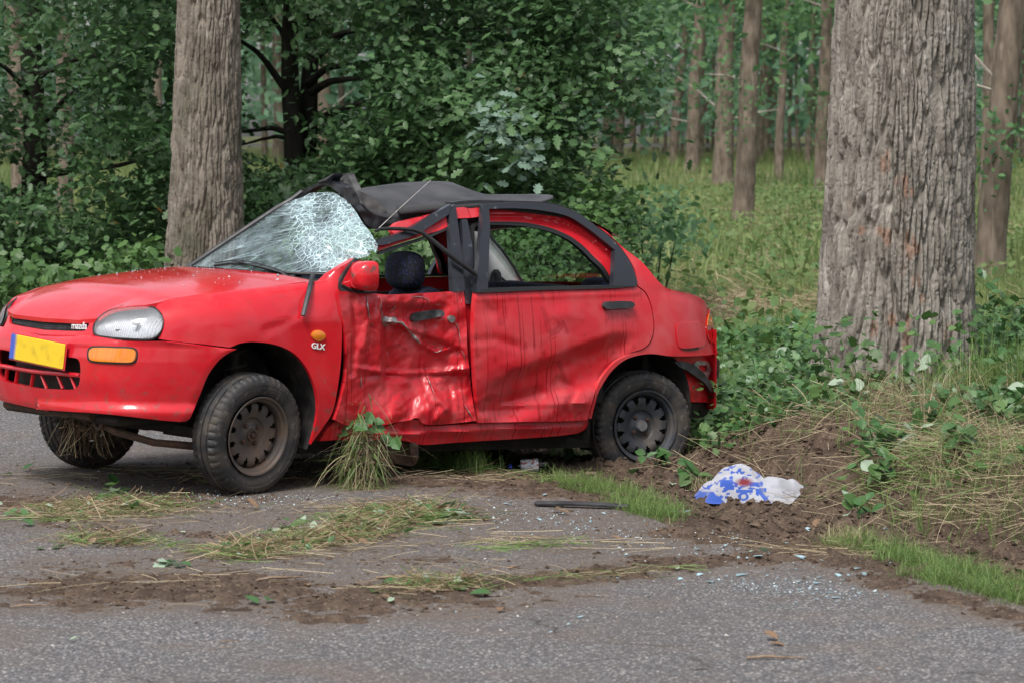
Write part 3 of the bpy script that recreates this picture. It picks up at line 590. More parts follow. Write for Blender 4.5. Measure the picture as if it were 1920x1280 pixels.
# ------------------------------------------------------------------ unseen trees added behind the camera to darken and break the paint's reflections
rg = np.random.default_rng(77); OPP = [(-15, -9, 'a'), (-8.5, -13, 'b'), (-2, -15, 'c'), (4.5, -14, 'd'), (11, -10, 'e'), (17, -4, 'f'), (23, 4, 'g')]
for k, (x, y, t_) in enumerate(OPP):
    root = empty('unseen_reflected_tree', (x, y, 0)); tag(root, ('unseen leafy tree added for paint reflections behind the photographer, number %s counted from the left' % ('one', 'two', 'three', 'four', 'five', 'six', 'seven')[k]), 'tree', 'unseen trees added for reflections'); b = MB()
    b.tube([(0, 0, -.2), (.05, 0, 2), (.1, .1, 5), (.1, .2, 9)], [.32, .26, .22, .12], 12); b.build('trunk', BK['pop'], root)
    C_ = rg.normal(0, 1, (70, 3)) * [2.0, 2.0, 2.3] + [0, 0, 7.2]; C_ = C_[C_[:, 2] > 2.2]; P = np.repeat(C_, 60, 0) + rg.normal(0, .45, (len(C_) * 60, 3)); tag(leaves('crown', P, rg.normal(0, 1, P.shape) + [0, 0, 1], rg.uniform(.18, .32, len(P)), DIAM, LM['oak'], root), kind='stuff')


# weeds and ground ivy on the bank, at both feet of the massive trunk
P = scatter(46000, .9, 4.9, 12.5, 19.5, lambda x, y: np.clip((eco(x, y)[0] - 1.1) / .4, 0, 1) * (fbm(x * 2.2, y * 2.0, 29, 3) > .44) * np.clip((y - 12.6) / 1.8, .12, 1) * .8, 44)
P = P[np.hypot(P[:, 0] - TREE_R[0], P[:, 1] - TREE_R[1]) > .46]; P = P[~((np.abs(P[:, 0] - 2.05) < .42) & (P[:, 1] > 14.9) & (P[:, 1] < 16.1) & (RNG.random(len(P)) < .65))]; hgt = RNG.random(len(P)) ** 1.5 * np.where(P[:, 1] > 15, .42, .16); P[:, 2] += hgt + .01
n3 = len(P) // 2
tag(leaves('bank_weeds', P[:n3], RNG.normal(0, .6, (n3, 3)) + [0, -.35, 1], RNG.uniform(.03, .07, n3), OVAL, LM['bramble']), 'mixed broad leaved weeds covering the bank', 'weeds', kind='stuff')
tag(leaves('ground_ivy', P[n3:], RNG.normal(0, .6, (len(P) - n3, 3)) + [0, -.35, 1], RNG.uniform(.035, .08, len(P) - n3), MAPLE, LM['shrub']), 'lobed ivy leaves among the weeds of the bank', 'ivy', kind='stuff')

# ================================================================== THE WRECKED CAR
# car frame: X forward, Y to its left (the side we see), Z up; the nose stands about 4.5 degrees high
YAW = math.radians(218.6); CT = np.array([-.72, 14.7]); CC, CS = math.cos(YAW), math.sin(YAW); KP = .078
car = empty('wrecked_car', (CT[0], CT[1], 0), YAW)
tag(car, 'crumpled red four door car with crazed windscreen and torn black roof beside the tree', 'car')

M = {}
def paint(name, dirt=.25, drips=0, gloss=.22, dust=.12):
    q = NT(name); o = q.map()
    big = q.noise(o, 3.2, 5); red = q.mix(q.rng(big, .35, .7), (.56, .010, .018), (.49, .014, .025))
    d = q.rng(q.noise(o, 7, 8, .4), .42, .75, 0, dust); red = q.mix(d, red, (.55, .25, .25))
    g = q.math('MULTIPLY', q.rng(q.noise(o, 26, 8), .55, .72), dirt)
    # mud gathers low on the panels, as it was thrown up
    sep = q.n.new('ShaderNodeSeparateXYZ'); q.l.new(q.tc.outputs['Object'], sep.inputs[0])
    low = q.rng(sep.outputs[2], .62, .28); g = q.math('MULTIPLY', g, q.math('ADD', q.math('MULTIPLY', low, 1.6), .25))
    red = q.mix(g, red, (.09, .065, .05))
    ro = q.math('ADD', q.math('MULTIPLY', d, .9), gloss); ro = q.math('ADD', ro, q.math('MULTIPLY', g, .5))
    if drips:
        st = q.noise(q.map((95, 1, 1.3)), 1.0, 2); zone = q.noise(q.map((3.2, 1, 1.5), (4, 0, 2)), 1.0, 2)
        k = q.math('MULTIPLY', q.rng(st, .60, .63), q.rng(zone, .49, .53))
        sm = q.math('MULTIPLY', q.rng(q.noise(o, 9, 3, 1.2), .60, .66), .55)
        k = q.math('MAXIMUM', k, sm); k = q.math('MULTIPLY', k, drips)
        red = q.mix(k, red, (.27, .003, .008)); ro = q.math('SUBTRACT', ro, q.math('MULTIPLY', k, .12))
    q.set(Base_Color=red, Roughness=ro, Coat_Weight=.25 if not drips else .15, Coat_Roughness=.04, Specular_IOR_Level=.4)
    q.bump(q.noise(o, 180, 2), .012, .01)
    return q.m
M['red'] = paint('red_paint', gloss=.10, dust=.08, dirt=.5)
M['red_dull'] = paint('red_paint_dusty', drips=.85, gloss=.33, dust=.20)
M['red_rear'] = paint('red_paint_rear', gloss=.34, dust=.24)
M['black'] = mat('black_trim', (.014, .014, .016), (.035, .036, .04), 18, .42, .6, bump=.1, bscale=200)
M['blackgloss'] = mat('black_frame', (.018, .02, .026), (.16, .17, .19), 22, .28, .5, lo=.62, hi=.78, stretch=(1, 1, .35))
M['rubber'] = mat('rubber_seal', (.012, .012, .013), rough=.5)
M['dark'] = mat('dark_underbody', (.007, .0065, .006), (.024, .019, .015), 9, .8, bump=.4, bscale=50)  # near-black with brown mottling, for underbody and inner parts
M['liner'] = mat('dusty_arch_liner', (.016, .015, .015), (.06, .052, .045), 14, .75, lo=.45, hi=.75, bump=.3, bscale=80)
M['canvas'] = mat('black_canvas', (.022, .023, .026), (.055, .055, .06), 6, .62, .75, bump=.15, bscale=300)
M['canvasgrey'] = mat('dusty_canvas', (.07, .07, .075), (.13, .125, .12), 12, .75, bump=.2, bscale=260)
M['steel'] = mat('bare_metal', (.42, .41, .40), (.25, .22, .2), 40, .4, metal=.7, bump=.2)
M['chrome'] = mat('badge_silver', (.78, .79, .80), rough=.35, metal=.05)
M['rust'] = mat('rusty_metal', (.10, .05, .03), (.05, .035, .028), 30, .85, bump=.5)
M['trim'] = mat('pale_interior_trim', (.60, .62, .61), (.34, .35, .34), 5, .8)
M['liner_roof'] = mat('charcoal_headliner', (.03, .03, .032), rough=.95)
M['seat'] = None
q = NT('speckled_seat_fabric'); o = q.map(); v = q.rng(q.noise(o, 95, 3, .6), .54, .60); v2 = q.rng(q.noise(o, 12, 3), .3, .7, .4, 1)
q.set(Base_Color=q.mix(q.math('MULTIPLY', v, v2), (.008, .009, .014), (.02, .035, .13)), Roughness=.9); M['seat'] = q.m
q = NT('amber_lens'); o = q.map(); wv = q.noise(q.map((1, 60, 1)), 2.0, 1)
q.set(Base_Color=q.mix(wv, (.75, .16, .005), (.95, .33, .02)), Roughness=.15, Coat_Weight=.6, Transmission_Weight=.25); M['amber'] = q.m
M['redlens'] = mat('red_lens', (.5, .01, .008), rough=.12, coat=.6, trans=.2)
# clear moulded headlamp glass and its silvered bowl
q = NT('headlamp_glass'); pass
wv = q.n.new('ShaderNodeTexWave'); wv.inputs['Scale'].default_value = 38; wv.bands_direction = 'Y'; q.l.new(q.tc.outputs['Object'], wv.inputs['Vector']); 
tr = q.n.new('ShaderNodeBsdfTransparent'); tr.inputs[0].default_value = (.93, .95, .97, 1); gl = q.n.new('ShaderNodeBsdfGlossy'); gl.inputs['Roughness'].default_value = .08; fr = q.n.new('ShaderNodeFresnel'); fr.inputs[0].default_value = 1.5
df = q.n.new('ShaderNodeBsdfDiffuse'); df.inputs[0].default_value = (.8, .83, .86, 1); m0 = q.n.new('ShaderNodeMixShader'); q.l.new(q.rng(wv.outputs['Fac'], .55, 1, .03, .30), m0.inputs[0]); q.l.new(tr.outputs[0], m0.inputs[1]); q.l.new(df.outputs[0], m0.inputs[2])
m1 = q.n.new('ShaderNodeMixShader'); q.l.new(fr.outputs[0], m1.inputs[0]); q.l.new(m0.outputs[0], m1.inputs[1]); q.l.new(gl.outputs[0], m1.inputs[2]); q.l.new(m1.outputs[0], q.n['Material Output'].inputs[0]); M['lampglass'] = q.m
M['reflector'] = mat('lamp_reflector', (.88, .89, .92), (.72, .74, .78), 9, .35, .45, metal=.1)
# tyre rubber with mud in brown and pale scuffs
q = NT('muddy_tyre'); o = q.map(); a = q.rng(q.noise(o, 9, 7, .6), .42, .72); b2 = q.rng(q.noise(o, 42, 6), .60, .75)
q.set(Base_Color=q.mix(q.math('MULTIPLY', b2, .5), q.mix(q.math('MULTIPLY', a, .8), (.018, .018, .020), (.085, .068, .052)), (.2, .19, .17)), Roughness=q.rng(a, 0, 1, .62, .9)); q.bump(q.noise(o, 70, 5), .35, .006); M['tyre'] = q.m
q = NT('rusty_steel_wheel'); o = q.map(); a = q.rng(q.noise(o, 11, 7, .5), .40, .68)
q.set(Base_Color=q.mix(a, (.075, .066, .062), (.13, .088, .064)), Roughness=.62, Metallic=.25); q.bump(q.noise(o, 90, 5), .3, .004); M['rim'] = q.m
q = NT('dark_steel_wheel'); o = q.map(); a = q.rng(q.noise(o, 9, 7, .5), .48, .75)
q.set(Base_Color=q.mix(a, (.045, .05, .062), (.12, .10, .082)), Roughness=.55, Metallic=.25); q.bump(q.noise(o, 90, 5), .3, .004); M['rim_rear'] = q.m

# --- the picture's rays in the car's frame, so that each panel's traced outline gets its true place on the body's surface
_co = np.array([-CT[0] * CC + -CT[1] * CS, CT[0] * CS - CT[1] * CC, CH])
def rays(uv):
    uv = np.asarray(uv, float).reshape(-1, 2); x = (uv[:, 0] - 960) / F; up = (640 - uv[:, 1]) / F
    y = math.cos(TILT) + up * math.sin(TILT); z = -math.sin(TILT) + up * math.cos(TILT)
    return np.stack([x * CC + y * CS, -x * CS + y * CC, z], 1)
def bwid(X, Zb):                       # half width of the body at a height
    lo = .822 - .07 * np.clip((.5 - Zb) / .4, 0, 2) ** 2
    belt = .822 - .05 * np.clip((Zb - .55) / .4, 0, 1) ** 2 - .172 * S((Zb - .95) / .5) - .12 * np.clip(Zb - .95, 0, 1)
    zt = np.interp(X, [.70, .86, 1.276, 1.543, 1.75], [1.05, .94, .865, .815, .74])
    q_ = np.clip((Zb - .5) / (zt - .5 + .02), 0, 1.0); fen = .822 * np.clip(1 - q_ ** 5, 1e-4, 1) ** .22
    k = S((X - .70) / .1)
    up = belt * (1 - k) + fen * k
    return np.where(Zb < .5, lo, up)
def alen(X, Zb):
    fr = np.interp(Zb, [.15, .26, .32, .40, .5, .56, .60, .68, .74, .8], [1.84, 1.885, 1.895, 1.905, 1.905, 1.89, 1.86, 1.835, 1.81, 1.76])
    return np.where(X > 0, fr, np.interp(Zb, [.2, .5, .62, .8, 1.0], [1.86, 1.88, 1.88, 1.84, 1.82]))
def shell(P, d=0):
    X, Y, Z = P[..., 0], P[..., 1] + d, P[..., 2]; Zb = Z - KP * X
    n = np.where(X > 0, 4.6, 5.5)
    return (np.abs(Y) / bwid(X, Zb)) ** n + (np.abs(X + np.where(X > 0, d * .6, 0)) / alen(X, Zb)) ** n - 1
def ws(P, d=0):                        # windscreen
    return P[..., 0] - (.965 - .60 * np.abs(P[..., 1]) ** 2 * 1.0 - (P[..., 2] - .985) * 1.42) + d
def planeY(c): return lambda P, d=0: P[..., 1] + d - c
def planeX(c): return lambda P, d=0: P[..., 0] + d - c
def project(uv, surf, d=0):
    R_ = rays(uv); n = len(R_); d = np.broadcast_to(np.asarray(d, float), (n,))
    ts = np.arange(12.2, 18.6, .02)
    P = _co + R_[:, None] * ts[None, :, None]; f = surf(P, d[:, None])
    neg = f < 0; hit = neg.argmax(1); miss = ~neg.any(1); hit = np.where(miss, f.argmin(1), hit)
    t1 = ts[hit]; t0 = np.where(miss, t1, t1 - .02)
    for _ in range(12):
        tm = (t0 + t1) / 2; fm = surf(_co + R_ * tm[:, None], d); t1 = np.where(fm < 0, tm, t1); t0 = np.where(fm < 0, t0, tm)
    return _co + R_ * t1[:, None]
def spl(pts, step=4.0, closed=True):
    """smooth outline through the points; a third element marks a sharp corner"""
    P = [np.array(p[:2], float) for p in pts]; cn = [len(p) > 2 for p in pts]; n = len(P); out = []
    for i in range(n if closed else n - 1):
        p1, p2 = P[i], P[(i + 1) % n]
        p0 = P[i - 1] if (closed or i > 0) else p1; p3 = P[(i + 2) % n] if (closed or i + 2 < n) else p2
        if cn[i]: p0 = 2 * p1 - p2
        if cn[(i + 1) % n]: p3 = 2 * p2 - p1
        L = np.linalg.norm(p2 - p1); m = max(1, int(round(L / step)))
        tl = L * .5
        d1 = (p2 - p0); d1 = d1 / (np.linalg.norm(d1) + 1e-9) * L; d2 = (p3 - p1); d2 = d2 / (np.linalg.norm(d2) + 1e-9) * L
        for k in range(m):
            t = k / m; out.append((2 * t ** 3 - 3 * t * t + 1) * p1 + (t ** 3 - 2 * t * t + t) * d1 + (-2 * t ** 3 + 3 * t * t) * p2 + (t ** 3 - t * t) * d2)
    if not closed: out.append(P[-1])
    return np.array(out)
def inside(pt, poly):
    x, y = pt[:, 0][:, None], pt[:, 1][:, None]; x1, y1 = poly[:, 0], poly[:, 1]; x2, y2 = np.roll(x1, -1), np.roll(y1, -1)
    c = ((y1 > y) != (y2 > y)) & (x < (x2 - x1) * (y - y1) / (y2 - y1 + 1e-12) + x1)
    return c.sum(1) % 2 == 1
def segdist(pt, pl):
    d = np.full(len(pt), 1e9)
    for a, b in zip(pl[:-1], pl[1:]):
        a = np.array(a[:2], float); b = np.array(b[:2], float); ab = b - a
        t = np.clip(((pt - a) @ ab) / (ab @ ab + 1e-9), 0, 1); d = np.minimum(d, np.linalg.norm(pt - a - t[:, None] * ab, axis=1))
    return d
def panel(name, out, surf, m, parent=None, off=0, dent=None, sp=6, flange=.014, holes=(), mirror=None, fdir=(0, -1, 0), raw=False, mid=False, wob=0, label=None, post=None):
    par = parent or car
    o2 = np.array([p[:2] for p in out], float) if raw else spl(out, min(sp, 4))
    hs_ = [spl(h_, min(sp, 4)) for h_ in holes]
    lo, hi = o2.min(0), o2.max(0)
    gx, gy = np.meshgrid(np.arange(lo[0] + sp * .4, hi[0], sp), np.arange(lo[1] + sp * .4, hi[1], sp))
    gx = gx + (np.arange(gx.shape[0])[:, None] % 2) * sp * .5
    g = np.stack([gx.ravel(), gy.ravel()], 1)
    loops = [o2] + hs_
    if len(g):
        ok = inside(g, o2)
        for h_ in hs_: ok &= ~inside(g, h_)
        for L in loops:
            ok[ok] &= segdist(g[ok], list(L) + [L[0]]) > sp * .45
        g = g[ok]
    V2 = []; E_ = []
    for L in loops:
        s0 = len(V2); V2 += [Vector(p) for p in L]; E_ += [(s0 + i, s0 + (i + 1) % len(L)) for i in range(len(L))]
    V2 += [Vector(p) for p in g]
    vo, eo, fo, _, _, _ = delaunay_2d_cdt(V2, E_, [], 0, 1e-4)
    uv = np.array([v[:] for v in vo]); fa = np.array([list(f) for f in fo]); ce = uv[fa].mean(1)
    ok = inside(ce, o2)
    for h_ in hs_: ok &= ~inside(ce, h_)
    fa = fa[ok]
    d = np.full(len(uv), -off, float)
    if dent is not None: d = d + dent(uv)
    if wob: d = d + wob * (fbm(uv[:, 0] / 22, uv[:, 1] / 22, 3, 3) - .5) * 2
    P = project(uv, surf, d)
    if post: P = post(P, uv)
    # orient towards the camera
    nn = np.cross(P[fa[:, 1]] - P[fa[:, 0]], P[fa[:, 2]] - P[fa[:, 0]]); cen = P[fa].mean(1)
    fl = ((_co - cen) * nn).sum(1) < 0; fa[fl] = fa[fl][:, ::-1]
    faces = [tuple(f) for f in fa]; V = P
    if flange:
        cnt = {}
        for f in faces:
            for a, b in ((f[0], f[1]), (f[1], f[2]), (f[2], f[0])): cnt[(a, b)] = 1
        bd = [(a, b) for (a, b) in cnt if (b, a) not in cnt and not (mid and abs(P[a, 1]) < 1e-6 and abs(P[b, 1]) < 1e-6)]
        ids = sorted({i for e in bd for i in e}); mp = {i: len(V) + k for k, i in enumerate(ids)}
        V = np.concatenate([V, V[ids] + np.array(fdir) * flange]); faces += [(b, a, mp[a], mp[b]) for a, b in bd]
    ob = mesh_np(name, V, faces, m, par); ob.data.set_sharp_from_angle(angle=math.radians(50))
    if label: ob['label'] = label
    if mirror:
        d0 = np.full(len(uv), -off, float); P0 = project(uv, surf, d0)
        V0 = np.concatenate([P0, P0[ids] + np.array(fdir) * flange]) if flange else P0
        V0 = V0 * np.array([1, -1, 1]); mr = mesh_np(name, V0, [tuple(f)[::-1] for f in faces], mirror if not isinstance(mirror, bool) else m, par)
        mr.data.set_sharp_from_angle(angle=math.radians(50))
    return ob
def on(uv, surf, off=0): return project(np.array([uv[:2]], float), surf, -off)[0]
def G(uv, cx, cy, rx, ry): return np.exp(-((uv[:, 0] - cx) / rx) ** 2 - ((uv[:, 1] - cy) / ry) ** 2)
def crease(uv, pl, w): return np.clip(1 - segdist(uv, pl) / w, 0, 1)

# --- bonnet: a height surface whose left edge is the fender line
EL = [project(np.array([p], float), shell)[0] for p in ((569, 529), (520, 534), (420, 546), (322, 561))]
xs = np.array([e[0] for e in EL][::-1]); ys = np.array([e[1] for e in EL][::-1]); zs = np.array([e[2] for e in EL][::-1])
nt, nx = 49, 49; V = []
FY = [0, .30, .42, .46, .50, .545, .587, .603]; FX = [1.848, 1.842, 1.812, 1.775, 1.733, 1.690, 1.652, 1.600]; FZ = [.657, .662, .676, .716, .734, .745, .750, .765]
SX = [.70, .877, 1.292, 1.415, 1.541, 1.60, 1.9]; SY = [.712, .701, .666, .643, .616, .603, .603]; SZ = [.905, .897, .832, .811, .785, .765, .70]
for i in range(nx):
    s_ = i / (nx - 1)
    for j in range(nt):
        t = j / (nt - 1) * 2 - 1; yf = abs(t) * .603; xf = np.interp(yf, FY, FX); zf = np.interp(yf, FY, FZ)
        yr = abs(t) * .70; xr = .985 - .36 * yr ** 1.7; X = xr + (xf - xr) * s_; Y = t * np.interp(min(X, 1.6 if abs(t) > .97 else X), SX, SY)
        if s_ > .9: Y = Y * (1 - (s_ - .9) / .1) + math.copysign(yf, t) * (s_ - .9) / .1
        B_ = lambda x_: np.interp(x_, SX, SZ) + .055 * (1 - abs(t) ** 2.4) * (.7 + .3 * math.sin(min(1, max(0, (x_ - .6) / 1.1)) * math.pi))
        Zb = B_(X) + (zf - B_(xf)) * max(0, (s_ - .62) / .38) ** 2.6
        V.append((X, Y, Zb + KP * X + .001 * math.sin(7 * X + 5 * Y)))
V = np.array(V); ff = grid_faces(nx, nt)
rim = [0 * nt + j for j in range(nt)] + [i * nt + nt - 1 for i in range(1, nx)] + [(nx - 1) * nt + j for j in range(nt - 2, -1, -1)] + [i * nt for i in range(nx - 2, 0, -1)]
fl = [tuple(f) for f in ff]; V2_ = np.concatenate([V, V[rim] - np.array([0, 0, .018])])
fl += [(rim[k], len(V) + k, len(V) + (k + 1) % len(rim), rim[(k + 1) % len(rim)]) for k in range(len(rim))]
bon = mesh_np('bonnet', V2_, fl, M['red'], car); bon.data.set_sharp_from_angle(angle=math.radians(45))

# --- front fender
FEN = [(322, 561, 1), (372, 553), (420, 547), (500, 538), (567, 531), (600, 527), (634, 524, 1), (640, 560), (641, 600), (641, 640), (638, 690), (630, 745), (622, 775), (606, 800), (583, 832, 1), (590, 805), (596, 770), (594, 740), (586, 712), (572, 685), (551, 662), (520, 647), (480, 641), (452, 643), (431, 651, 1), (380, 645), (330, 640), (301, 636, 1), (306, 622), (309, 605), (305, 590), (296, 577), (300, 568, 1)]
fdent = lambda uv: .006 * G(uv, 590, 560, 40, 14) - .006 * G(uv, 560, 600, 60, 12) + .005 * crease(uv, [(575, 560), (545, 600), (500, 620)], 12)
fen = panel('front_fender', FEN, shell, M['red'], dent=fdent, mirror=True, flange=.02)
# --- front bumper: half outline, mirrored about the middle
BUM = [(73, 628, 1), (130, 628), (176, 630), (210, 637), (250, 640), (300, 640), (340, 644), (390, 650), (433, 655, 1), (415, 664), (398, 678), (380, 703), (366, 736), (354, 765), (345, 785), (338, 790, 1), (300, 787), (250, 781), (180, 774), (110, 769.5), (61, 766, 1), (61, 727, 1), (105, 729), (136, 729), (146, 723), (150, 700), (148, 677), (139, 670), (65, 668, 1)]
def bumdent(uv):
    v0 = np.interp(uv[:, 0], [61, 150, 350], [744, 750.2, 754]); lip = -.026 * S((uv[:, 1] - v0) / 22)
    return lip - .012 * np.exp(-((uv[:, 1] - 640) / 6) ** 2) + .004 * G(uv, 160, 740, 60, 14)
def tomid(P, uv):
    uc = np.interp(uv[:, 1], [598, 628, 668, 727, 766], [86, 73, 65, 61, 61]); k = uv[:, 0] < uc + .8; y0 = float(P[k, 1].mean()); P[:, 1] -= y0 * np.clip(1 - (uv[:, 0] - uc) / 120, 0, 1); P[k, 1] = 0; return P
bump_ = panel('front_bumper', BUM, shell, M['red'], dent=bumdent, mirror=True, flange=.03, fdir=(-1, 0, 0), sp=5, post=tomid, mid=True)
# --- grille slot, its mesh and the frame round it
panel('grille_panel', [(86, 594, 1), (178, 598, 1), (173, 612), (173, 629, 1), (73.5, 627, 1), (76, 618.5, 1), (155, 620.5), (161, 617), (166, 606), (160, 602.5), (84, 600.5, 1)], shell, M['red'], off=-.012, flange=.012, mirror=True, fdir=(-1, 0, 0), post=tomid, mid=True, sp=4)
panel('grille', [(88, 597, 1), (168, 600, 1), (166, 622, 1), (75, 620, 1)], shell, M['black'], off=-.05, flange=0, mirror=True, post=tomid)
gb = MB()
for k in range(30):
    u = 86 + k * 2.7
    if u > 161: break
    p1 = on((u, 602.5), shell, -.026); p2 = on((u - 4, 619), shell, -.026)
    for sg in (1, -1): gb.tube([p1 * (1, sg, 1), p2 * (1, sg, 1)], .0028, 5)
for vv in (607, 611, 615):
    pts = [on((u, vv + (u - 85) * .02), shell, -.026) for u in range(85, 164, 8)]
    gb.tube(pts, .002, 5); gb.tube([p * np.array([1, -1, 1]) for p in pts], .002, 5)
gb.build('grille_mesh', M['black'], car)
# --- lower intake: dark back, red bars
panel('intake_back', [(60, 662, 1), (154, 664, 1), (154, 736, 1), (58, 736, 1)], shell, M['dark'], off=-.10, flange=0, mirror=True, post=lambda P, uv: P * (1, 1, 1) - np.stack([0 * uv[:, 0], np.where(uv[:, 0] < 75, P[:, 1].clip(0), 0), 0 * uv[:, 0]], 1))
ib = MB()
def bar(p, q, r, flat=1):
    for sg in (1, -1): ib.tube([np.array(p) * (1, sg, 1), np.array(q) * (1, sg, 1)], r, 8, flat=flat)
A_ = on((76, 697), shell, -.012); B_ = on((150, 703), shell, -.012); ib.tube([A_ * (1, -1, 1), A_, B_], .011, 8); ib.tube([A_ * (1, -1, 1), B_ * (1, -1, 1)], .011, 8)
ib.build('intake_bar', M['red'], car)
for u0 in (82, 112, 136):
    for sg in (1, -1):
        t_ = MB(); a = on((u0 - 4, 703), shell, -.03); b = on((u0 + 6, 728), shell, -.03); t_.tube([a * (1, sg, 1), b * (1, sg, 1)], .010, 6, flat=.6); t_.build('intake_fin', M['red'], car)
# --- headlights
HL = [(176, 617), (179, 606), (188, 594), (204, 584), (226, 578), (255, 575), (277, 575.5), (292, 581), (302, 593), (305, 606), (301, 620), (291, 631), (277, 635), (225, 633), (188, 629), (178, 625)]
HLo = [(u + (u - 240) * .035, v + (v - 605) * .09) for u, v in HL]
for sg in (1, -1):
    hl = panel('headlight', HL, shell, M['lampglass'], off=.002, flange=0, sp=5, dent=lambda uv: -.006 * np.clip(1 - ((uv[:, 0] - 240) / 66) ** 2 - ((uv[:, 1] - 605) / 32) ** 2, 0, 1))
    # a solid lens, so that the glass refracts as a pane
    rf = panel('reflector', HL, shell, M['reflector'], parent=hl, off=-.03, flange=0, sp=5, dent=lambda uv: .05 * np.clip(1 - ((uv[:, 0] - 255) / 58) ** 2 - ((uv[:, 1] - 605) / 30) ** 2, 0, 1) + .012 * np.clip(1 - ((uv[:, 0] - 200) / 16) ** 2 - ((uv[:, 1] - 612) / 16) ** 2, 0, 1))
    rimm = panel('lamp_seal', HLo, shell, M['rubber'], parent=hl, off=-.004, flange=.012, fdir=(-.8, -.5, 0), holes=[HL])
    bu = MB(); c_ = on((256, 606), shell, -.055); bu.tube([c_ + (-.01, -.004, 0), c_ + (.022, .008, 0)], [.012, .009], 10); bu.build('bulb', M['chrome'], hl)
    if sg < 0: 
        for ob in (hl, rf, rimm, hl.children[-1]):
            n_ = len(ob.data.vertices); co = np.empty(n_ * 3, np.float32); ob.data.vertices.foreach_get('co', co); co[1::3] *= -1; ob.data.vertices.foreach_set('co', co); ob.data.flip_normals()
for sg in (1, -1):
    il = panel('front_indicator', [(166, 665), (168, 655), (176, 651.5), (210, 652), (243, 653.5), (251, 657), (253, 666), (250, 676), (242, 679), (205, 678), (175, 676), (168, 673)], shell, M['amber'], off=.010, flange=.015, sp=5, fdir=(-1, -.2, 0))
    sl = panel('lamp_seal', [(163, 665), (165, 653), (174, 648.5), (210, 649), (245, 650.5), (254, 655), (256.5, 666), (253, 678), (244, 682), (205, 681.5), (173, 679), (165, 675)], shell, M['rubber'], parent=il, off=.005, flange=.01, sp=6, fdir=(-1, -.2, 0))
    if sg < 0:
        for ob in (il, sl):
            n_ = len(ob.data.vertices); co = np.empty(n_ * 3, np.float32); ob.data.vertices.foreach_get('co', co); co[1::3] *= -1; ob.data.vertices.foreach_set('co', co); ob.data.flip_normals()
panel('side_indicator', [(585, 629), (590, 621), (598, 619), (606, 622), (611, 630), (606, 637), (598, 640), (590, 636)], shell, M['amber'], off=.010, flange=.012, sp=4, dent=lambda uv: -.006 * np.clip(1 - ((uv[:, 0] - 598) / 12) ** 2 - ((uv[:, 1] - 629) / 10) ** 2, 0, 1))
# --- number plate, blurred beyond reading
q = NT('worn_yellow_plate'); sp_ = q.n.new('ShaderNodeSeparateXYZ'); q.l.new(q.tc.outputs['Object'], sp_.inputs[0])
bl = q.rng(sp_.outputs[1], -.212, -.185, 1, 0); blot = q.math('MULTIPLY', q.rng(q.noise(q.map((1, 16, 16)), 1, 1), .48, .75), .55)
mid = q.math('MULTIPLY', q.rng(sp_.outputs[2], -.05, -.02), q.rng(sp_.outputs[2], .05, .02)); blot = q.math('MULTIPLY', blot, mid)
q.set(Base_Color=q.mix(bl, q.mix(blot, (.70, .47, .01), (.30, .19, .01)), (.05, .09, .42)), Roughness=.45); M['plate'] = q.m
pl = MB(); pl.box((0, 0, 0), (.006, .50, .115), bev=.003); po = pl.build('number_plate', M['plate'], car, False)
po.location = (1.922, .06, .655); po.rotation_euler = (math.radians(-2.5), math.radians(-6), 0)
pr = MB(); pr.box((-.006, 0, 0), (.006, .515, .128), bev=.003); pr.build('plate_holder', M['red'], po, False)

# --- doors
def ddoor(uv):
    u, v = uv[:, 0], uv[:, 1]
    d = .050 * G(uv, 800, 690, 95, 95) + .03 * G(uv, 700, 690, 34, 90) * 1.0
    d += .035 * S((u - 712) / 10) * (1 - S((v - 690) / 30)) * S((v - 565) / 20) * (1 - S((u - 800) / 60))           # ridge left, valley right of it
    d -= .020 * crease(uv, [(716, 560), (711, 600), (714, 650), (724, 678)], 9)
    d += .024 * S((v - (598 + (u - 720) * .36)) / 9) * S((u - 715) / 10) * (1 - S((u - 855) / 20)) * (1 - S((v - 715) / 40))   # torn edge
    d -= .018 * crease(uv, [(722, 603), (755, 606), (765, 618), (790, 644), (820, 660), (848, 652)], 7)
    d += .035 * G(uv, 640, 730, 50, 50) * 0
    d -= .028 * G(uv, 815, 762, 26, 40) - .020 * G(uv, 770, 760, 16, 34)
    d -= .016 * crease(uv, [(800, 705), (812, 735), (835, 765), (818, 785)], 10)
    d += .016 * crease(uv, [(840, 720), (850, 760), (842, 790)], 10)
    d += .018 * S((v - 697) / 7) * (1 - S((v - 740) / 40)) * S((u - 680) / 20)
    d -= .012 * crease(uv, [(675, 690), (760, 702), (880, 690)], 8)
    d -= .016 * crease(uv, [(683, 560), (690, 600), (682, 650)], 10)
    d += .014 * crease(uv, [(662, 560), (668, 620), (660, 700)], 9)
    f1, f2, i_ = worley(u / 30, v / 38, 4); d += .014 * (f1 - .5) * (G(uv, 790, 620, 95, 60) + .5)
    f1, f2, i_ = worley(u / 13 + 3, v / 15, 8); d += .003 * (f1 - .5) * (G(uv, 800, 590, 80, 35) + G(uv, 820, 760, 60, 40))
    d += .004 * (fbm(u / 8, v / 8, 9, 3) - .5)
    d += .02 * S((u - 830) / 40) * (1 - S((v - 600) / 60))
    rg1 = np.abs(fbm(u / 42 + .35 * v / 42, v / 55, 21, 3) - .5) * 4; d += .011 * (.6 - rg1) * S((u - 655) / 20)
    rg2 = np.abs(fbm(u / 15, v / 20 + .4 * u / 20, 27, 2) - .5) * 4; d += .0026 * (.6 - rg2) * S((u - 690) / 30) * (.35 + G(uv, 790, 600, 90, 40) + G(uv, 810, 760, 80, 40))
    return d - .012 * (u < 660) * (1 - (u - 632) / 30)
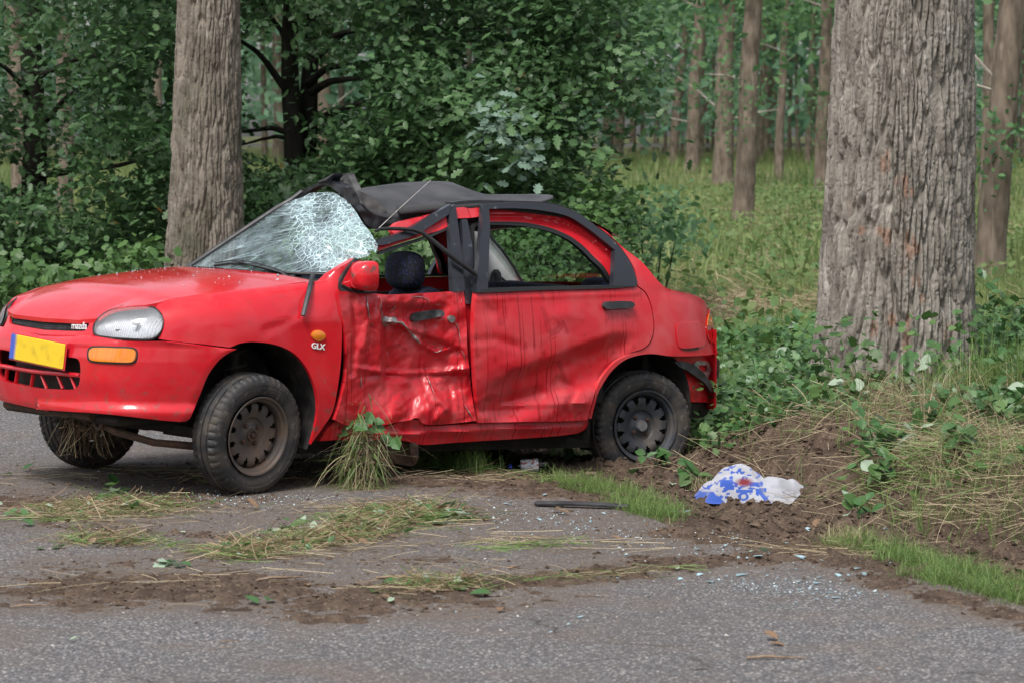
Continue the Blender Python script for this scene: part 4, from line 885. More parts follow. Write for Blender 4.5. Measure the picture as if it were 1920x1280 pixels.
FD = [(634, 546, 1), (660, 547), (688, 549, 1), (730, 553), (770, 552), (820, 549), (870, 546, 1), (872, 570), (875, 610), (876, 650), (880, 690), (885, 740), (893, 788, 1), (850, 793), (806, 796), (792, 792), (786, 784), (778, 783), (768, 787), (750, 790), (716, 797), (690, 799), (650, 797), (628, 786, 1), (634, 768), (643, 735), (650, 695), (650, 655), (645, 610), (638, 570)]
fd = panel('front_door', FD, shell, M['red_dull'], dent=ddoor, sp=3, flange=.03, off=.004, label='badly crumpled front door with torn metal and dark drips')
panel('front_door', [(640, 546, 1), (871, 546, 1), (880, 650), (893, 790, 1), (650, 795, 1), (643, 690)], lambda P, d=0: shell(P * np.array([1, -1, 1]) if False else P, d), M['red'], sp=14, off=0, flange=.03).data.transform(Matrix.Diagonal((1, -1, 1, 1)))
# torn, bared metal along the crease
def ribbon(name, pts, w, surf, m, parent, dn, off=.004):
    V = []; uvs = spl([(p[0], p[1]) for p in pts], 3, closed=False); n = len(uvs)
    tg = np.gradient(uvs, axis=0); tg /= np.linalg.norm(tg, axis=1)[:, None]; no = np.stack([-tg[:, 1], tg[:, 0]], 1)
    ww = w * (.35 + .9 * vnoise(np.arange(n) * .35, 0 * np.arange(n), 3)) * np.minimum(1, np.minimum(np.arange(n), n - 1 - np.arange(n)) / 3.)
    L = uvs + no * ww[:, None]; R = uvs - no * ww[:, None]; C_ = uvs
    A3 = [project(a, surf, -off + (dn(a) if dn else 0) - (o3)) for a, o3 in ((L, 0), (C_, .004), (R, 0))]
    V = np.concatenate(A3); Fc = grid_faces(3, n)
    return mesh_np(name, V, [tuple(f) for f in Fc], m, parent)
for pts, w_ in (([(738, 604), (752, 605), (760, 612), (770, 625), (785, 641), (790, 646)], 3.2), ([(718, 606), (717, 590), (716, 578)], 1.6), ([(812, 660), (822, 659), (832, 650)], 1.8), ([(729, 584), (738, 580), (742, 572)], 1.6), ([(688, 556), (690, 575), (694, 600)], 1.4), ([(864, 655), (870, 665), (871, 676)], 1.2), ([(866, 558), (864, 570)], 1.2), ([(697, 605), (700, 612)], 2), ([(846, 597), (858, 612), (863, 640)], 1.1), ([(770, 556), (800, 560), (806, 572)], 1.2), ([(676, 700), (679, 730)], .9), ([(870, 757), (888, 786)], 1.2), ([(800, 700), (808, 722), (816, 740)], .9), ([(716, 560), (713, 585)], 1.3)):
    ribbon('torn_edge', pts, w_, shell, M['steel'], fd, ddoor, .008)
panel('scraped_patch', [(718, 602), (721, 593), (730, 596), (741, 594), (744, 606), (730, 610), (719, 611)], shell, M['steel'], parent=fd, dent=ddoor, off=.012, sp=3, flange=0)
hd = panel('handle', [(774, 600, 1), (775, 592), (782, 587), (825, 581), (832, 584), (834, 592, 1), (825, 594), (790, 601), (777, 603)], shell, M['black'], parent=fd, dent=ddoor, off=.030, sp=4, flange=.03)
lk = panel('lock', [(841, 598), (844, 592.5), (850, 592), (854, 597), (852, 603), (846, 605)], shell, M['steel'], parent=fd, dent=ddoor, off=.018, sp=3, flange=.02)
panel('keyhole', [(845, 599), (848, 596), (851, 599), (848, 602)], shell, M['black'], parent=lk, dent=ddoor, off=.021, sp=3, flange=.004) if False else None

def rdoor(uv):
    u, v = uv[:, 0], uv[:, 1]
    line = np.interp(u, [890, 960, 1040, 1100, 1150, 1200], [742, 715, 684, 662, 645, 640])
    t = v - line
    k = S((u - 900) / 60) * (1 - S((u - 1150) / 50))
    d = k * (.038 * S(t / 30 + .8) - .042 * S((t - 44) / 44))
    d += .020 * G(uv, 950, 770, 45, 16) + .018 * crease(uv, [(905, 765), (950, 752), (1010, 735)], 16)
    d -= .016 * G(uv, 1052, 742, 32, 12); d += .012 * crease(uv, [(1050, 712), (1078, 733), (1068, 755)], 10)
    d += .010 * G(uv, 940, 745, 40, 20)
    d += .012 * crease(uv, [(890, 640), (930, 636), (970, 648)], 12) * .6
    d -= .010 * crease(uv, [(905, 762), (1000, 757), (1100, 755)], 7)
    d -= .006 * crease(uv, [(895, 560), (1195, 548)], 8)
    d += .01 * G(uv, 925, 585, 20, 12) - .008 * G(uv, 1060, 590, 30, 16)
    d += .004 * (.6 - np.abs(fbm(u / 60 + v / 90, v / 40, 33, 2) - .5) * 4) * S((v - 620) / 60)
    return d + .0025 * (fbm(u / 26, v / 26, 5, 3) - .5)
RD = [(893, 549, 1), (930, 547), (1040, 543), (1120, 541), (1194, 538, 1), (1208, 548), (1218, 568), (1224, 595), (1225, 618), (1220, 638), (1207, 652), (1182, 661), (1157, 673), (1137, 692), (1121, 716), (1112, 748), (1106, 770), (1101, 787, 1), (1050, 789), (980, 790), (899, 792, 1), (896, 760), (892, 715), (890, 670), (889, 610), (890, 575)]
rd = panel('rear_door', RD, shell, M['red_dull'], dent=rdoor, sp=5, flange=.03, off=.004, mirror=M['red'], label='dented rear door with dark liquid streaks')
panel('handle', [(1134, 573), (1138, 567), (1150, 565.5), (1180, 565), (1188, 567), (1191, 573), (1187, 577), (1160, 579), (1138, 579.5)], shell, M['black'], parent=rd, off=.030, sp=4, flange=.026)
panel('handle_recess', [(1133, 578), (1138, 583), (1160, 585), (1185, 583), (1192, 577), (1185, 572), (1140, 573)], shell, M['red'], parent=rd, off=.004, dent=lambda uv: .0 * uv[:, 0], sp=4, flange=0)

# --- rear quarter, fuel flap, tail lamp
QP = [(1120, 424, 1), (1142, 441), (1168, 464), (1206, 494), (1233, 526), (1249, 540), (1270, 546), (1302, 554), (1320, 564), (1331, 583, 1), (1327, 600), (1326, 620), (1331, 642), (1340, 644, 1), (1347, 663, 1), (1300, 667), (1256, 667), (1222, 663), (1191, 667), (1169, 676), (1147, 695), (1132, 717), (1121, 737), (1115, 760), (1109, 784, 1), (1103, 784, 1), (1108, 768), (1114, 748), (1123, 717), (1139, 693), (1158, 675), (1183, 663), (1209, 653), (1222, 639), (1227, 618), (1226, 595), (1220, 567), (1210, 547), (1196, 536, 1), (1190, 505), (1165, 465), (1140, 437)]
panel('rear_quarter', QP, shell, M['red_rear'], sp=6, flange=.02, mirror=M['red'], dent=lambda uv: .004 * np.exp(-(segdist(uv, [(1243, 545), (1270, 553), (1300, 562), (1318, 575)]) / 5) ** 2))
panel('fuel_flap', [(1268, 612), (1271, 607), (1290, 605), (1314, 604), (1320, 608), (1324, 638), (1322, 646), (1312, 650), (1280, 653), (1273, 649)], shell, M['red_rear'], off=.005, sp=6, flange=.008, label='square red fuel flap standing slightly ajar')
panel('flap_gap', [(1266.5, 611), (1270, 605.5), (1290, 603.5), (1315, 602.5), (1322, 607), (1326, 639), (1323.5, 648), (1312, 654), (1280, 657), (1271, 650)], shell, M['red'], off=-.0005 + .0015, sp=8, flange=0)
panel('painted_flap_shade', [(1277, 652.5), (1290, 652), (1312, 651), (1309, 655), (1284, 656.5)], shell, M['dark'], off=.0035, sp=4, flange=0)  # dark strip standing in for the shade below the fuel flap
tl = panel('tail_light', [(1331, 584, 1), (1335, 600), (1338.5, 622), (1341, 641, 1), (1334, 643), (1328, 632), (1326, 612), (1328, 595)], shell, M['redlens'], off=.008, sp=4, flange=.02, mirror=True)
panel('amber_section', [(1330, 588, 1), (1333.5, 594), (1336.5, 609, 1), (1326.5, 610, 1), (1328, 597)], shell, M['amber'], parent=tl, off=.011, sp=4, flange=.004)
# rear corner below the quarter: bumper is gone
panel('rear_panel', [(1262, 668, 1), (1343, 666, 1), (1345, 690), (1343, 712), (1337, 745), (1333, 754, 1), (1296, 753, 1), (1291, 722), (1277, 690)], shell, M['red_dull'], off=-.05, sp=5, flange=.04, wob=.008, mirror=M['red'])
panel('lamp_bracket', [(1302, 681, 1), (1307, 677), (1326, 677), (1331, 683), (1334, 693), (1327, 708, 1), (1321, 702), (1306, 690)], shell, M['steel'], off=-.035, sp=4, flange=.03, holes=[[(1309, 684, 1), (1325, 684, 1), (1328, 693, 1), (1322, 699, 1), (1311, 690, 1)]], wob=.004)
panel('bumper_bracket', [(1337, 670, 1), (1347, 672), (1349, 690), (1346, 708), (1337, 712, 1)], shell, M['rust'], off=-.03, sp=4, flange=.04, wob=.004)
panel('splash_guard', [(1266, 678, 1), (1282, 677), (1300, 683), (1318, 697), (1332, 716), (1341, 737, 1), (1333, 734), (1322, 718), (1306, 706), (1288, 694), (1274, 687)], shell, M['black'], off=-.012, sp=4, flange=.02, wob=.006)
panel('rear_valance', [(1288, 754, 1), (1332, 754, 1), (1329, 772), (1318, 781), (1300, 782), (1290, 775, 1)], shell, M['dark'], off=-.07, sp=5, flange=.2, wob=.006)

# --- sill and its crushed front end
panel('sill', [(628, 790, 1), (660, 800), (716, 799), (780, 786), (800, 797), (895, 793), (1000, 790), (1106, 787, 1), (1098, 803), (1080, 812), (1000, 820), (900, 826), (840, 830), (790, 833), (760, 826), (712, 823), (672, 832, 1), (650, 824), (600, 826, 1), (612, 805)], shell, M['red_dull'], off=-.028, sp=5, flange=.05, wob=.004, dent=lambda uv: -.018 * crease(uv, [(640, 812), (760, 812), (900, 806), (1090, 800)], 9) + .02 * G(uv, 770, 800, 30, 10), mirror=M['red'])
panel('torn_sill', [(690, 836, 1), (712, 826), (760, 829), (781, 836, 1), (784, 858), (776, 872), (740, 868), (700, 866, 1), (694, 850)], shell, M['rust'], off=-.07, sp=4, flange=.05, wob=.02)
panel('metal_flap', [(770, 832), (781, 830), (785, 850), (780, 868), (773, 860), (771, 846)], shell, M['steel'], off=-.02, sp=3, flange=.01, wob=.012).data.materials[0] = M['rust']
panel('underbody', [(560, 800, 1), (1110, 780, 1), (1112, 838, 1), (560, 850, 1)], planeY(.60), M['dark'], sp=16, flange=1.2)
# --- pillars, rails and window frames
panel('roof_rail', [(735, 428, 1), (745, 419), (775, 411), (805, 404), (840, 393), (857, 390), (906, 385, 1), (906, 403), (858, 410), (842, 409), (842, 423), (800, 440), (760, 453), (711, 470, 1), (710, 460), (740, 444), (735, 434)], shell, M['red_dull'], off=-.03, sp=4, flange=.03, wob=.006)
panel('door_aperture', [(917, 388, 1), (965, 388), (1015, 392), (1065, 403), (1100, 424), (1120, 439), (1153, 466, 1), (1153, 533, 1), (1148, 530), (1131, 501), (1115, 484), (1091, 460), (1065, 442), (1027, 427), (977, 418), (917, 417, 1)], shell, M['red'], off=-.035, sp=4, flange=.02,
      dent=lambda uv: .022 * S((segdist(uv, [(917, 388), (965, 388), (1015, 392), (1065, 403), (1100, 424), (1120, 439), (1153, 466)]) - 12) / 5), mirror=True)
panel('window_seal', [(884, 423, 1), (890, 418), (917, 416), (977, 417), (1027, 426), (1065, 441), (1091, 459), (1115, 483), (1132, 500), (1151, 531, 1), (1144, 531), (1127, 505), (1110, 489), (1087, 466), (1062, 448), (1025, 433), (977, 424), (917, 422), (893, 424), (890, 430), (890, 540, 1), (885, 540, 1)], shell, M['rubber'], off=-.055, sp=4, flange=.03, mirror=True)
panel('door_window_frame', [(906, 384, 1), (965, 379.5), (1030, 382), (1065, 391), (1090, 403), (1120, 426), (1142, 443), (1166, 468), (1182, 493), (1192, 517), (1195, 533), (1191, 538, 1), (1150, 539), (1000, 543), (893, 549, 1), (896, 510), (900, 470), (904, 420)], shell, M['blackgloss'], parent=rd, off=.012, sp=5, flange=.03,
      holes=[[(917, 392, 1), (965, 391), (1015, 395), (1065, 406), (1100, 427), (1120, 442), (1153, 469, 1), (1150, 535, 1), (1000, 538), (915, 541, 1), (917, 480), (919, 425)]], mirror=True)
panel('pillar', [(866, 412, 1), (876, 411, 1), (884, 450), (890, 495), (892, 520), (888, 571, 1), (872, 569, 1), (871, 507), (868, 450)], shell, M['blackgloss'], off=-.03, sp=4, flange=.05, wob=.006, mirror=True, label='bent black centre pillar')
panel('pillar_foot', [(872, 568, 1), (888, 569, 1), (889, 660), (886, 690, 1), (880, 640)], shell, M['red'], off=-.05, sp=5, flange=.02)
panel('door_window_frame', [(841, 391, 1), (854, 384, 1), (860, 430), (866, 480), (872, 546, 1), (849, 548, 1), (846, 470), (843, 420)], shell, M['blackgloss'], parent=fd, off=-.008, sp=4, flange=.03, wob=.004, label='bent scratched window frame')
panel('bent_frame', [(847, 383, 1), (820, 398), (795, 413), (772, 426), (745, 439), (709, 450, 1), (710, 460), (745, 452), (780, 441), (808, 424), (842, 402, 1)], shell, M['blackgloss'], parent=fd, off=0, sp=4, flange=.03, wob=.008)
panel('window_seal', [(842, 424, 1), (795, 445), (760, 456), (711, 472, 1), (711, 478), (762, 461), (797, 449), (842, 430, 1)], shell, M['rubber'], parent=fd, off=-.03, sp=4, flange=.02)
tb = MB(); tb.tube([on(p, shell, .02) for p in ((704, 434), (712, 430), (730, 429), (752, 429.5), (775, 431.5), (792, 437), (808, 449), (832, 469), (860, 491), (880, 505), (894, 516))], [.007, .008, .009, .009, .009, .010, .012, .013, .013, .012, .010], 8)
tb.build('hanging_seal', M['rubber'], fd)
panel('window_sill_trim', [(893, 549, 1), (915, 541.5), (1000, 538.5), (1150, 535.5), (1194, 537, 1), (1150, 541), (1000, 545), (915, 549)], shell, M['rubber'], parent=rd, off=.016, sp=5, flange=.015)
# front of the door: mirror sail and mirror
sail = panel('mirror_base', [(662, 493, 1), (678, 489), (693, 494, 1), (695, 545, 1), (660, 543), (640, 534, 1), (650, 515)], shell, M['red'], off=.01, sp=4, flange=.04)
panel('pillar_foot', [(618, 514, 1), (640, 500), (668, 484, 1), (664, 490), (648, 512), (637, 536, 1), (634, 544, 1), (612, 541, 1), (604, 528, 1)], shell, M['red'], off=-.01, sp=4, flange=.04, wob=.003, label='red foot of the crushed windscreen pillar')
panel('seal_strip', [(668, 484, 1), (672, 487), (652, 512), (641, 535, 1), (636, 543, 1), (636, 530), (648, 508)], shell, M['rubber'], off=.008, sp=4, flange=.02)
mc = on((681, 518), shell, .07)
mi = MB(); V = []; nA, nB = 18, 14
for i in range(nA + 1):
    a = i / nA                                   # from the nose of the housing (front) to its open back
    for k in range(nB):
        t = 2 * math.pi * k / nB; cx, cz = math.cos(t), math.sin(t)
        r_ = (1 - (1 - a) ** 3.2) ** .42 * (1 + .04 * a) if a < 1 else 1.04
        ex = np.sign(cx) * abs(cx) ** .5; ez = np.sign(cz) * abs(cz) ** .5
        V.append((.055 - .095 * a, .062 * r_ * ex, .068 * r_ * ez))
mi.add(V, [tuple(f) for f in grid_faces(nA + 1, nB, True)]); V = np.array(V)
mo = mi.build('mirror_housing', M['red'], car); mo.location = mc; mo.rotation_euler = (0, 0, math.radians(8))
mg = MB(); ring = V[-nB:]; mg.add(np.concatenate([ring * (1, .9, .88) + (.012, 0, 0)]), [tuple(range(nB))]); mg.build('mirror_glass', mat('mirror_glass', (.5, .52, .55), rough=.05, metal=1), mo, False)
rr_ = MB(); rr_.add(np.concatenate([ring * (1, 1.0, 1.0) + (-.001, 0, 0), ring * (1, .9, .88) + (-.001, 0, 0), ring * (1, 1, 1) + (.012, 0, 0)]), [(k, (k + 1) % nB, nB + (k + 1) % nB, nB + k) for k in range(nB)]); rr_.build('mirror_rim', M['rubber'], mo, False)
mb = MB(); mb.tube([on((664, 532), shell, .0), on((668, 530), shell, .05)], [.03, .028], 10); mb.build('mirror_arm', M['red'], sail)
mb = MB(); mb.tube([on(p, shell, .01) for p in ((640, 535), (655, 543), (672, 548), (692, 548), (705, 546))], .008, 6); mb.build('lower_seal', M['rubber'], sail)
# --- windscreen
def wsd(uv):
    u, v = uv[:, 0], uv[:, 1]
    k = G(uv, 640, 430, 75, 75)
    d = -.10 * k + .04 * G(uv, 600, 400, 24, 22) - .05 * G(uv, 690, 450, 40, 40)
    d += .012 * (fbm(u / 16, v / 16, 2, 4) - .5) * (.3 + 2.2 * G(uv, 650, 430, 80, 70))
    d -= .02 * crease(uv, [(545, 400), (600, 440), (650, 470), (690, 478)], 16)
    d += .02 * crease(uv, [(590, 375), (612, 430), (625, 470)], 14)
    return d
WS = [(357, 501, 1), (400, 471), (470, 425), (520, 392), (548, 376), (566, 371), (580, 363), (603, 361), (624, 361), (640, 370), (652, 378), (667, 397), (680, 418), (693, 434), (700, 446), (709, 462), (704, 474, 1), (697, 469, 1), (690, 481), (676, 484), (655, 493), (634, 508), (622, 511, 1), (560, 510), (470, 506), (400, 503)]
q = NT('crazed_glass'); q.m.blend_method = 'BLEND' if hasattr(q.m, 'blend_method') else q.m.blend_method
at = q.attr('tint')
o = q.map(); wp = q.n.new('ShaderNodeVectorMath'); wp.operation = 'ADD'
ns = q.n.new('ShaderNodeTexNoise'); ns.inputs['Scale'].default_value = 9; q.l.new(o, ns.inputs['Vector'])
sc_ = q.n.new('ShaderNodeVectorMath'); sc_.operation = 'SCALE'; sc_.inputs['Scale'].default_value = .07; q.l.new(ns.outputs['Color'], sc_.inputs[0]); q.l.new(o, wp.inputs[0]); q.l.new(sc_.outputs[0], wp.inputs[1])
e1 = q.rng(q.vor(wp.outputs[0], 26, 'DISTANCE_TO_EDGE'), .0, .07, 1, 0); e2 = q.rng(q.vor(wp.outputs[0], 75, 'DISTANCE_TO_EDGE'), 0, .12, .8, 0); e3 = q.rng(q.vor(wp.outputs[0], 210, 'DISTANCE_TO_EDGE'), 0, .25, .85, 0)
# long streaks that run out of the crushed corner
st = q.vor(q.map((34, 34, 4.2)), 1.0, 'DISTANCE_TO_EDGE'); 
uvn = q.n.new('ShaderNodeAttribute'); uvn.attribute_name = 'fan'; vv_ = q.vor(uvn.outputs['Vector'], 1.0, 'DISTANCE_TO_EDGE'); e4 = q.rng(vv_, 0, .05, 1, 0)
dens = q.math('MULTIPLY', e2, q.rng(at, .25, .55)); dens = q.math('MAXIMUM', dens, q.math('MULTIPLY', e1, q.rng(at, .12, .35, .0, 1))); dens = q.math('MAXIMUM', dens, q.math('MULTIPLY', e3, q.rng(at, .6, 1.0, 0, .6)))
dens = q.math('MAXIMUM', dens, q.math('MULTIPLY', e4, q.math('MULTIPLY', q.rng(at, .0, .2, .35, .75), q.rng(q.noise(o, 5, 3), .35, .6, .25, 1))))
milk = q.math('MULTIPLY', q.rng(q.noise(o, 14, 5, .8), .38, .75), q.rng(at, .2, .8, 0, .7)); sp2 = q.math('MULTIPLY', q.rng(q.noise(q.map((1, 1, 1)), 300, 1), .70, .72), .7)
alpha = q.math('MAXIMUM', q.math('MAXIMUM', dens, milk), sp2); alpha = q.math('MAXIMUM', alpha, q.rng(q.noise(o, 11, 5, 1.), .38, .72, .03, .24))
crack = q.n.new('ShaderNodeBsdfPrincipled'); crack.inputs['Base Color'].default_value = (.50, .66, .70, 1); crack.inputs['Roughness'].default_value = .3
gl = q.n.new('ShaderNodeBsdfGlossy'); gl.inputs['Roughness'].default_value = .04; tr = q.n.new('ShaderNodeBsdfTransparent'); tr.inputs[0].default_value = (.55, .66, .64, 1)
fr = q.n.new('ShaderNodeFresnel'); fr.inputs[0].default_value = 1.45
m1 = q.n.new('ShaderNodeMixShader'); q.l.new(fr.outputs[0], m1.inputs[0]); q.l.new(tr.outputs[0], m1.inputs[1]); q.l.new(gl.outputs[0], m1.inputs[2])
m2 = q.n.new('ShaderNodeMixShader'); q.l.new(alpha, m2.inputs[0]); q.l.new(m1.outputs[0], m2.inputs[1]); q.l.new(crack.outputs[0], m2.inputs[2])
bp_ = q.n.new('ShaderNodeBump'); bp_.inputs['Strength'].default_value = .5; bp_.inputs['Distance'].default_value = .004; q.l.new(q.noise(o, 40, 4), bp_.inputs['Height']); q.l.new(bp_.outputs[0], gl.inputs['Normal']); q.l.new(bp_.outputs[0], crack.inputs['Normal'])
q.l.new(m2.outputs[0], q.n['Material Output'].inputs[0]); M['crazed'] = q.m
wso = panel('windscreen', WS, ws, M['crazed'], dent=wsd, sp=4, flange=0, label='shattered sagging windscreen, milky blue where it is crushed')
# how crushed the glass is at each vertex, and fan coordinates for the long cracks
me = wso.data; n_ = len(me.vertices); co = np.empty(n_ * 3, np.float32); me.vertices.foreach_get('co', co); co = co.reshape(-1, 3)
def topx(P):
    P = np.asarray(P); x = CT[0] + P[:, 0] * CC - P[:, 1] * CS; y = CT[1] + P[:, 0] * CS + P[:, 1] * CC; z = P[:, 2] - CH
    d = y * math.cos(TILT) - z * math.sin(TILT); up = y * math.sin(TILT) + z * math.cos(TILT)
    return np.stack([960 + F * x / d, 640 - F * up / d], 1)
uvp = topx(co)
crush = np.clip(1.15 * G(uvp, 655, 430, 62, 62) + .9 * G(uvp, 600, 455, 45, 26) * .8 + .75 * G(uvp, 575, 390, 30, 26) + .9 * G(uvp, 640, 490, 40, 20), 0, 1)
crush *= .82; crush *= 1 - .85 * G(uvp, 606, 402, 26, 34); crush = np.clip(crush + .10 * S((uvp[:, 0] - 380) / 120), 0, 1)
a = me.attributes.new('tint', 'FLOAT', 'POINT'); a.data.foreach_set('value', crush.astype(np.float32))
ang = np.arctan2(uvp[:, 1] - 385, uvp[:, 0] - 790); rad = np.hypot(uvp[:, 1] - 385, uvp[:, 0] - 790)
fan = np.stack([np.mod(ang + 7, 2 * np.pi) * 42, rad / 150., 0 * ang], 1).astype(np.float32)
a = me.attributes.new('fan', 'FLOAT_VECTOR', 'POINT'); a.data.foreach_set('vector', fan.ravel())
sb = MB(); sb.tube([on(p, ws, .01) for p in ((346, 506), (375, 487), (400, 470), (470, 423), (520, 390), (548, 374), (566, 360))], .013, 8); sb.build('windscreen_pillar', M['black'], car)
sb = MB(); sb.tube([on(p, ws, .004) for p in ((350, 505), (400, 506), (470, 509), (560, 513), (622, 515))], .008, 6); sb.build('windscreen_seal', M['rubber'], car)
# cowl and wipers
V = []
for i in range(25):
    t = i / 24 * 2 - 1; Y = t * .68; xr = .985 - .36 * abs(Y) ** 1.7
    V += [(xr + .015, Y, .945 + KP * 0 + .03 * (1 - t * t)), (xr - .06, Y, .950 + .025 * (1 - t * t)), (xr - .15, Y, .965 + .02 * (1 - t * t))]
cw = mesh_np('cowl', V, [tuple(f) for f in grid_faces(25, 3)], M['black'], car)
def wiper(arm, blade, name='wiper'):
    wp_ = MB(); P = [on(p[:2], ws, p[2]) for p in arm]; wp_.tube(P, np.linspace(.011, .006, len(P)), 8, flat=.6)
    wo = wp_.build(name, M['black'], car)
    b_ = MB(); P = [on(p[:2], ws, p[2]) for p in blade]; b_.tube(P, .006, 6); b_.tube([p + np.array([0, 0, .012]) for p in P], .003, 6); b_.build('wiper_blade', M['rubber'], wo)
wiper([(548, 529, .015), (540, 521, .03), (529, 511, .045), (492, 501, .045), (455, 493, .04), (445, 490, .03)], [(402, 498, .012), (430, 494, .016), (470, 495, .018), (515, 508, .018), (540, 518, .016)])
wiper([(415, 517, .015), (412, 509, .035), (400, 505, .04), (372, 507, .035), (350, 501, .03)], [(342, 507, .01), (362, 505, .014), (405, 507, .016), (440, 512, .016)])
sb = MB(); sb.tube([on((587, 513), shell, .035), on((583, 530), shell, .035), on((577, 555), shell, .03), (on((568, 592), shell, .03))], [.010, .012, .012, .011], 6, flat=.5); sb.build('hanging_trim_strip', M['black'], car)

# --- roof: torn canvas, collapsed header, rear roof skin
LE = spl([(676, 378), (700, 400), (728, 408), (762, 405), (800, 395), (830, 386), (852, 380), (900, 377), (950, 378), (1000, 380), (1037, 370)], 10, closed=False)
CR = spl([(672, 358), (697, 351), (750, 345), (805, 340), (845, 342), (872, 351), (902, 362), (942, 365), (985, 364), (1012, 364), (1037, 366)], 10, closed=False)
n_ = 46
rs = lambda A: np.stack([np.interp(np.linspace(0, 1, n_), np.linspace(0, 1, len(A)), A[:, k]) for k in (0, 1)], 1)
Lp = project(rs(LE), planeY(.50)); Cp = project(rs(CR), planeY(.12)); V = []; m_ = 15
for i in range(n_):
    Rp = np.array([Lp[i][0] - .42 * (1 - i / (n_ - 1)) ** .7, -.5, Cp[i][2] - .09])
    for j in range(m_):
        t = j / (m_ - 1)
        if t < .45: s_ = t / .45; k = math.sin(s_ * math.pi / 2); P = Lp[i] * (1 - s_) + Cp[i] * s_; P[2] = Lp[i][2] + (Cp[i][2] - Lp[i][2]) * (k * .75 + s_ * .25)
        else: s_ = (t - .45) / .55; P = Cp[i] * (1 - s_) + Rp * s_; P[2] = Cp[i][2] - (Cp[i][2] - Rp[2]) * s_ ** 1.8
        P = P + np.array([0, 0, .014 * (fbm(i * .33, j * .4, 5, 3) - .5) * min(1, t * 5)]); V.append(P)
V = np.array(V); fc = [tuple(f) for f in grid_faces(n_, m_)]
cv = mesh_np('canvas_roof', V, fc, M['canvas'], car); sm = cv.modifiers.new('cloth', 'SOLIDIFY'); sm.thickness = .012
# headliner-dark inner roof under it
V = []
for i in range(12):
    X0 = i / 11
    for j in range(13):
        t = j / 12 * 2 - 1; Y = t * .56; xs0 = -.12 + .34 * t; X = xs0 - X0 * (1.12 + xs0); V.append((X, Y, min(np.interp(X, [-1.12, -.8, -.3, .3], [1.13, 1.235, 1.29, 1.26]), 9) + .035 * (1 - t * t)))
rr = mesh_np('headliner', V, [tuple(f) for f in grid_faces(12, 13)], M['liner_roof'], car); sm = rr.modifiers.new('t', 'SOLIDIFY'); sm.thickness = .02
V = []
for i in range(10):
    X = -.62 - i / 9 * .55
    for j in range(13):
        t = j / 12 * 2 - 1; Y = t * .585; V.append((X, Y, np.interp(X, [-1.17, -1.0, -.8, -.62], [1.125, 1.205, 1.265, 1.295]) + .04 * (1 - abs(t) ** 2.2)))
rf_ = mesh_np('roof_skin', V, [tuple(f) for f in grid_faces(10, 13)], M['red'], car)
HX = planeX(.22)
panel('header_frame', [(549, 374, 1), (560, 362), (580, 350), (600, 341), (612, 336), (619, 332), (628, 325, 1), (627, 331), (622, 338), (640, 348), (655, 372), (668, 392), (680, 412), (672, 408), (655, 388), (640, 366), (625, 355), (606, 347), (590, 352), (572, 364), (560, 372)], HX, M['blackgloss'], off=0, sp=4, flange=.05, fdir=(-1, 0, 0), wob=.01)
panel('torn_header_canvas', [(617, 337, 1), (630, 331), (645, 327), (652, 324, 1), (654, 332), (662, 348), (668, 362), (676, 378), (682, 392), (692, 402), (712, 412), (706, 418), (690, 412), (676, 402), (664, 384), (650, 362), (636, 346)], planeX(.16), M['canvasgrey'], off=0, sp=4, flange=.04, fdir=(-1, 0, 0), wob=.02)
panel('header_edge', [(619, 341, 1), (627, 341), (640, 353), (652, 370), (662, 388), (654, 384), (642, 366), (630, 352)], planeX(.20), M['red'], off=.005, sp=4, flange=.02, fdir=(-1, 0, 0))
panel('folded_flap', [(664, 356, 1), (678, 360), (697, 370), (714, 381), (724, 391), (726, 398), (712, 401), (698, 398), (684, 388), (672, 374)], planeY(.42), M['canvasgrey'], off=.05, sp=4, flange=.03, wob=.012, label='dusty grey folded flap of roof canvas')
panel('crushed_header', [(656, 352, 1), (668, 362), (676, 384), (700, 402), (740, 408), (800, 397), (846, 386), (838, 392), (800, 404), (760, 414), (732, 424), (706, 430), (690, 424), (676, 404), (666, 384)], planeY(.50), M['black'], off=.0, sp=4, flange=.06, wob=.02)
panel('roof_edge', [(846, 380, 1), (880, 376), (950, 377), (1030, 380), (1060, 388, 1), (1020, 386), (960, 383), (906, 387), (850, 392, 1)], planeY(.53), M['black'], off=0, sp=4, flange=.05)
cl = MB(); cl.tube([on((627, 326), HX, 0), on((612, 338), HX, .02), on((600, 342), HX, .02)], [.004, .012, .010], 6); cl.build('header_latch', M['black'], car)
an = MB(); an.tube([project(np.array([(702, 436)]), planeY(.5))[0], project(np.array([(755, 386)]), planeY(.52))[0], project(np.array([(808, 338)]), planeY(.54))[0]], [.0030, .0024, .0016], 6); an.build('antenna', M['steel'], car)

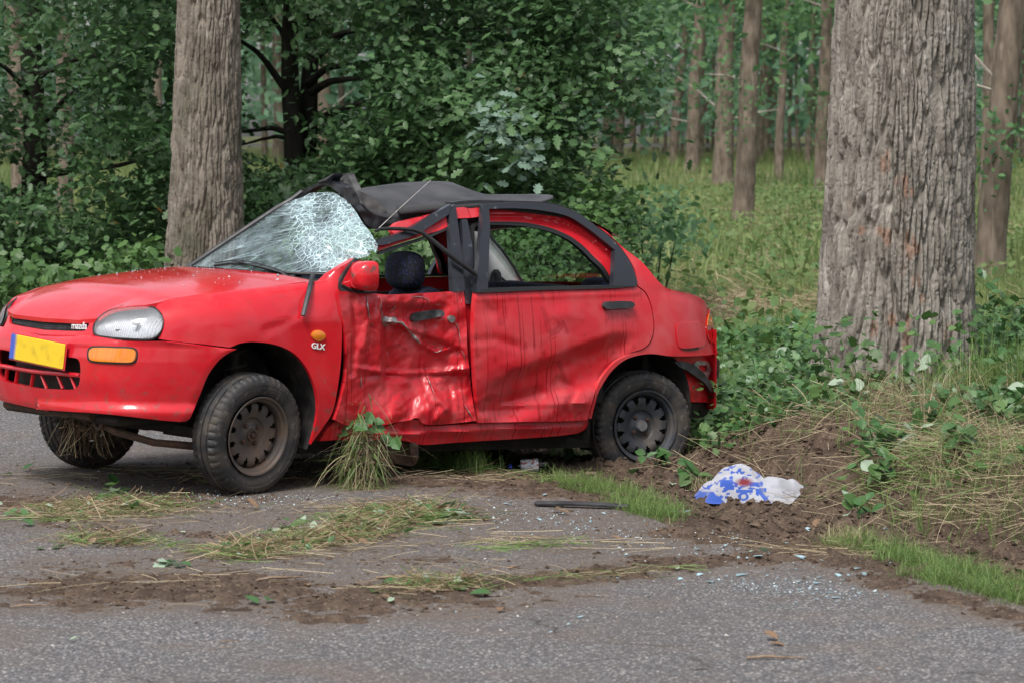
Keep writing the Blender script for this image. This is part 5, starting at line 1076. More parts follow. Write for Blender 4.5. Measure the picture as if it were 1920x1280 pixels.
# --- boot lid, rear window, rear lamps' panel, floor and inner walls
V = []
for i in range(9):
    X = -1.42 - i / 8 * .40; 
    for j in range(13):
        t = j / 12 * 2 - 1; Y = t * (.61 - .10 * (i / 8) ** 3); V.append((X, Y, .885 - .13 * i / 8 - .02 * t * t - .12 * (i / 8) ** 6 + KP * X * .35 + .02))
mesh_np('boot_lid', V, [tuple(f) for f in grid_faces(9, 13)], M['red_rear'], car)
V = []
for i in range(6):
    for j in range(13):
        t = j / 12 * 2 - 1; V.append((-1.825 + .10 * abs(t) ** 3, t * .70, .64 - i / 5 * .42))
mesh_np('tail_panel', V, [tuple(f) for f in grid_faces(6, 13)], M['red'], car)
M['glass'] = mat('clear_window_glass', (.9, .95, .93), rough=.0, trans=1)
q = NT('thin_window_glass'); tr = q.n.new('ShaderNodeBsdfTransparent'); tr.inputs[0].default_value = (.72, .80, .76, 1); gl = q.n.new('ShaderNodeBsdfGlossy'); gl.inputs['Roughness'].default_value = .02; fr = q.n.new('ShaderNodeFresnel'); fr.inputs[0].default_value = 1.5
m1 = q.n.new('ShaderNodeMixShader'); q.l.new(fr.outputs[0], m1.inputs[0]); q.l.new(tr.outputs[0], m1.inputs[1]); q.l.new(gl.outputs[0], m1.inputs[2]); q.l.new(m1.outputs[0], q.n['Material Output'].inputs[0]); M['thin'] = q.m
V = []
for i in range(5):
    for j in range(11):
        t = j / 10 * 2 - 1; s_ = i / 4; V.append((-1.10 - .34 * s_ - .0 + .05 * t * t, t * (.50 + .07 * s_), 1.15 - .28 * s_ + .02 * (1 - t * t)))
mesh_np('rear_window', V, [tuple(f) for f in grid_faces(5, 11)], M['thin'], car)
panel('pillar_trim', [(884, 424, 1), (916, 438), (922, 448), (941, 471), (961, 500), (983, 540, 1), (884, 545, 1)], planeY(-.60), M['trim'], sp=8, flange=.02, fdir=(0, -1, 0))
sb = MB(); sb.tube(project(np.array([(917, 438), (923, 448), (943, 471), (963, 500), (985, 540)], float), planeY(-.585)), .008, 6); sb.build('rear_window_seal', M['rubber'], car)
sb = MB(); c_ = project(np.array([(930, 521.)]), planeY(-.55))[0]
sb.tube([c_ + (0, 0, .045), c_ + (0, 0, .03), c_, c_ + (0, 0, -.05)], [.012, .026, .034, .036], 10); sb.tube([c_ + (-.02, .02, .0), c_ + (-.05, .02, -.02), c_ + (-.04, .02, -.05)], .007, 6); sb.build('belt_reel', M['black'], car)
# body tub: floor, bulkhead, inner door skins, all dark
tubm = MB()
tubm.box((-.10, 0, .30), (3.1, 1.30, .04)); tubm.box((.78, 0, .62), (.04, 1.42, .62)); tubm.box((-1.3, 0, .55), (.04, 1.25, .52))
tubm.box((-.1, .66, .56), (1.75, .02, .52)); tubm.box((-.1, -.66, .56), (1.75, .02, .52)); tubm.box((1.30, 0, .62), (.9, .84, .28)); tubm.box((1.66, 0, .62), (.2, 1.0, .3)); tubm.box((-1.55, 0, .52), (.42, 1.08, .36))
tubm.build('body_tub', M['dark'], car, False)
db = MB(); db.box((.62, 0, .84), (.36, 1.30, .14), bev=.04); db.build('dashboard', M['black'], car)
sw = MB(); ca = np.array([.36, .36, .90]); sw.tube([ca + np.array([.05 * math.sin(t), .18 * math.cos(t), .17 * math.sin(t)]) for t in np.linspace(0, 2 * math.pi, 33)], .012, 8, cap=False); sw.tube([ca, ca + (.22, 0, -.06)], .03, 8)
for t in (.3, 2.84, 4.71): sw.tube([ca, ca + (.05 * math.sin(t), .18 * math.cos(t), .17 * math.sin(t))], .014, 6)
sw.build('steering_wheel', M['black'], car)
def blob(c, r, n1=20, n2=14, p=.75):
    V = []; 
    for i in range(n2 + 1):
        a = -math.pi / 2 + math.pi * i / n2
        for k in range(n1):
            t = 2 * math.pi * k / n1; f = lambda x: np.sign(x) * abs(x) ** p
            V.append((c[0] + r[0] * f(math.cos(a)) * f(math.cos(t)), c[1] + r[1] * f(math.cos(a)) * f(math.sin(t)), c[2] + r[2] * f(math.sin(a))))
    return V, [tuple(f) for f in grid_faces(n2 + 1, n1, True)]
def seat(y, rest=True):
    a = MB(); a.add(*blob((-.02, y, .64), (.085, .235, .27), p=.6)); s_ = a.build('seat', M['seat'], car); a = MB(); a.add(*blob((.22, y, .44), (.26, .24, .09), p=.6)); a.build('seat_cushion', M['seat'], s_)
    if rest:
        h_ = MB(); h_.add(*blob((.045, y, .985), (.065, .125, .095), p=.72)); h_.build('headrest', M['seat'], s_)
        [(lambda h_: (h_.tube([(.03, y + dy_, .93), (.0, y + dy_, .84)], .006, 6), h_.build('headrest_post', M['steel'], s_)))(MB()) for dy_ in (-.05, .05)]
seat(.37); seat(-.37)
a = MB(); a.add(*blob((-1.02, 0, .62), (.10, .60, .26), p=.5)); rs_ = a.build('rear_seat', M['seat'], car); 
a = MB(); a.add(*blob((-1.22, .36, .86), (.06, .13, .055), p=.75)); a.build('headrest', M['seat'], rs_); a = MB(); a.add(*blob((-1.22, -.36, .84), (.06, .13, .03), p=.75)); a.build('headrest', M['seat'], rs_)
a = MB(); a.box((-1.30, 0, .83), (.36, 1.16, .02)); a.build('parcel_shelf', M['black'], car)

# --- arch liners, strut, underside
def arch(ptsuv, depth, name, m, off=-.012):
    uv = spl(ptsuv, 8, closed=False); P = project(uv, shell, -off)
    rows = [P, P - np.array([0, depth * .5, 0]) + np.array([0, 0, .02]), P - np.array([0, depth, 0])]
    n = len(P); V = np.concatenate(rows); fc = [tuple(f) for f in grid_faces(3, n)]
    c_ = rows[-1].mean(0); V = np.concatenate([V, [c_ - (0, 0, .15)]]); fc += [(2 * n + i, 2 * n + i + 1, 3 * n) for i in range(n - 1)]
    for sg in (1, -1): mesh_np(name, V * (1, sg, 1), [f if sg > 0 else f[::-1] for f in fc], m, car)
arch([(336, 792), (352, 766), (366, 734), (382, 700), (400, 673), (432, 650), (480, 640), (520, 646), (552, 661), (573, 684), (587, 711), (595, 740), (597, 770), (590, 808), (575, 842)], .36, 'arch_liner', M['liner'])
arch([(1104, 830), (1108, 784), (1115, 758), (1121, 735), (1133, 715), (1148, 693), (1170, 674), (1192, 665), (1222, 661), (1256, 666), (1280, 690), (1292, 725), (1297, 790)], .30, 'arch_liner', M['liner'])
sp3 = MB(); c0 = np.array([1.17, .56, .50]); sp3.tube([c0 + (.055 * math.cos(t), .055 * math.sin(t), .021 * t / 2) for t in np.linspace(0, 8 * math.pi, 90)], .007, 6); sp3.tube([c0 - (0, 0, .2), c0 + (0, 0, .3)], .026, 10); sp3.build('suspension_strut', M['dark'], car)
ug = MB(); ug.box((1.62, 0, .36), (.34, 1.05, .05), bev=.02); ug.box((1.35, .02, .33), (.5, .9, .06), bev=.02); ug.build('engine_undertray', M['dark'], car)
ug = MB(); ug.tube([(1.74, .30, .33), (1.72, .42, .30), (1.58, .52, .25), (1.35, .60, .22), (1.2, .62, .22)], [.016, .018, .018, .02, .022], 8)
ug.tube([(1.76, .33 + .035 * math.cos(t), .345 + .035 * math.sin(t)) for t in np.linspace(0, 2 * math.pi, 17)], .009, 6, cap=False); ug.tube([(1.2, -.6, .27), (1.2, .6, .27)], .03, 8)
ug.tube([(1.8, -.45, .37), (1.8, .35, .37)], .022, 8); ug.build('suspension_arm', M['rust'], car)

# --- wheels
def wheel(loc, yaw, camber, m_rim, hubcap, mtyre=None):
    e = empty('wheel', loc, 0, car); e.rotation_euler = (camber, 0, yaw)
    R_, W_ = .281, .165
    prof = [(-.066, .184), (-.074, .196), (-.083, .225), (-.083, .245), (-.078, .262), (-.070, .272), (-.060, .277), (-.043, .280), (-.040, .273), (-.034, .273), (-.031, .281), (-.004, .282), (-.002, .274), (.004, .274), (.006, .282), (.031, .281), (.034, .273), (.040, .273), (.043, .280), (.060, .277), (.070, .272), (.078, .262), (.083, .245), (.083, .236), (.0815, .234), (.083, .225), (.0775, .205), (.074, .196), (.066, .184)]
    N = 192
    def rf(y, r, k):
        if abs(y) > .041 and r > .258: return r - (.006 if k % 4 == 0 else 0)
        return r
    t = MB(); t.lathe(prof, N, rf); t.build('tyre', M['tyre'], e, edge=35)
    # steel disc with twelve ventilation slots
    rm = MB(); rm.lathe([(.072, .178), (.078, .184), (.081, .182), (.079, .175), (.066, .170), (.060, .160), (.052, .157), (.030, .155), (-.02, .152), (-.066, .170), (-.07, .182), (-.066, .184)], 72)
    rings = [(.026, .155), (.034, .150), (.040, .142), (.043, .132), (.044, .120), (.040, .108), (.034, .094), (.030, .082), (.020, .074), (.016, .062), (.018, .050), (.026, .040), (.030, .028)]
    NA = 120; V = []
    for (y, r) in rings:
        for k in range(NA): t_ = 2 * math.pi * k / NA; V.append((r * math.cos(t_), y, r * math.sin(t_)))
    V += [(v_[0], v_[1] - .006, v_[2]) for v_ in V]; nr = len(rings); fc = []; keep = {}
    for i in range(nr - 1):
        for k in range(NA):
            ph = k % 10; wdt = {1: 3, 2: 2, 3: 2, 4: 1}.get(i, 0)
            keep[i, k] = not (wdt and abs(ph - 4.5) <= wdt)
    for i in range(nr - 1):
        for k in range(NA):
            if not keep[i, k]: continue
            k2 = (k + 1) % NA; a, b, c, d = i * NA + k, i * NA + k2, (i + 1) * NA + k2, (i + 1) * NA + k; o_ = nr * NA
            fc += [(a, b, c, d), (a + o_, d + o_, c + o_, b + o_)]
            if not keep[i, k2 if True else 0]: fc.append((b, b + o_, c + o_, c))
            if not keep[i, (k - 1) % NA]: fc.append((a, d, d + o_, a + o_))
            if i > 0 and not keep[i - 1, k]: fc.append((a, a + o_, b + o_, b))
            if i < nr - 2 and not keep[i + 1, k]: fc.append((d, c, c + o_, d + o_))
    rm.add(V, fc); rm.build('rim', m_rim, e, edge=30)
    bk = MB(); bk.lathe([(-.03, .15), (-.03, .01)], 40); bk.build('brake_drum', M['dark'], e)
    hb = MB()
    if hubcap: hb.lathe([(.022, .030), (.044, .029), (.050, .026), (.052, .015), (.052, .001)], 24)
    else: hb.lathe([(.022, .030), (.040, .028), (.042, .020), (.034, .018), (.034, .011), (.046, .010), (.047, .001)], 24)
    hb.build('hub_cap', mat('hub_cap_grey', (.20, .21, .23), (.12, .11, .1), 30, .5) if hubcap else M['rust'], e)
    for k in range(4):
        b_ = MB(); a0 = math.pi / 4 + k * math.pi / 2 + .15; c_ = (.052 * math.cos(a0), .018, .052 * math.sin(a0))
        b_.add([(c_[0] + .010 * math.cos(t_) * s_, c_[1] + y_, c_[2] + .010 * math.sin(t_) * s_) for y_, s_ in ((0, 1), (.014, 1), (.017, .7)) for t_ in [2 * math.pi * j / 6 for j in range(6)]], [(i * 6 + j, i * 6 + (j + 1) % 6, (i + 1) * 6 + (j + 1) % 6, (i + 1) * 6 + j) for i in range(2) for j in range(6)] + [tuple(12 + j for j in range(6))])
        b_.build('wheel_bolt', M['rust'], e, False)
    return e
wheel((1.195, .70, .281), math.radians(9), math.radians(-6), M['rim'], False)
wheel((1.195, -.70, .284), math.radians(9), math.radians(2), M['rim'], False)
wheel((-1.215, .665, .171), math.radians(-11), math.radians(1), M['rim_rear'], True)
wheel((-1.215, -.665, .171), math.radians(0), 0, M['rim_rear'], True)

# --- badges
def text(body, size, loc, X, Yv, m, name, ext=.0015, bold=0, sx=1):
    cu = bpy.data.curves.new(name, 'FONT'); cu.body = body; cu.size = size; cu.extrude = ext; cu.offset = bold; cu.align_x = 'CENTER'; cu.align_y = 'CENTER'
    tmp = bpy.data.objects.new('t', cu); COL.objects.link(tmp); bpy.context.view_layer.update()
    me = bpy.data.meshes.new_from_object(tmp.evaluated_get(bpy.context.evaluated_depsgraph_get())); COL.objects.unlink(tmp); bpy.data.objects.remove(tmp)
    X = Vector(X).normalized(); Yv = Vector(Yv); Z = X.cross(Yv).normalized(); Yv = Z.cross(X)
    mt = Matrix((X * sx, Yv, Z)).transposed().to_4x4(); mt.translation = Vector(loc); me.transform(mt); me.materials.clear(); me.materials.append(m)
    me.name = name; return link(bpy.data.objects.new(name, me), car)
p0, p1 = on((136, 610.5), shell, -.012), on((164, 612), shell, -.012); text('mazda', .046, (p0 + p1) / 2 + np.array([.004, 0, 0]), (-.1, 1, .03), (0, 0, 1), M['chrome'], 'maker_badge', .002, .0002, 1.0)
p0, p1 = on((585, 648), shell, .004), on((608, 651), shell, .004); text('GLX', .036, (p0 + p1) / 2, p1 - p0, (0, 0, 1), M['chrome'], 'trim_badge', .002, .0008, 1.05)

# ================================================================== THINGS LYING ABOUT
def gp(u, v):
    z = 0.
    for _ in range(12): p = gpx(u, v, z); z = .6 * z + .4 * max(float(ter(p[0], p[1])), .004 if eco(*p)[0] < 0 else -9)
    return np.array([p[0], p[1], z])
def hz(x, y):
    t = ter(x, y); return np.where(eco(x, y)[0] < 0, np.maximum(t, .004), t)
def pscatter(n, pl, w_, seed, jit=None):
    """points along a line given in picture pixels, w_ metres wide"""
    rg = np.random.default_rng(seed); G_ = np.array([gp(*p)[:2] for p in pl]); L = np.r_[0, np.cumsum(np.linalg.norm(np.diff(G_, axis=0), axis=1))]
    t = rg.uniform(0, L[-1], n); x = np.interp(t, L, G_[:, 0]) + rg.normal(0, w_ / 2, n); y = np.interp(t, L, G_[:, 1]) + rg.normal(0, w_ / 2, n)
    d = np.stack([np.interp(t + .1, L, G_[:, 0]) - np.interp(t - .1, L, G_[:, 0]), np.interp(t + .1, L, G_[:, 1]) - np.interp(t - .1, L, G_[:, 1])], 1)
    return np.stack([x, y, hz(x, y)], 1), np.arctan2(d[:, 1], d[:, 0])
def join_stuff(name, objs, label, cat):
    pass
# --- soil crumbs on road and bank
def crumbs(name, P, size, m, seed, flat=.6):
    rg = np.random.default_rng(seed); o8 = np.array([(1, 0, 0), (0, 1, 0), (-1, 0, 0), (0, -1, 0), (0, 0, 1), (0, 0, -1)], float)
    n = len(P); V = o8[None] * rg.uniform(.5, 1.2, (n, 6, 1)) + rg.normal(0, .22, (n, 6, 3)); V[:, :, 2] *= flat; a = rg.random(n) * 6.28; c, s = np.cos(a)[:, None], np.sin(a)[:, None]
    x = V[:, :, 0] * c - V[:, :, 1] * s; y = V[:, :, 0] * s + V[:, :, 1] * c; V = np.stack([x, y, V[:, :, 2]], 2) * size[:, None, None] + P[:, None]
    t = np.array([(0, 1, 4), (1, 2, 4), (2, 3, 4), (3, 0, 4), (1, 0, 5), (2, 1, 5), (3, 2, 5), (0, 3, 5)]); fc = (np.arange(n)[:, None, None] * 6 + t[None]).reshape(-1, 3)
    return mesh_np(name, V.reshape(-1, 3), fc, m, smooth=False, col=np.repeat(rg.random(n), 6))
SOILM = leafmat('soil_crumb', (.035, .024, .018), (.13, .095, .07), .95, .0, .1)
def area(n, seed, y0=9.2, y1=18, x0=-4.5, x1=4.2, f=None):
    rg = np.random.default_rng(seed); x = rg.uniform(x0, x1, n); y = rg.uniform(y0, y1, n); k = rg.random(n) < f(x, y); x, y = x[k], y[k]; return np.stack([x, y, hz(x, y)], 1)
P = area(300000, 1, f=lambda x, y: (np.clip(soilmask(x, y) * 1.3 - .38, 0, 1) ** 1.3 + .13 * filmmask(x, y)) * (eco(x, y)[0] < 3) * .55); s_ = np.random.default_rng(2).gamma(1.4, .0030, len(P)) + .0010
tag(crumbs('soil_crumbs', P, s_.clip(0, .024) * np.where(eco(P[:, 0], P[:, 1])[0] > .3, 1.5, 1), SOILM, 5), 'loose crumbs of dark soil thrown over road and verge', 'soil', kind='stuff')
P = area(40000, 3, f=lambda x, y: np.clip(soilmask(x, y) * 1.2 - .2, 0, 1) * .35 + .02); n = len(P); rg = np.random.default_rng(4); az = rg.random(n) * 6.28; P[:, 2] += .003
tag(stalks('rootlets', P, np.stack([np.cos(az), np.sin(az), rg.normal(.04, .06, n)], 1), rg.gamma(2, .02, n), rg.uniform(.0008, .0022, n), leafmat('rootlet', (.06, .04, .03), (.24, .18, .12), .9, .0, .1), sag=.1, curl=.5), 'brown rootlets and straw bits in the thrown soil', 'litter', kind='stuff')
P = area(3500, 7, f=lambda x, y: (eco(x, y)[0] < 0) * .5); tag(crumbs('grit', P, np.random.default_rng(8).gamma(2, .0017, len(P)) + .001, leafmat('grit_stone', (.14, .13, .12), (.5, .47, .44), .9, 0, .2), 9), 'small loose grit on the asphalt', 'grit', kind='stuff')

# --- straw and torn grass
def strew(name, lines, label, m, L=(.08, .35), w_=(.002, .0045), lift=.03, up=.06, cat='straw', seg=4, along=.45, curl=.3):
    Ps, As = [], []
    for k, (n, pl, wd) in enumerate(lines): P, a = pscatter(n, pl, wd, hash_(name) + k); Ps.append(P); As.append(a)
    P = np.concatenate(Ps); a = np.concatenate(As); n = len(P); rg = np.random.default_rng(hash_(name)); az = a + rg.normal(0, along * 2, n) + (rg.random(n) < .5) * np.pi
    P[:, 2] += np.abs(rg.normal(0, lift, n)); Ln = rg.uniform(*L, n) * rg.uniform(.5, 1, n); D_ = np.stack([np.cos(az), np.sin(az), rg.normal(.0, up, n)], 1); P = P - D_ * (Ln / 2)[:, None]
    P[:, 2] = np.maximum(P[:, 2], hz(P[:, 0], P[:, 1]) + .003)
    E2 = P + D_ * Ln[:, None]; D_[:, 2] = np.maximum(D_[:, 2], (hz(E2[:, 0], E2[:, 1]) + .003 - P[:, 2]) / Ln)
    o = stalks(name, P, D_, Ln, rg.uniform(*w_, n), m, sag=.02, seg=seg, curl=curl); tag(o, label, cat, kind='stuff'); return o
def hash_(s): return sum(ord(c) * (i + 3) for i, c in enumerate(s)) % 9973
bank_lines = [(1500, [(1310, 840), (1420, 800), (1560, 830)], .42), (1500, [(1330, 760), (1480, 720), (1640, 735), (1800, 730), (1920, 700)], .40), (1300, [(1380, 830), (1500, 790), (1640, 800), (1780, 800), (1930, 800)], .42), (1000, [(1700, 860), (1780, 860), (1960, 850)], .32), (260, [(1300, 880), (1420, 880), (1540, 920), (1700, 960)], .3), (330, [(1740, 960), (1930, 990)], .3)]
strew('bank_straw', bank_lines, 'matted dry straw draped over the bank below the massive trunk', LM['straw'], (.06, .36), (.0012, .0030), .04, .35, along=1.1, seg=5, curl=.5)
strew('bank_grass', [(1100, [(1400, 740), (1560, 760), (1760, 790), (1930, 800)], .5), (500, [(1700, 880), (1930, 880)], .4)], 'flattened green grass mixed in the straw on the bank', LM['grass'], (.12, .4), (.0022, .0048), .04, .35, cat='grass', along=1.1)
strew('road_straw', [(240, [(60, 960), (200, 970), (330, 960)], .34), (90, [(120, 1010), (360, 1030), (560, 1045)], .10), (170, [(560, 1030), (700, 1000), (850, 975)], .22), (200, [(640, 950), (820, 950)], .3), (90, [(380, 1045), (640, 1035), (860, 1020), (1010, 1010)], .06), (130, [(720, 1110), (860, 1095), (1080, 1085), (1280, 1065)], .08), (120, [(0, 900), (200, 890), (400, 880)], .35), (160, [(800, 900), (1000, 900), (1060, 905)], .16), (90, [(60, 1090), (500, 1085), (900, 1060)], .5), (70, [(900, 1020), (1300, 1030)], .3), (110, [(1500, 1040), (1620, 1030)], .2)],
      'thin dry stalks strewn across the road in front of the car', LM['straw'], (.05, .40), (.0012, .003), .012, .06, along=.7)
strew('torn_grass', [(140, [(80, 980), (200, 960), (320, 945)], .28), (80, [(130, 1015), (300, 1020), (450, 1040)], .09), (170, [(420, 1050), (560, 1020), (700, 1000), (830, 970)], .12), (180, [(650, 975), (760, 960), (850, 980)], .22), (60, [(740, 1105), (900, 1095), (1150, 1080), (1300, 1065)], .09), (60, [(900, 1030), (1100, 1020)], .1), (130, [(820, 880), (1000, 900)], .2)],
      'torn green grass lying in wisps across the road', LM['grass'], (.06, .32), (.0018, .004), .012, .08, cat='grass', along=1.0)
HEAP = [([(110, 965), (230, 950), (300, 955)], .26), ([(430, 1045), (520, 1025), (600, 1015)], .15), ([(600, 1015), (690, 995)], .18), ([(700, 975), (810, 960)], .20), ([(140, 1015), (260, 1020)], .12), ([(760, 1105), (880, 1098)], .09), ([(400, 900), (480, 905)], .15)]
for nm_, m_, k_, lab_ in (('straw_heap', LM['straw'], 330, 'tangled dry stalks heaped in small clumps on the road'), ('grass_heap', LM['grass'], 240, 'tangled torn green grass heaped in small clumps on the road'), ('root_heap', LM['dead'], 260, 'brown roots tangled in the clumps on the road')):
    strew(nm_, [(int(k_ * (1 if i_ < 4 else .4)), pl_, wd_) for i_, (pl_, wd_) in enumerate(HEAP)], lab_, m_, (.05, .20), (.0014, .0036), .022, .45, cat='litter', along=2.5, seg=5, curl=.7)
rg = np.random.default_rng(99)
for nm_, m_, k_ in (('heap_leaves', LM['bramble'], 26), ('pale_heap_leaves', LM['pale'], 9), ('brown_heap_leaves', LM['dead'], 12)):
    P = np.concatenate([pscatter(k_ if i_ < 4 else k_ // 3, pl_, wd_, 200 + i_)[0] for i_, (pl_, wd_) in enumerate(HEAP)]); P[:, 2] += rg.uniform(.006, .045, len(P))
    tag(leaves(nm_, P, rg.normal(0, .5, P.shape) + [0, -.1, 1], rg.uniform(.02, .055, len(P)), OVAL, m_), {'heap_leaves': 'small green leaves caught in the grass clumps on the road', 'pale_heap_leaves': 'pale leaf undersides caught in the grass clumps on the road', 'brown_heap_leaves': 'brown leaf scraps caught in the grass clumps on the road'}[nm_], 'leaves', kind='stuff')
# a few long single stalks
for pl, g_ in (([(240, 1000), (300, 940), (330, 905), (450, 905)], .004),): pass

# --- growing grass tufts at the verge
def tufts(name, lines, label, m, h=(.05, .16), w_=(.0022, .0045), lean=.5, clump=7):
    Ps = [pscatter(n, pl, wd, hash_(name) + 5 * k)[0] for k, (n, pl, wd) in enumerate(lines)]
    P = np.concatenate(Ps); rg = np.random.default_rng(hash_(name)); P = np.repeat(P, clump, 0); P[:, :2] += rg.normal(0, .014, (len(P), 2)); P[:, 2] = hz(P[:, 0], P[:, 1]) - .005
    n = len(P); hh = rg.uniform(*h, n) * np.repeat(rg.uniform(.5, 1.15, n // clump), clump)
    return tag(blades(name, P, hh, rg.uniform(*w_, n), np.abs(rg.normal(lean, .35, n)), m, seg=4), label, 'grass', kind='stuff')
tufts('verge_grass', [(260, [(1040, 900), (1060, 905), (1130, 920)], .16), (380, [(1080, 900), (1160, 930), (1240, 965)], .15), (200, [(1150, 945), (1260, 975)], .10)], 'short bright green grass right of the plastic bottle', LM['grass'], (.025, .11), (.0015, .0034), .8)
tufts('sill_grass', [(200, [(790, 868), (850, 875), (900, 885)], .10), (90, [(810, 852), (890, 850)], .10), (50, [(1050, 855), (1090, 850)], .10)], 'bright green grass growing under the car sill', LM['grass'], (.04, .17), (.0015, .0035))
tufts('corner_grass', [(620, [(1640, 1030), (1720, 1060), (1830, 1085), (1960, 1110)], .13), (330, [(1720, 1080), (1850, 1110), (1970, 1135)], .09), (160, [(1560, 1030), (1620, 1010)], .07)], 'fringe of green grass along the asphalt edge at the lower right', LM['grass'], (.03, .12), (.0015, .0034), lean=.9)
tufts('back_grass', [(700, [(1340, 720), (1400, 690), (1520, 640)], .45), (500, [(1310, 830), (1340, 780), (1380, 740)], .22), (500, [(1830, 700), (1900, 640), (1990, 620)], .5), (200, [(1850, 760), (1960, 740)], .4)], 'tall green grass behind the car tail and beside the massive trunk', LM['grass'], (.16, .42), (.003, .007), .35)
tufts('bank_stalks', [(150, [(1380, 800), (1480, 760), (1560, 770)], .35), (260, [(1760, 800), (1860, 770), (1960, 760)], .45), (120, [(1780, 900), (1940, 900)], .3), (90, [(1600, 770), (1720, 780)], .25)], 'dry bleached stalks leaning out of the bank', LM['straw'], (.10, .42), (.0016, .0036), 1.1, clump=3)
tufts('pale_tuft', [(60, [(1560, 1015), (1610, 1030)], .07), (30, [(1290, 915), (1330, 925)], .06)], 'small tufts of bleached grass beside the towel', LM['straw'], (.05, .11))
tufts('bank_tufts', [(190, [(1440, 800), (1600, 830), (1760, 880), (1900, 900)], .5), (60, [(1740, 960), (1900, 1010)], .3)], 'small green tufts poking from the straw on the bank', LM['grass'], (.06, .2))

# --- clump of grass and roots caught between front wheel and door
def hang(name, top, ctr, n, w_, label, seed, gnd=.0, rad=(.10, .06, .10), mats=(LM['straw'], LM['grass'])):
    rg = np.random.default_rng(seed); root = empty(name, tuple(ctr)); tag(root, label, 'grass clump'); top = np.array(top) - ctr
    for m, k_, nm in ((mats[0], int(n * .5), 'dry_stalks'), (mats[1], int(n * .5), 'green_blades')):
        P0 = top + rg.normal(0, 1, (k_, 3)) * np.array(rad) * [.6, .6, .6] - [0, 0, rad[2] * .9]; D_ = rg.normal(0, 1, (k_, 3)) * [.75, .55, .65] + (P0 - top) * [3, 3, 0] - [0, 0, .75]; D_ /= np.linalg.norm(D_, axis=1)[:, None]
        L = rg.gamma(3, .045, k_).clip(.05, .21); bend = rg.normal(0, 1, (k_, 3)) * .5 - [0, 0, .7]; V = []; sg = 6; ww = rg.uniform(*w_, k_); az = rg.random(k_) * 6.28
        for i in range(sg + 1):
            t = i / sg; c_ = P0 + D_ * (L * t)[:, None] + bend * (L * t * t * .8)[:, None]; c_[:, 2] = np.maximum(c_[:, 2], gnd - ctr[2] + .004 + .01 * rg.random(k_)); a_ = np.stack([np.cos(az), np.sin(az), .3 + 0 * az], 1) * (ww * (1 - .7 * t) / 2)[:, None]; V += [c_ + a_, c_ - a_]
        V = np.stack(V, 1); b = np.arange(k_)[:, None] * (2 * sg + 2); fs = np.concatenate([b + np.array([[2 * i, 2 * i + 1, 2 * i + 3, 2 * i + 2]]) for i in range(sg)])
        tag(mesh_np(nm, V.reshape(-1, 3), fs, m, root, smooth=False, col=np.repeat(rg.random(k_), 2 * sg + 2)), kind='stuff')
    n2 = 260; Pc = top + rg.normal(0, 1, (n2, 3)) * np.array(rad) * .42 - [0, 0, rad[2] * 1.2]; so_ = crumbs('clinging_soil', Pc, rg.uniform(.006, .02, n2), SOILM, seed); so_.parent = root; tag(so_, kind='stuff')
    return root
def cw_(X_, Y_, Z_): return np.array([CT[0] + X_ * CC - Y_ * CS, CT[1] + X_ * CS + Y_ * CC, Z_])
tp = cw_(.66, .87, .30); hc = hang('grass_clump', tp, cw_(.66, .86, 0.), 760, (.0020, .0046), 'bundle of torn grass and straw hanging between front wheel and crumpled door', 3, rad=(.060, .05, .17))
tp = cw_(1.72, .16, .40); hang('root_clump', tp, cw_(1.72, .16, 0.), 150, (.0016, .0032), 'muddy roots and straw dangling under the front bumper', 4, gnd=.16, rad=(.09, .06, .05), mats=(LM['dead'], LM['straw']))
LEAFME = {}
def leafmesh(kind, m, fold=.12):
    if (kind, m.name) not in LEAFME:
        sh = {'oak': OAK, 'oval': OVAL, 'maple': MAPLE}[kind]; n = len(sh); V = sh.copy(); V[:, 0] -= .0; V[:, 2] = np.abs(V[:, 1]) * fold + .10 * np.sin(V[:, 0] * 3) * .4
        mid = np.array([(x, 0, -.0) for x in (.25, .5, .75)]); half = n // 2
        # two halves folded along a midrib
        up = [0] + list(range(1, half)) + [half]; lo_ = [half] + list(range(half + 1, n)) + [0]
        V = np.concatenate([V, [(.5, 0, .02)]]); c_ = n; fcs = [(i, (i + 1) % n, c_) for i in range(n)]
        o = mesh_np('leaf', V, fcs, m, smooth=False, col=np.full(n + 1, random.random())); LEAFME[(kind, m.name)] = o.data; bpy.data.objects.remove(o)
    return LEAFME[(kind, m.name)]
def put_leaf(kind, m, loc, size, parent=None, nrm=None, name='leaf'):
    o = bpy.data.objects.new(name, leafmesh(kind, m)); link(o, parent); n_ = Vector(nrm if nrm is not None else (random.gauss(0, .25), random.gauss(0, .25), 1)).normalized()
    o.rotation_mode = 'QUATERNION'; o.rotation_quaternion = n_.to_track_quat('Z', 'Y') @ Matrix.Rotation(random.uniform(0, 6.28), 3, 'Z').to_quaternion(); o.scale = (size, size, size * random.uniform(.8, 2.)); o.location = loc; return o
for k in range(13): put_leaf(('oval', 'maple')[k % 2], LM['bramble'], tuple(np.array([random.gauss(0, .055), random.gauss(0, .03) + .02, .27 + random.gauss(0, .045)])), random.uniform(.055, .09), hc, (random.gauss(0, .5), -.8, .7))
for u, v in ((648, 902), (640, 890)): p = gp(u, v); put_leaf('oval', LM['grass'], tuple(p - cw_(.66, .86, 0.) + [0, 0, .03]), .05, hc, (0, -1, .4))

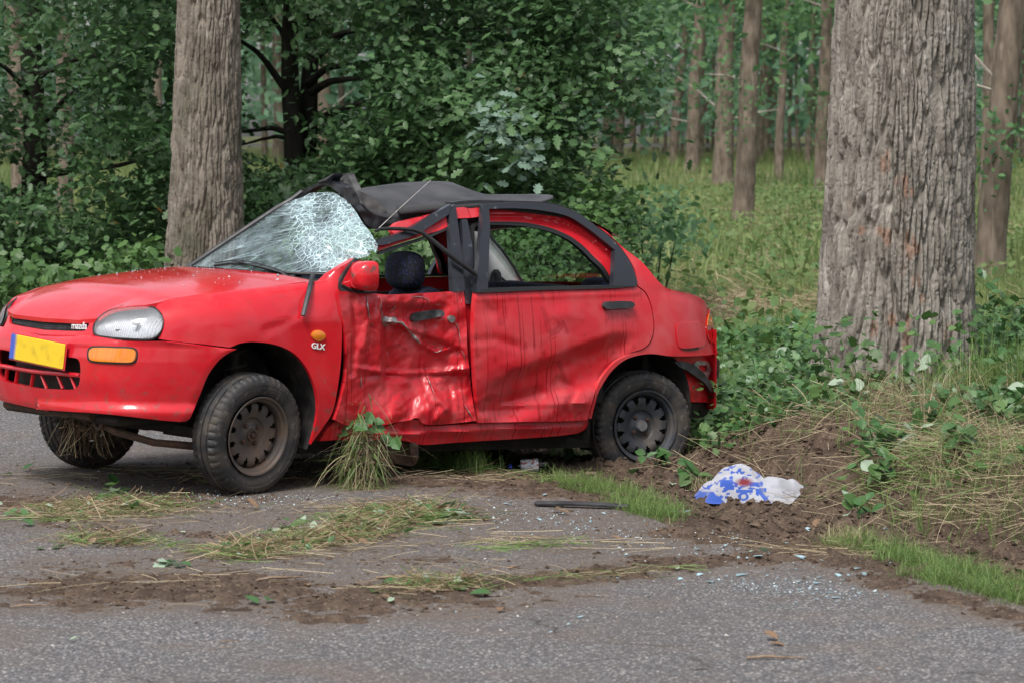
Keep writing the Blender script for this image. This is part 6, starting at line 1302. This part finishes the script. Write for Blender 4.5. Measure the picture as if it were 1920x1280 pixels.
ORD = 'first second third fourth fifth sixth seventh eighth ninth tenth eleventh twelfth thirteenth fourteenth fifteenth sixteenth seventeenth eighteenth nineteenth twentieth'.split()
def zone(u, v):
    a = 'left of front wheel' if u < 400 else 'before the crumpled door' if u < 900 else 'before the rear wheel' if u < 1280 else 'below the towel' if u < 1560 else 'below the massive trunk'
    return a + (', near verge' if v < 960 else ', mid litter' if v < 1075 else ', litter edge' if v < 1140 else ', clean asphalt')
LAB = []
def place_labels():
    """names each small thing by its zone and its order from the left"""
    from collections import defaultdict
    z = defaultdict(list)
    for o, u, v, look in LAB: z[(look, zone(u, v))].append((u, v, o))
    for (look, zn), L in z.items():
        L.sort(key=lambda t: t[:2])
        for k, (u, v, o) in enumerate(L): o['label'] = look + (', ' + ORD[min(k, 19)] + ' from left, ' if len(L) > 1 else ' ') + zn
# --- leaves torn off and lying about, one object each
def lying(kind, m, spots, size, name, label, cat, group, lift=.008):
    for (u, v) in spots:
        p = gp(u, v); o = put_leaf(kind, m, (p[0], p[1], p[2] + lift), random.uniform(.75, 1.2) * size, None, None, name); tag(o, label, cat, group); LAB.append((o, u, v, label))
J = lambda pts, n, s_: [(u + random.gauss(0, s_), v + random.gauss(0, s_ * .55)) for (u, v) in pts for _ in range(n)]
lying('maple', LM['bramble'], J([(540, 990), (590, 1000), (500, 1010), (680, 1000), (640, 985)], 4, 14), .075, 'torn_leaf', 'lobed green leaf', 'leaf', 'torn green leaves on the road')
lying('maple', LM['pale'], J([(550, 985), (310, 1063), (325, 1062), (822, 990), (1420, 1038)], 2, 9), .06, 'upturned_leaf', 'pale upturned leaf', 'leaf', 'upturned pale leaves')
lying('oval', LM['bramble'], J([(745, 965), (790, 950), (830, 970), (85, 1030), (35, 878), (105, 960), (200, 915), (230, 925), (760, 980), (490, 1118), (880, 1110), (730, 1100), (1205, 902), (1245, 870), (60, 985)], 2, 13), .07, 'torn_leaf', 'oval green leaf', 'leaf', 'torn oval leaves')
lying('oak', LM['dead'], J([(740, 1130), (582, 1105), (1065, 958), (1070, 965), (1440, 1205), (1455, 1203), (930, 1150), (735, 1000), (480, 960), (560, 958), (150, 900), (100, 910), (1690, 730), (1180, 1010), (980, 1065), (1000, 1020), (1590, 1030), (1530, 1000)], 1, 8), .06, 'dead_leaf', 'curled brown dead leaf', 'leaf', 'brown dead leaves')
lying('oval', LM['pale'], [(727, 1131), (760, 1140), (130, 1203), (1270, 1070), (335, 1000)], .035, 'leaf_scrap', 'small pale leaf scrap', 'leaf', 'pale leaf scraps')

# --- bramble sprays: stem with its leaves, each leaf its own part
def bramble(u, v, h, n, label, seed, D=None, lean=(0, 0), size=.082, mix=.15, mats=None, flat=False):
    n = int(n * 1.7)
    rr_ = random.Random(seed); p = gp(u, v); root = empty('bramble', tuple(p)); tag(root, label, 'bramble', 'brambles and seedlings at the foot of the massive trunk'); b = MB(); pts = []
    ns = max(2, n // 7)
    for s_ in range(ns):
        a = rr_.uniform(0, 6.28); L = h * rr_.uniform(.7, 1.1); sp__ = rr_.uniform(.1, .5) * h if not flat else rr_.uniform(.05, .2)
        Q = [np.array([math.cos(a) * sp__ * t ** 1.4 + lean[0] * t * h, math.sin(a) * sp__ * .6 * t ** 1.4 + lean[1] * t * h, L * (t - .28 * t ** 3)]) for t in (0, .25, .5, .75, 1)]
        b.tube(Q, np.linspace(.0035, .0015, 5), 5); pts += [Q[i] * (1 - f) + Q[i + 1] * f for i in range(1, 4) for f in (0, .5)] + [Q[4]]
    b.build('stem', LM['bramble'], root)
    for k in range(n):
        q_ = pts[k % len(pts)] + np.array([rr_.gauss(0, .035), rr_.gauss(0, .03), rr_.gauss(0, .02)]); r_ = rr_.random()
        put_leaf('oval', LM['pale'] if r_ < mix else LM['bramble'] if r_ < .75 else LM['shrub'], tuple(q_), size * rr_.uniform(.7, 1.25), root, (rr_.gauss(0, .3), rr_.gauss(0, .3), 1) if flat else (rr_.gauss(0, .6), -.45 + rr_.gauss(0, .4), .8))
BRM = [(1400, 800, .42, 16, 'leafy bramble spray behind the car tail, left end of the bank'), (1455, 760, .46, 22, 'dense bramble with big leaves left of the massive trunk'), (1505, 745, .50, 20, 'tall bramble with one round leaf standing above the rest'), (1545, 760, .30, 18, 'bramble leaning against the left foot of the massive trunk'),
       (1600, 765, .16, 10, 'low sprig with pale undersides in front of the massive trunk'), (1690, 760, .24, 12, 'dark leafed sprig against the middle of the massive trunk'), (1735, 745, .26, 10, 'upright seedling against the bark, right of the dark sprig'), (1640, 860, .20, 14, 'trailing bramble hanging down the soil scarp'),
       (1690, 850, .14, 12, 'bramble leaves on the straw below the trunk'), (1650, 900, .16, 10, 'dangling bramble tip at the foot of the scarp'), (1610, 975, .10, 6, 'small plant with rounded leaves between scarp and glass shards'), (1790, 740, .12, 10, 'scattered pale leaves at the right foot of the trunk'),
       (1880, 800, .32, 16, 'bramble at the right border of the picture'), (1820, 850, .15, 10, 'two broad leaves lying on the straw at the right'), (1900, 760, .36, 14, 'taller bramble behind the right straw'), (1310, 915, .12, 12, 'small leafy clump just left of the towel'),
       (1230, 870, .12, 8, 'seedling in front of the rear wheel'), (1215, 850, .10, 5, 'tiny green leaves before the rear hub'), (1380, 700, .35, 16, 'nettles behind the car tail'), (1440, 690, .40, 16, 'nettles between car tail and bramble'), (1510, 680, .45, 14, 'leafy shoots left of the massive trunk, further back'), (1870, 690, .3, 14, 'leafy shoots right of the massive trunk'), (1060, 862, .10, 5, 'leaf sprig under the rear part of the sill')]
for k, (u, v, h, n, lab) in enumerate(BRM): bramble(u, v, h, n, lab, k + 50, mix=.35 if 'pale' in lab else .14)
for k, (u, v, h, n, lab) in enumerate([(545, 1000, .10, 7, 'heap of torn lobed leaves on the road litter below the front door'), (760, 968, .12, 9, 'torn leafy sprig in the straw in front of the rear door'), (820, 975, .10, 6, 'sprig with pale leaves beside the torn leafy one'), (215, 925, .09, 6, 'wilting sprig in the litter below the front bumper'), (310, 1062, .04, 4, 'flat pale sprig alone on the asphalt at the left'), (1330, 905, .10, 7, 'leafy weed pushed against the left side of the towel')]): bramble(u, v, h * .45, n, lab, k + 150, mix=.35, size=.062, flat=True)
bramble(1925, 640, .75, 16, 'overhanging leafy branch entering at the right border above the bank', 90, lean=(-.35, 0), size=.09, mix=0)

# --- twigs
tw = MB(); tw.tube([(0, 0, 0), (.08, .01, .006), (.17, -.005, .004), (.25, .012, .0)], [.006, .007, .005, .003], 6); tw.tube([(.08, .01, .006), (.12, .04, .01)], [.004, .0015], 5)
tw0 = tw.build('twig', mat('twig_bark', (.14, .09, .06), (.26, .19, .13), 30, .85)); first = True
for u, v, a, s_, lab in ((705, 1085, -.15, .9, 'stout brown twig with a broken end in the soil band in front'), (760, 1112, .1, 1.0, 'long straw coloured twig just below the stout brown one'), (480, 1090, .45, .8, 'dark twig lying in the soil left of the stout one'), (150, 975, -.5, .7, 'grey twig in the heap of straw at the left'), (1400, 1236, -.05, .75, 'thin reddish twig on the clean asphalt at the lower right'),
                     (410, 1205, .15, .3, 'short pale stick on the asphalt in the foreground'), (20, 1140, .25, .6, 'pale stalk at the left edge of the soil'), (1640, 1255, -1.0, .25, 'tiny twig near the bottom right'), (1560, 950, .6, .6, 'twig at the foot of the soil scarp'), (880, 1160, .1, .2, 'little reddish stick below the soil band')):
    o = tw0 if first else bpy.data.objects.new('twig', tw0.data)
    if not first: link(o)
    first = False; p = gp(u, v); o.location = (p[0], p[1], p[2] + .006); o.rotation_euler = (0, 0, a); o.scale = (s_,) * 3; tag(o, lab, 'twig', 'twigs on the road')
# --- stones and clods on the asphalt
st0 = crumbs('clod', np.zeros((1, 3)), np.array([1.]), SOILM, 3); st0.data.attributes['tint'].data.foreach_set('value', np.full(6, .35, np.float32)); sm = st0.modifiers.new('s', 'SUBSURF'); sm.levels = 1; sm.render_levels = 2
first = True
for u, v, s_, lab in ((120, 1130, .013, 'dark clod on the asphalt at the far left'), (720, 1197, .010, 'small black clod on the clean asphalt'), (367, 1168, .014, 'flat dark clod below the soil band'), (626, 1265, .009, 'grey pebble near the bottom edge'), (630, 1189, .008, 'pebble between the black clod and the soil'), (1110, 992, .010, 'black lump right of the road centre'), (1215, 1028, .009, 'dark lump left of the glass shards'), (535, 1128, .012, 'brown pebble in the soil band'), (1650, 1000, .018, 'clod at the foot of the scarp'), (1540, 905, .02, 'clod on the scarp above the shards')):
    o = st0 if first else bpy.data.objects.new('clod', st0.data)
    if not first: link(o); sm = o.modifiers.new('s', 'SUBSURF'); sm.levels = 1; sm.render_levels = 2
    first = False; p = gp(u, v); o.location = (p[0], p[1], p[2] + s_ * .3); o.scale = (s_,) * 3; o.rotation_euler = (0, 0, random.random() * 6); tag(o, lab, 'clod', 'clods and pebbles')

# --- broken glass
q = NT('crazed_blue_glass'); o = q.map(); e_g = q.rng(q.vor(o, 170, 'DISTANCE_TO_EDGE'), 0, .12, 1, 0)
q.set(Base_Color=q.mix(e_g, (.24, .42, .48), (.62, .74, .78)), Roughness=.22, Alpha=.92, Coat_Weight=.3); GLM = q.m
SH = [(1375, 1010, 20), (1362, 1023, 10), (1395, 1026, 9), (1307, 1030, 13), (1304, 1039, 11), (1385, 1045, 15), (1420, 1044, 20), (1402, 1047, 8), (1468, 1018, 22), (1508, 1024, 25), (1497, 1046, 30), (1541, 1051, 10), (1511, 995, 22), (1392, 1079, 27), (1366, 1081, 14), (1312, 1078, 15), (1328, 1092, 26), (1282, 1096, 12), (1275, 1086, 10), (1440, 1080, 9),
      (1610, 1067, 22), (1628, 1078, 32), (1568, 1080, 25), (1592, 1079, 12), (1581, 1088, 9), (1538, 1083, 12), (1533, 1095, 20), (1497, 1091, 8), (1597, 1105, 14), (1533, 1124, 14), (1566, 1121, 16), (1494, 1130, 9), (1560, 1112, 12), (1662, 994, 14), (1680, 1011, 16), (1268, 958, 22), (1285, 960, 16), (1350, 917, 12), (1104, 988, 9), (1140, 1070, 10), (1010, 975, 14), (960, 940, 12), (950, 945, 16), (1023, 928, 10), (1160, 1085, 11), (1240, 1043, 9), (1140, 1021, 9), (1330, 1010, 8), (1088, 1157, 9), (1034, 1186, 8), (995, 1172, 7), (1066, 1171, 8), (853, 1148, 9), (1180, 1105, 8), (1215, 1118, 8), (1275, 1125, 9), (1120, 1118, 7), (1240, 935, 12), (1205, 930, 10), (975, 1032, 10), (880, 1045, 8)]
base = []
for k in range(6):
    n = random.randint(5, 8); an_ = sorted(random.uniform(0, 6.28) for _ in range(n)); rr_ = [random.uniform(.6, 1.1) for _ in an_]; V = [(r_ * math.cos(a), r_ * math.sin(a) * .8, z_) for z_ in (0, .12) for a, r_ in zip(an_, rr_)]
    o = mesh_np('glass_shard', V, [tuple(range(n))[::-1], tuple(range(n, 2 * n))] + [(i, (i + 1) % n, n + (i + 1) % n, n + i) for i in range(n)], GLM, smooth=False); base.append(o.data); bpy.data.objects.remove(o)
for k, (u, v, s_) in enumerate(SH):
    p = gp(u, v); o = bpy.data.objects.new('glass_shard', base[k % 6]); link(o); r_ = s_ / 2 * p[1] / F; o.location = (p[0], p[1], p[2] + .004); o.scale = (r_, r_ * random.uniform(1.0, 2.2), min(.05, r_) * 1.0); o.rotation_euler = (random.gauss(0, .12), random.gauss(0, .12), random.gauss(0, .3))
    tag(o, 'x', 'glass shard', 'pieces of broken glass'); LAB.append((o, u, v, ('large' if s_ >= 18 else 'mid sized' if s_ >= 12 else 'tiny') + ' pale blue glass piece'))
P, _a = pscatter(650, [(880, 950), (1150, 1000), (1400, 1030), (1650, 1050)], .42, 5); P2, _a = pscatter(350, [(300, 930), (560, 940)], .3, 6); P3, _a = pscatter(260, [(1380, 1090), (1620, 1120)], .2, 7); P4, _a = pscatter(160, [(1560, 730), (1800, 760)], .2, 8); P = np.concatenate([P, P2, P3, P4]); P[:, 2] += .003
tag(crumbs('glass_crumbs', P, np.random.default_rng(2).gamma(2, .0011, len(P)) + .0009, leafmat('glass_crumb', (.20, .30, .34), (.52, .62, .66), .2, .0, .8), 11, .7), 'tiny crumbs of shattered window glass', 'glass', kind='stuff')
P = np.array([cw_(*project(np.array([(random.uniform(380, 620), random.uniform(512, 536))]), shell, -.0)[0]) for k in range(60)])
hg = []
for k in range(90):
    X_ = random.uniform(.82, 1.4) ; Y_ = random.uniform(-.5, .62); hg.append((X_, Y_))
# little crumbs on the bonnet, sitting on its surface
bv = np.empty(len(bon.data.vertices) * 3, np.float32); bon.data.vertices.foreach_get('co', bv); bv = bv.reshape(-1, 3)[:nx * nt]; hp = []
for X_, Y_ in hg:
    k = np.argmin((bv[:, 0] - X_) ** 2 + (bv[:, 1] - Y_) ** 2); hp.append(cw_(*(bv[k] + [random.uniform(-.01, .01), random.uniform(-.01, .01), .003])))
tag(crumbs('bonnet_crumbs', np.array(hp), np.random.default_rng(2).gamma(2, .0011, len(hp)) + .0012, bpy.data.materials['glass_crumb'], 12, .7), 'glass crumbs lying on the rear of the bonnet', 'glass', kind='stuff')

# --- towel
tw_c = gp(1400, 940); tw_c[2] = float(ter(tw_c[0], tw_c[1], False)) + .012; root = empty('towel', tuple(tw_c)); tag(root, 'crumpled white and blue patterned towel with a red blot on the soil', 'towel')
nx_, ny_ = 300, 180; V = []; Cc = []
lobes = [(-.03, .075, .15, .13, .125), (-.18, .0, .09, .08, .060), (-.05, .0, .17, .09, .085), (.12, .025, .14, .08, .070), (.20, .05, .07, .06, .045)]
lobes_old = [(-.055, .10, .115, .085, .085), (-.16, .0, .10, .07, .045), (-.06, .0, .14, .07, .055), (.07, .03, .10, .06, .045), (.15, .035, .085, .05, .048), (.19, .07, .06, .04, .038)]
ut = np.linspace(-1, 1, nx_); vt = np.linspace(-1, 1, ny_)
for i, a in enumerate(ut):
    for j, b in enumerate(vt):
        # rounded-square to outline
        r_ = max(abs(a), abs(b)) + 1e-6; an_ = math.atan2(b, a); rad = r_
        ex = .255 * (1 + .10 * math.sin(3 * an_ + .5) + .05 * math.sin(7 * an_)); ey = .165 * (1 + .14 * math.sin(2 * an_ + 2.2) + .06 * math.sin(5 * an_ + 1))
        x = rad * math.cos(an_) * ex; y = rad * math.sin(an_) * ey + .03
        V.append((x, y, rad))
V = np.array(V); x, y, rad = V[:, 0], V[:, 1], V[:, 2]
h_ = np.zeros(len(V))
for cx, cy, rx, ry, hh_ in lobes: h_ = np.maximum(h_, hh_ * S(1.25 - np.hypot((x - cx) / rx, (y - cy) / ry)))
wx = x + .02 * (fbm(x * 12, y * 12, 3, 2) - .5); fold = .017 * np.square(np.sin(wx * 24 + 3 * y * 5 + 2 * fbm(x * 7, y * 7, 8, 2))) * S((x + .02) / .05) +   .017 * np.square(np.sin((y + .45 * x) * 26 + 3 * fbm(x * 9, y * 5, 2, 2))) * (1 - S((x + .02) / .05))
z = h_ + fold * S((1 - rad) / .25) + .006 * (fbm(x * 18, y * 18, 6, 3) - .3) + .006; z = z * S((1 - rad) / .38) ** .8 + ter(x + tw_c[0], y + tw_c[1], False) - tw_c[2] + .004 + .022 * S((1 - rad) / .2)
V = np.stack([x, y, z], 1); tu, tv = w2px(x + tw_c[0], y + tw_c[1], z + tw_c[2])
col = np.full((len(V), 4), 1.); cream = np.array([.34, .345, .385]); blue = np.array([.035, .085, .36]); red_ = np.array([.16, .015, .025])
k = (fbm(tu / 9, tv / 6, 4, 3) - .5)[:, None]; col[:, :3] = cream * (1 + .35 * k)
def dab(m, c_): col[:, :3] = col[:, :3] * (1 - m[:, None]) + np.array(c_) * m[:, None]
ed = lambda a, w_: np.clip(1 - np.abs(a) / w_, 0, 1)
wob = 5 * (fbm(tu / 14, tv / 14, 8, 2) - .5)
dab(S((1366 - tu + (tv - 945) * 1.0 + wob * 2) / 6) * S((tv - 918) / 5), blue); dab(((np.abs(tv - 905 - .3 * (tu - 1360) * -.5 - wob) < 6) & (np.abs(tu - 1362) < 12)) * 1., blue); dab((fbm(tu / 7, tv / 5, 71, 2) > .65) * (tv < 935) * (tu < 1440) * 1., blue); dab(((np.abs(tu - 1440 - (tv - 940) * .8) < 5) & (tv > 915)) * 1., blue); dab(S((tv - 962 + wob) / 3) * (tu < 1400), blue)
dab((np.abs(np.hypot(tu - 1394, (tv - 930) * 1.25) - 7.5) < 2.6) * 1., blue); dab(((np.abs(tv - 913 - wob) < 5) & (np.abs(tu - 1368) < 9)) * 1., blue); dab(((np.abs(tv - 920) < 3) & (np.abs(tu - 1396 - wob) < 16)) * 1., blue); dab(((np.abs(tv - 907) < 4) & (np.abs(tu - 1418) < 12)) * 1., blue); dab(((np.abs(tv - 918) < 4) & (np.abs(tu - 1430) < 7)) * 1., blue); dab(((np.abs(tv - 931) < 2.5) & (np.abs(tu - 1352 - wob) < 15) & (np.mod(tu, 9) < 6)) * 1., blue)
dab(np.clip(1.6 - np.hypot((tu - 1396 - wob) / 13, (tv - 903) / 6.5), 0, 1), red_); dab(ed(tu - 1424 - (tv - 958) * -.55 + wob, 4) * (tv > 928), blue); dab(S((tv - 955 + wob - .02 * (tu - 1450)) / 3) * (tu > 1400), blue); dab(S((tu - 1505) / 3), blue)
tm = mesh_np('cloth', V, grid_faces(nx_, ny_), None, root)
tm.data.materials.clear(); a = tm.data.attributes.new('print', 'FLOAT_COLOR', 'POINT'); a.data.foreach_set('color', col.astype(np.float32).ravel())
q = NT('terry_cloth'); at_ = q.n.new('ShaderNodeAttribute'); at_.attribute_name = 'print'; q.l.new(at_.outputs['Color'], q.b.inputs['Base Color']); q.set(Roughness=.95, Specular_IOR_Level=.1); q.b.inputs['Sheen Weight'].default_value = .4; q.bump(q.noise(q.map(), 420, 3), .7, .004); tm.data.materials.append(q.m)

# --- plastic bottle
p = gp(990, 886); bt = empty('plastic_bottle', (p[0], p[1], p[2] + .034), 0); tag(bt, 'clear plastic bottle with blue cap and white label lying in the grass below the car', 'bottle'); bt.rotation_euler = (0, math.radians(-4), math.radians(7))
Rz = lambda V_: [(y, x, z) for (x, y, z) in V_]
def ylathe(prof, m, name, par, n=28):
    b = MB(); b.lathe(prof, n); o = b.build(name, m, par); o.data.transform(Matrix.Rotation(math.radians(-90), 4, 'Z')); return o
ylathe([(.10, .002), (.104, .024), (.098, .031), (.07, .032), (.066, .0305), (.055, .032), (.03, .032), (-.04, .032), (-.052, .0305), (-.062, .027), (-.076, .015), (-.088, .0125), (-.088, .001)], M['thin'], 'bottle_body', bt)
q = NT('printed_label'); o = q.map(); pr_ = q.rng(q.noise(q.map((40, 60, 60)), 1, 4), .56, .60); p2 = q.rng(q.noise(q.map((26, 40, 40), (3, 1, 2)), 1, 2), .60, .64); q.set(Base_Color=q.mix(p2, q.mix(pr_, (.68, .68, .70), (.30, .33, .42)), (.38, .12, .12)), Roughness=.4)
ylathe([(.050, .0326), (.048, .0329), (-.036, .0329), (-.038, .0326)], q.m, 'label', bt); ylathe([(-.082, .0138), (-.083, .0150), (-.098, .0150), (-.100, .013), (-.100, .001)], mat('blue_cap', (.02, .05, .42), rough=.35), 'cap', bt)
# --- black plastic trim strip torn off the car
p1, p2 = gp(1004, 948), gp(1180, 957); L = np.linalg.norm(p2 - p1); ts_ = empty('trim_strip', tuple((p1 + p2) / 2 + [0, 0, .008]), math.atan2(p2[1] - p1[1], p2[0] - p1[0])); tag(ts_, 'long black plastic trim strip with an oval slot lying on the asphalt', 'trim strip')
sec = [(-.024, 0), (-.022, .010), (-.012, .016), (.010, .017), (.022, .012), (.025, 0)]; V = []; nn = 40
for i in range(nn):
    t = i / (nn - 1); w__ = 1 - .35 * S((t - .86) / .14) - .2 * S((.02 - t) / .02); zz_ = .006 * math.sin(t * 3) ; V += [((t - .5) * L, a * w__, b + zz_) for a, b in sec]
fcs = [tuple(f) for f in grid_faces(nn, len(sec)) if not (33 <= f[0] // 6 <= 34 and f[0] % 6 in (2,))]
so = mesh_np('strip_body', V, fcs, M['black'], ts_); sm = so.modifiers.new('t', 'SOLIDIFY'); sm.thickness = .003; so.data.set_sharp_from_angle(angle=math.radians(35))

place_labels()
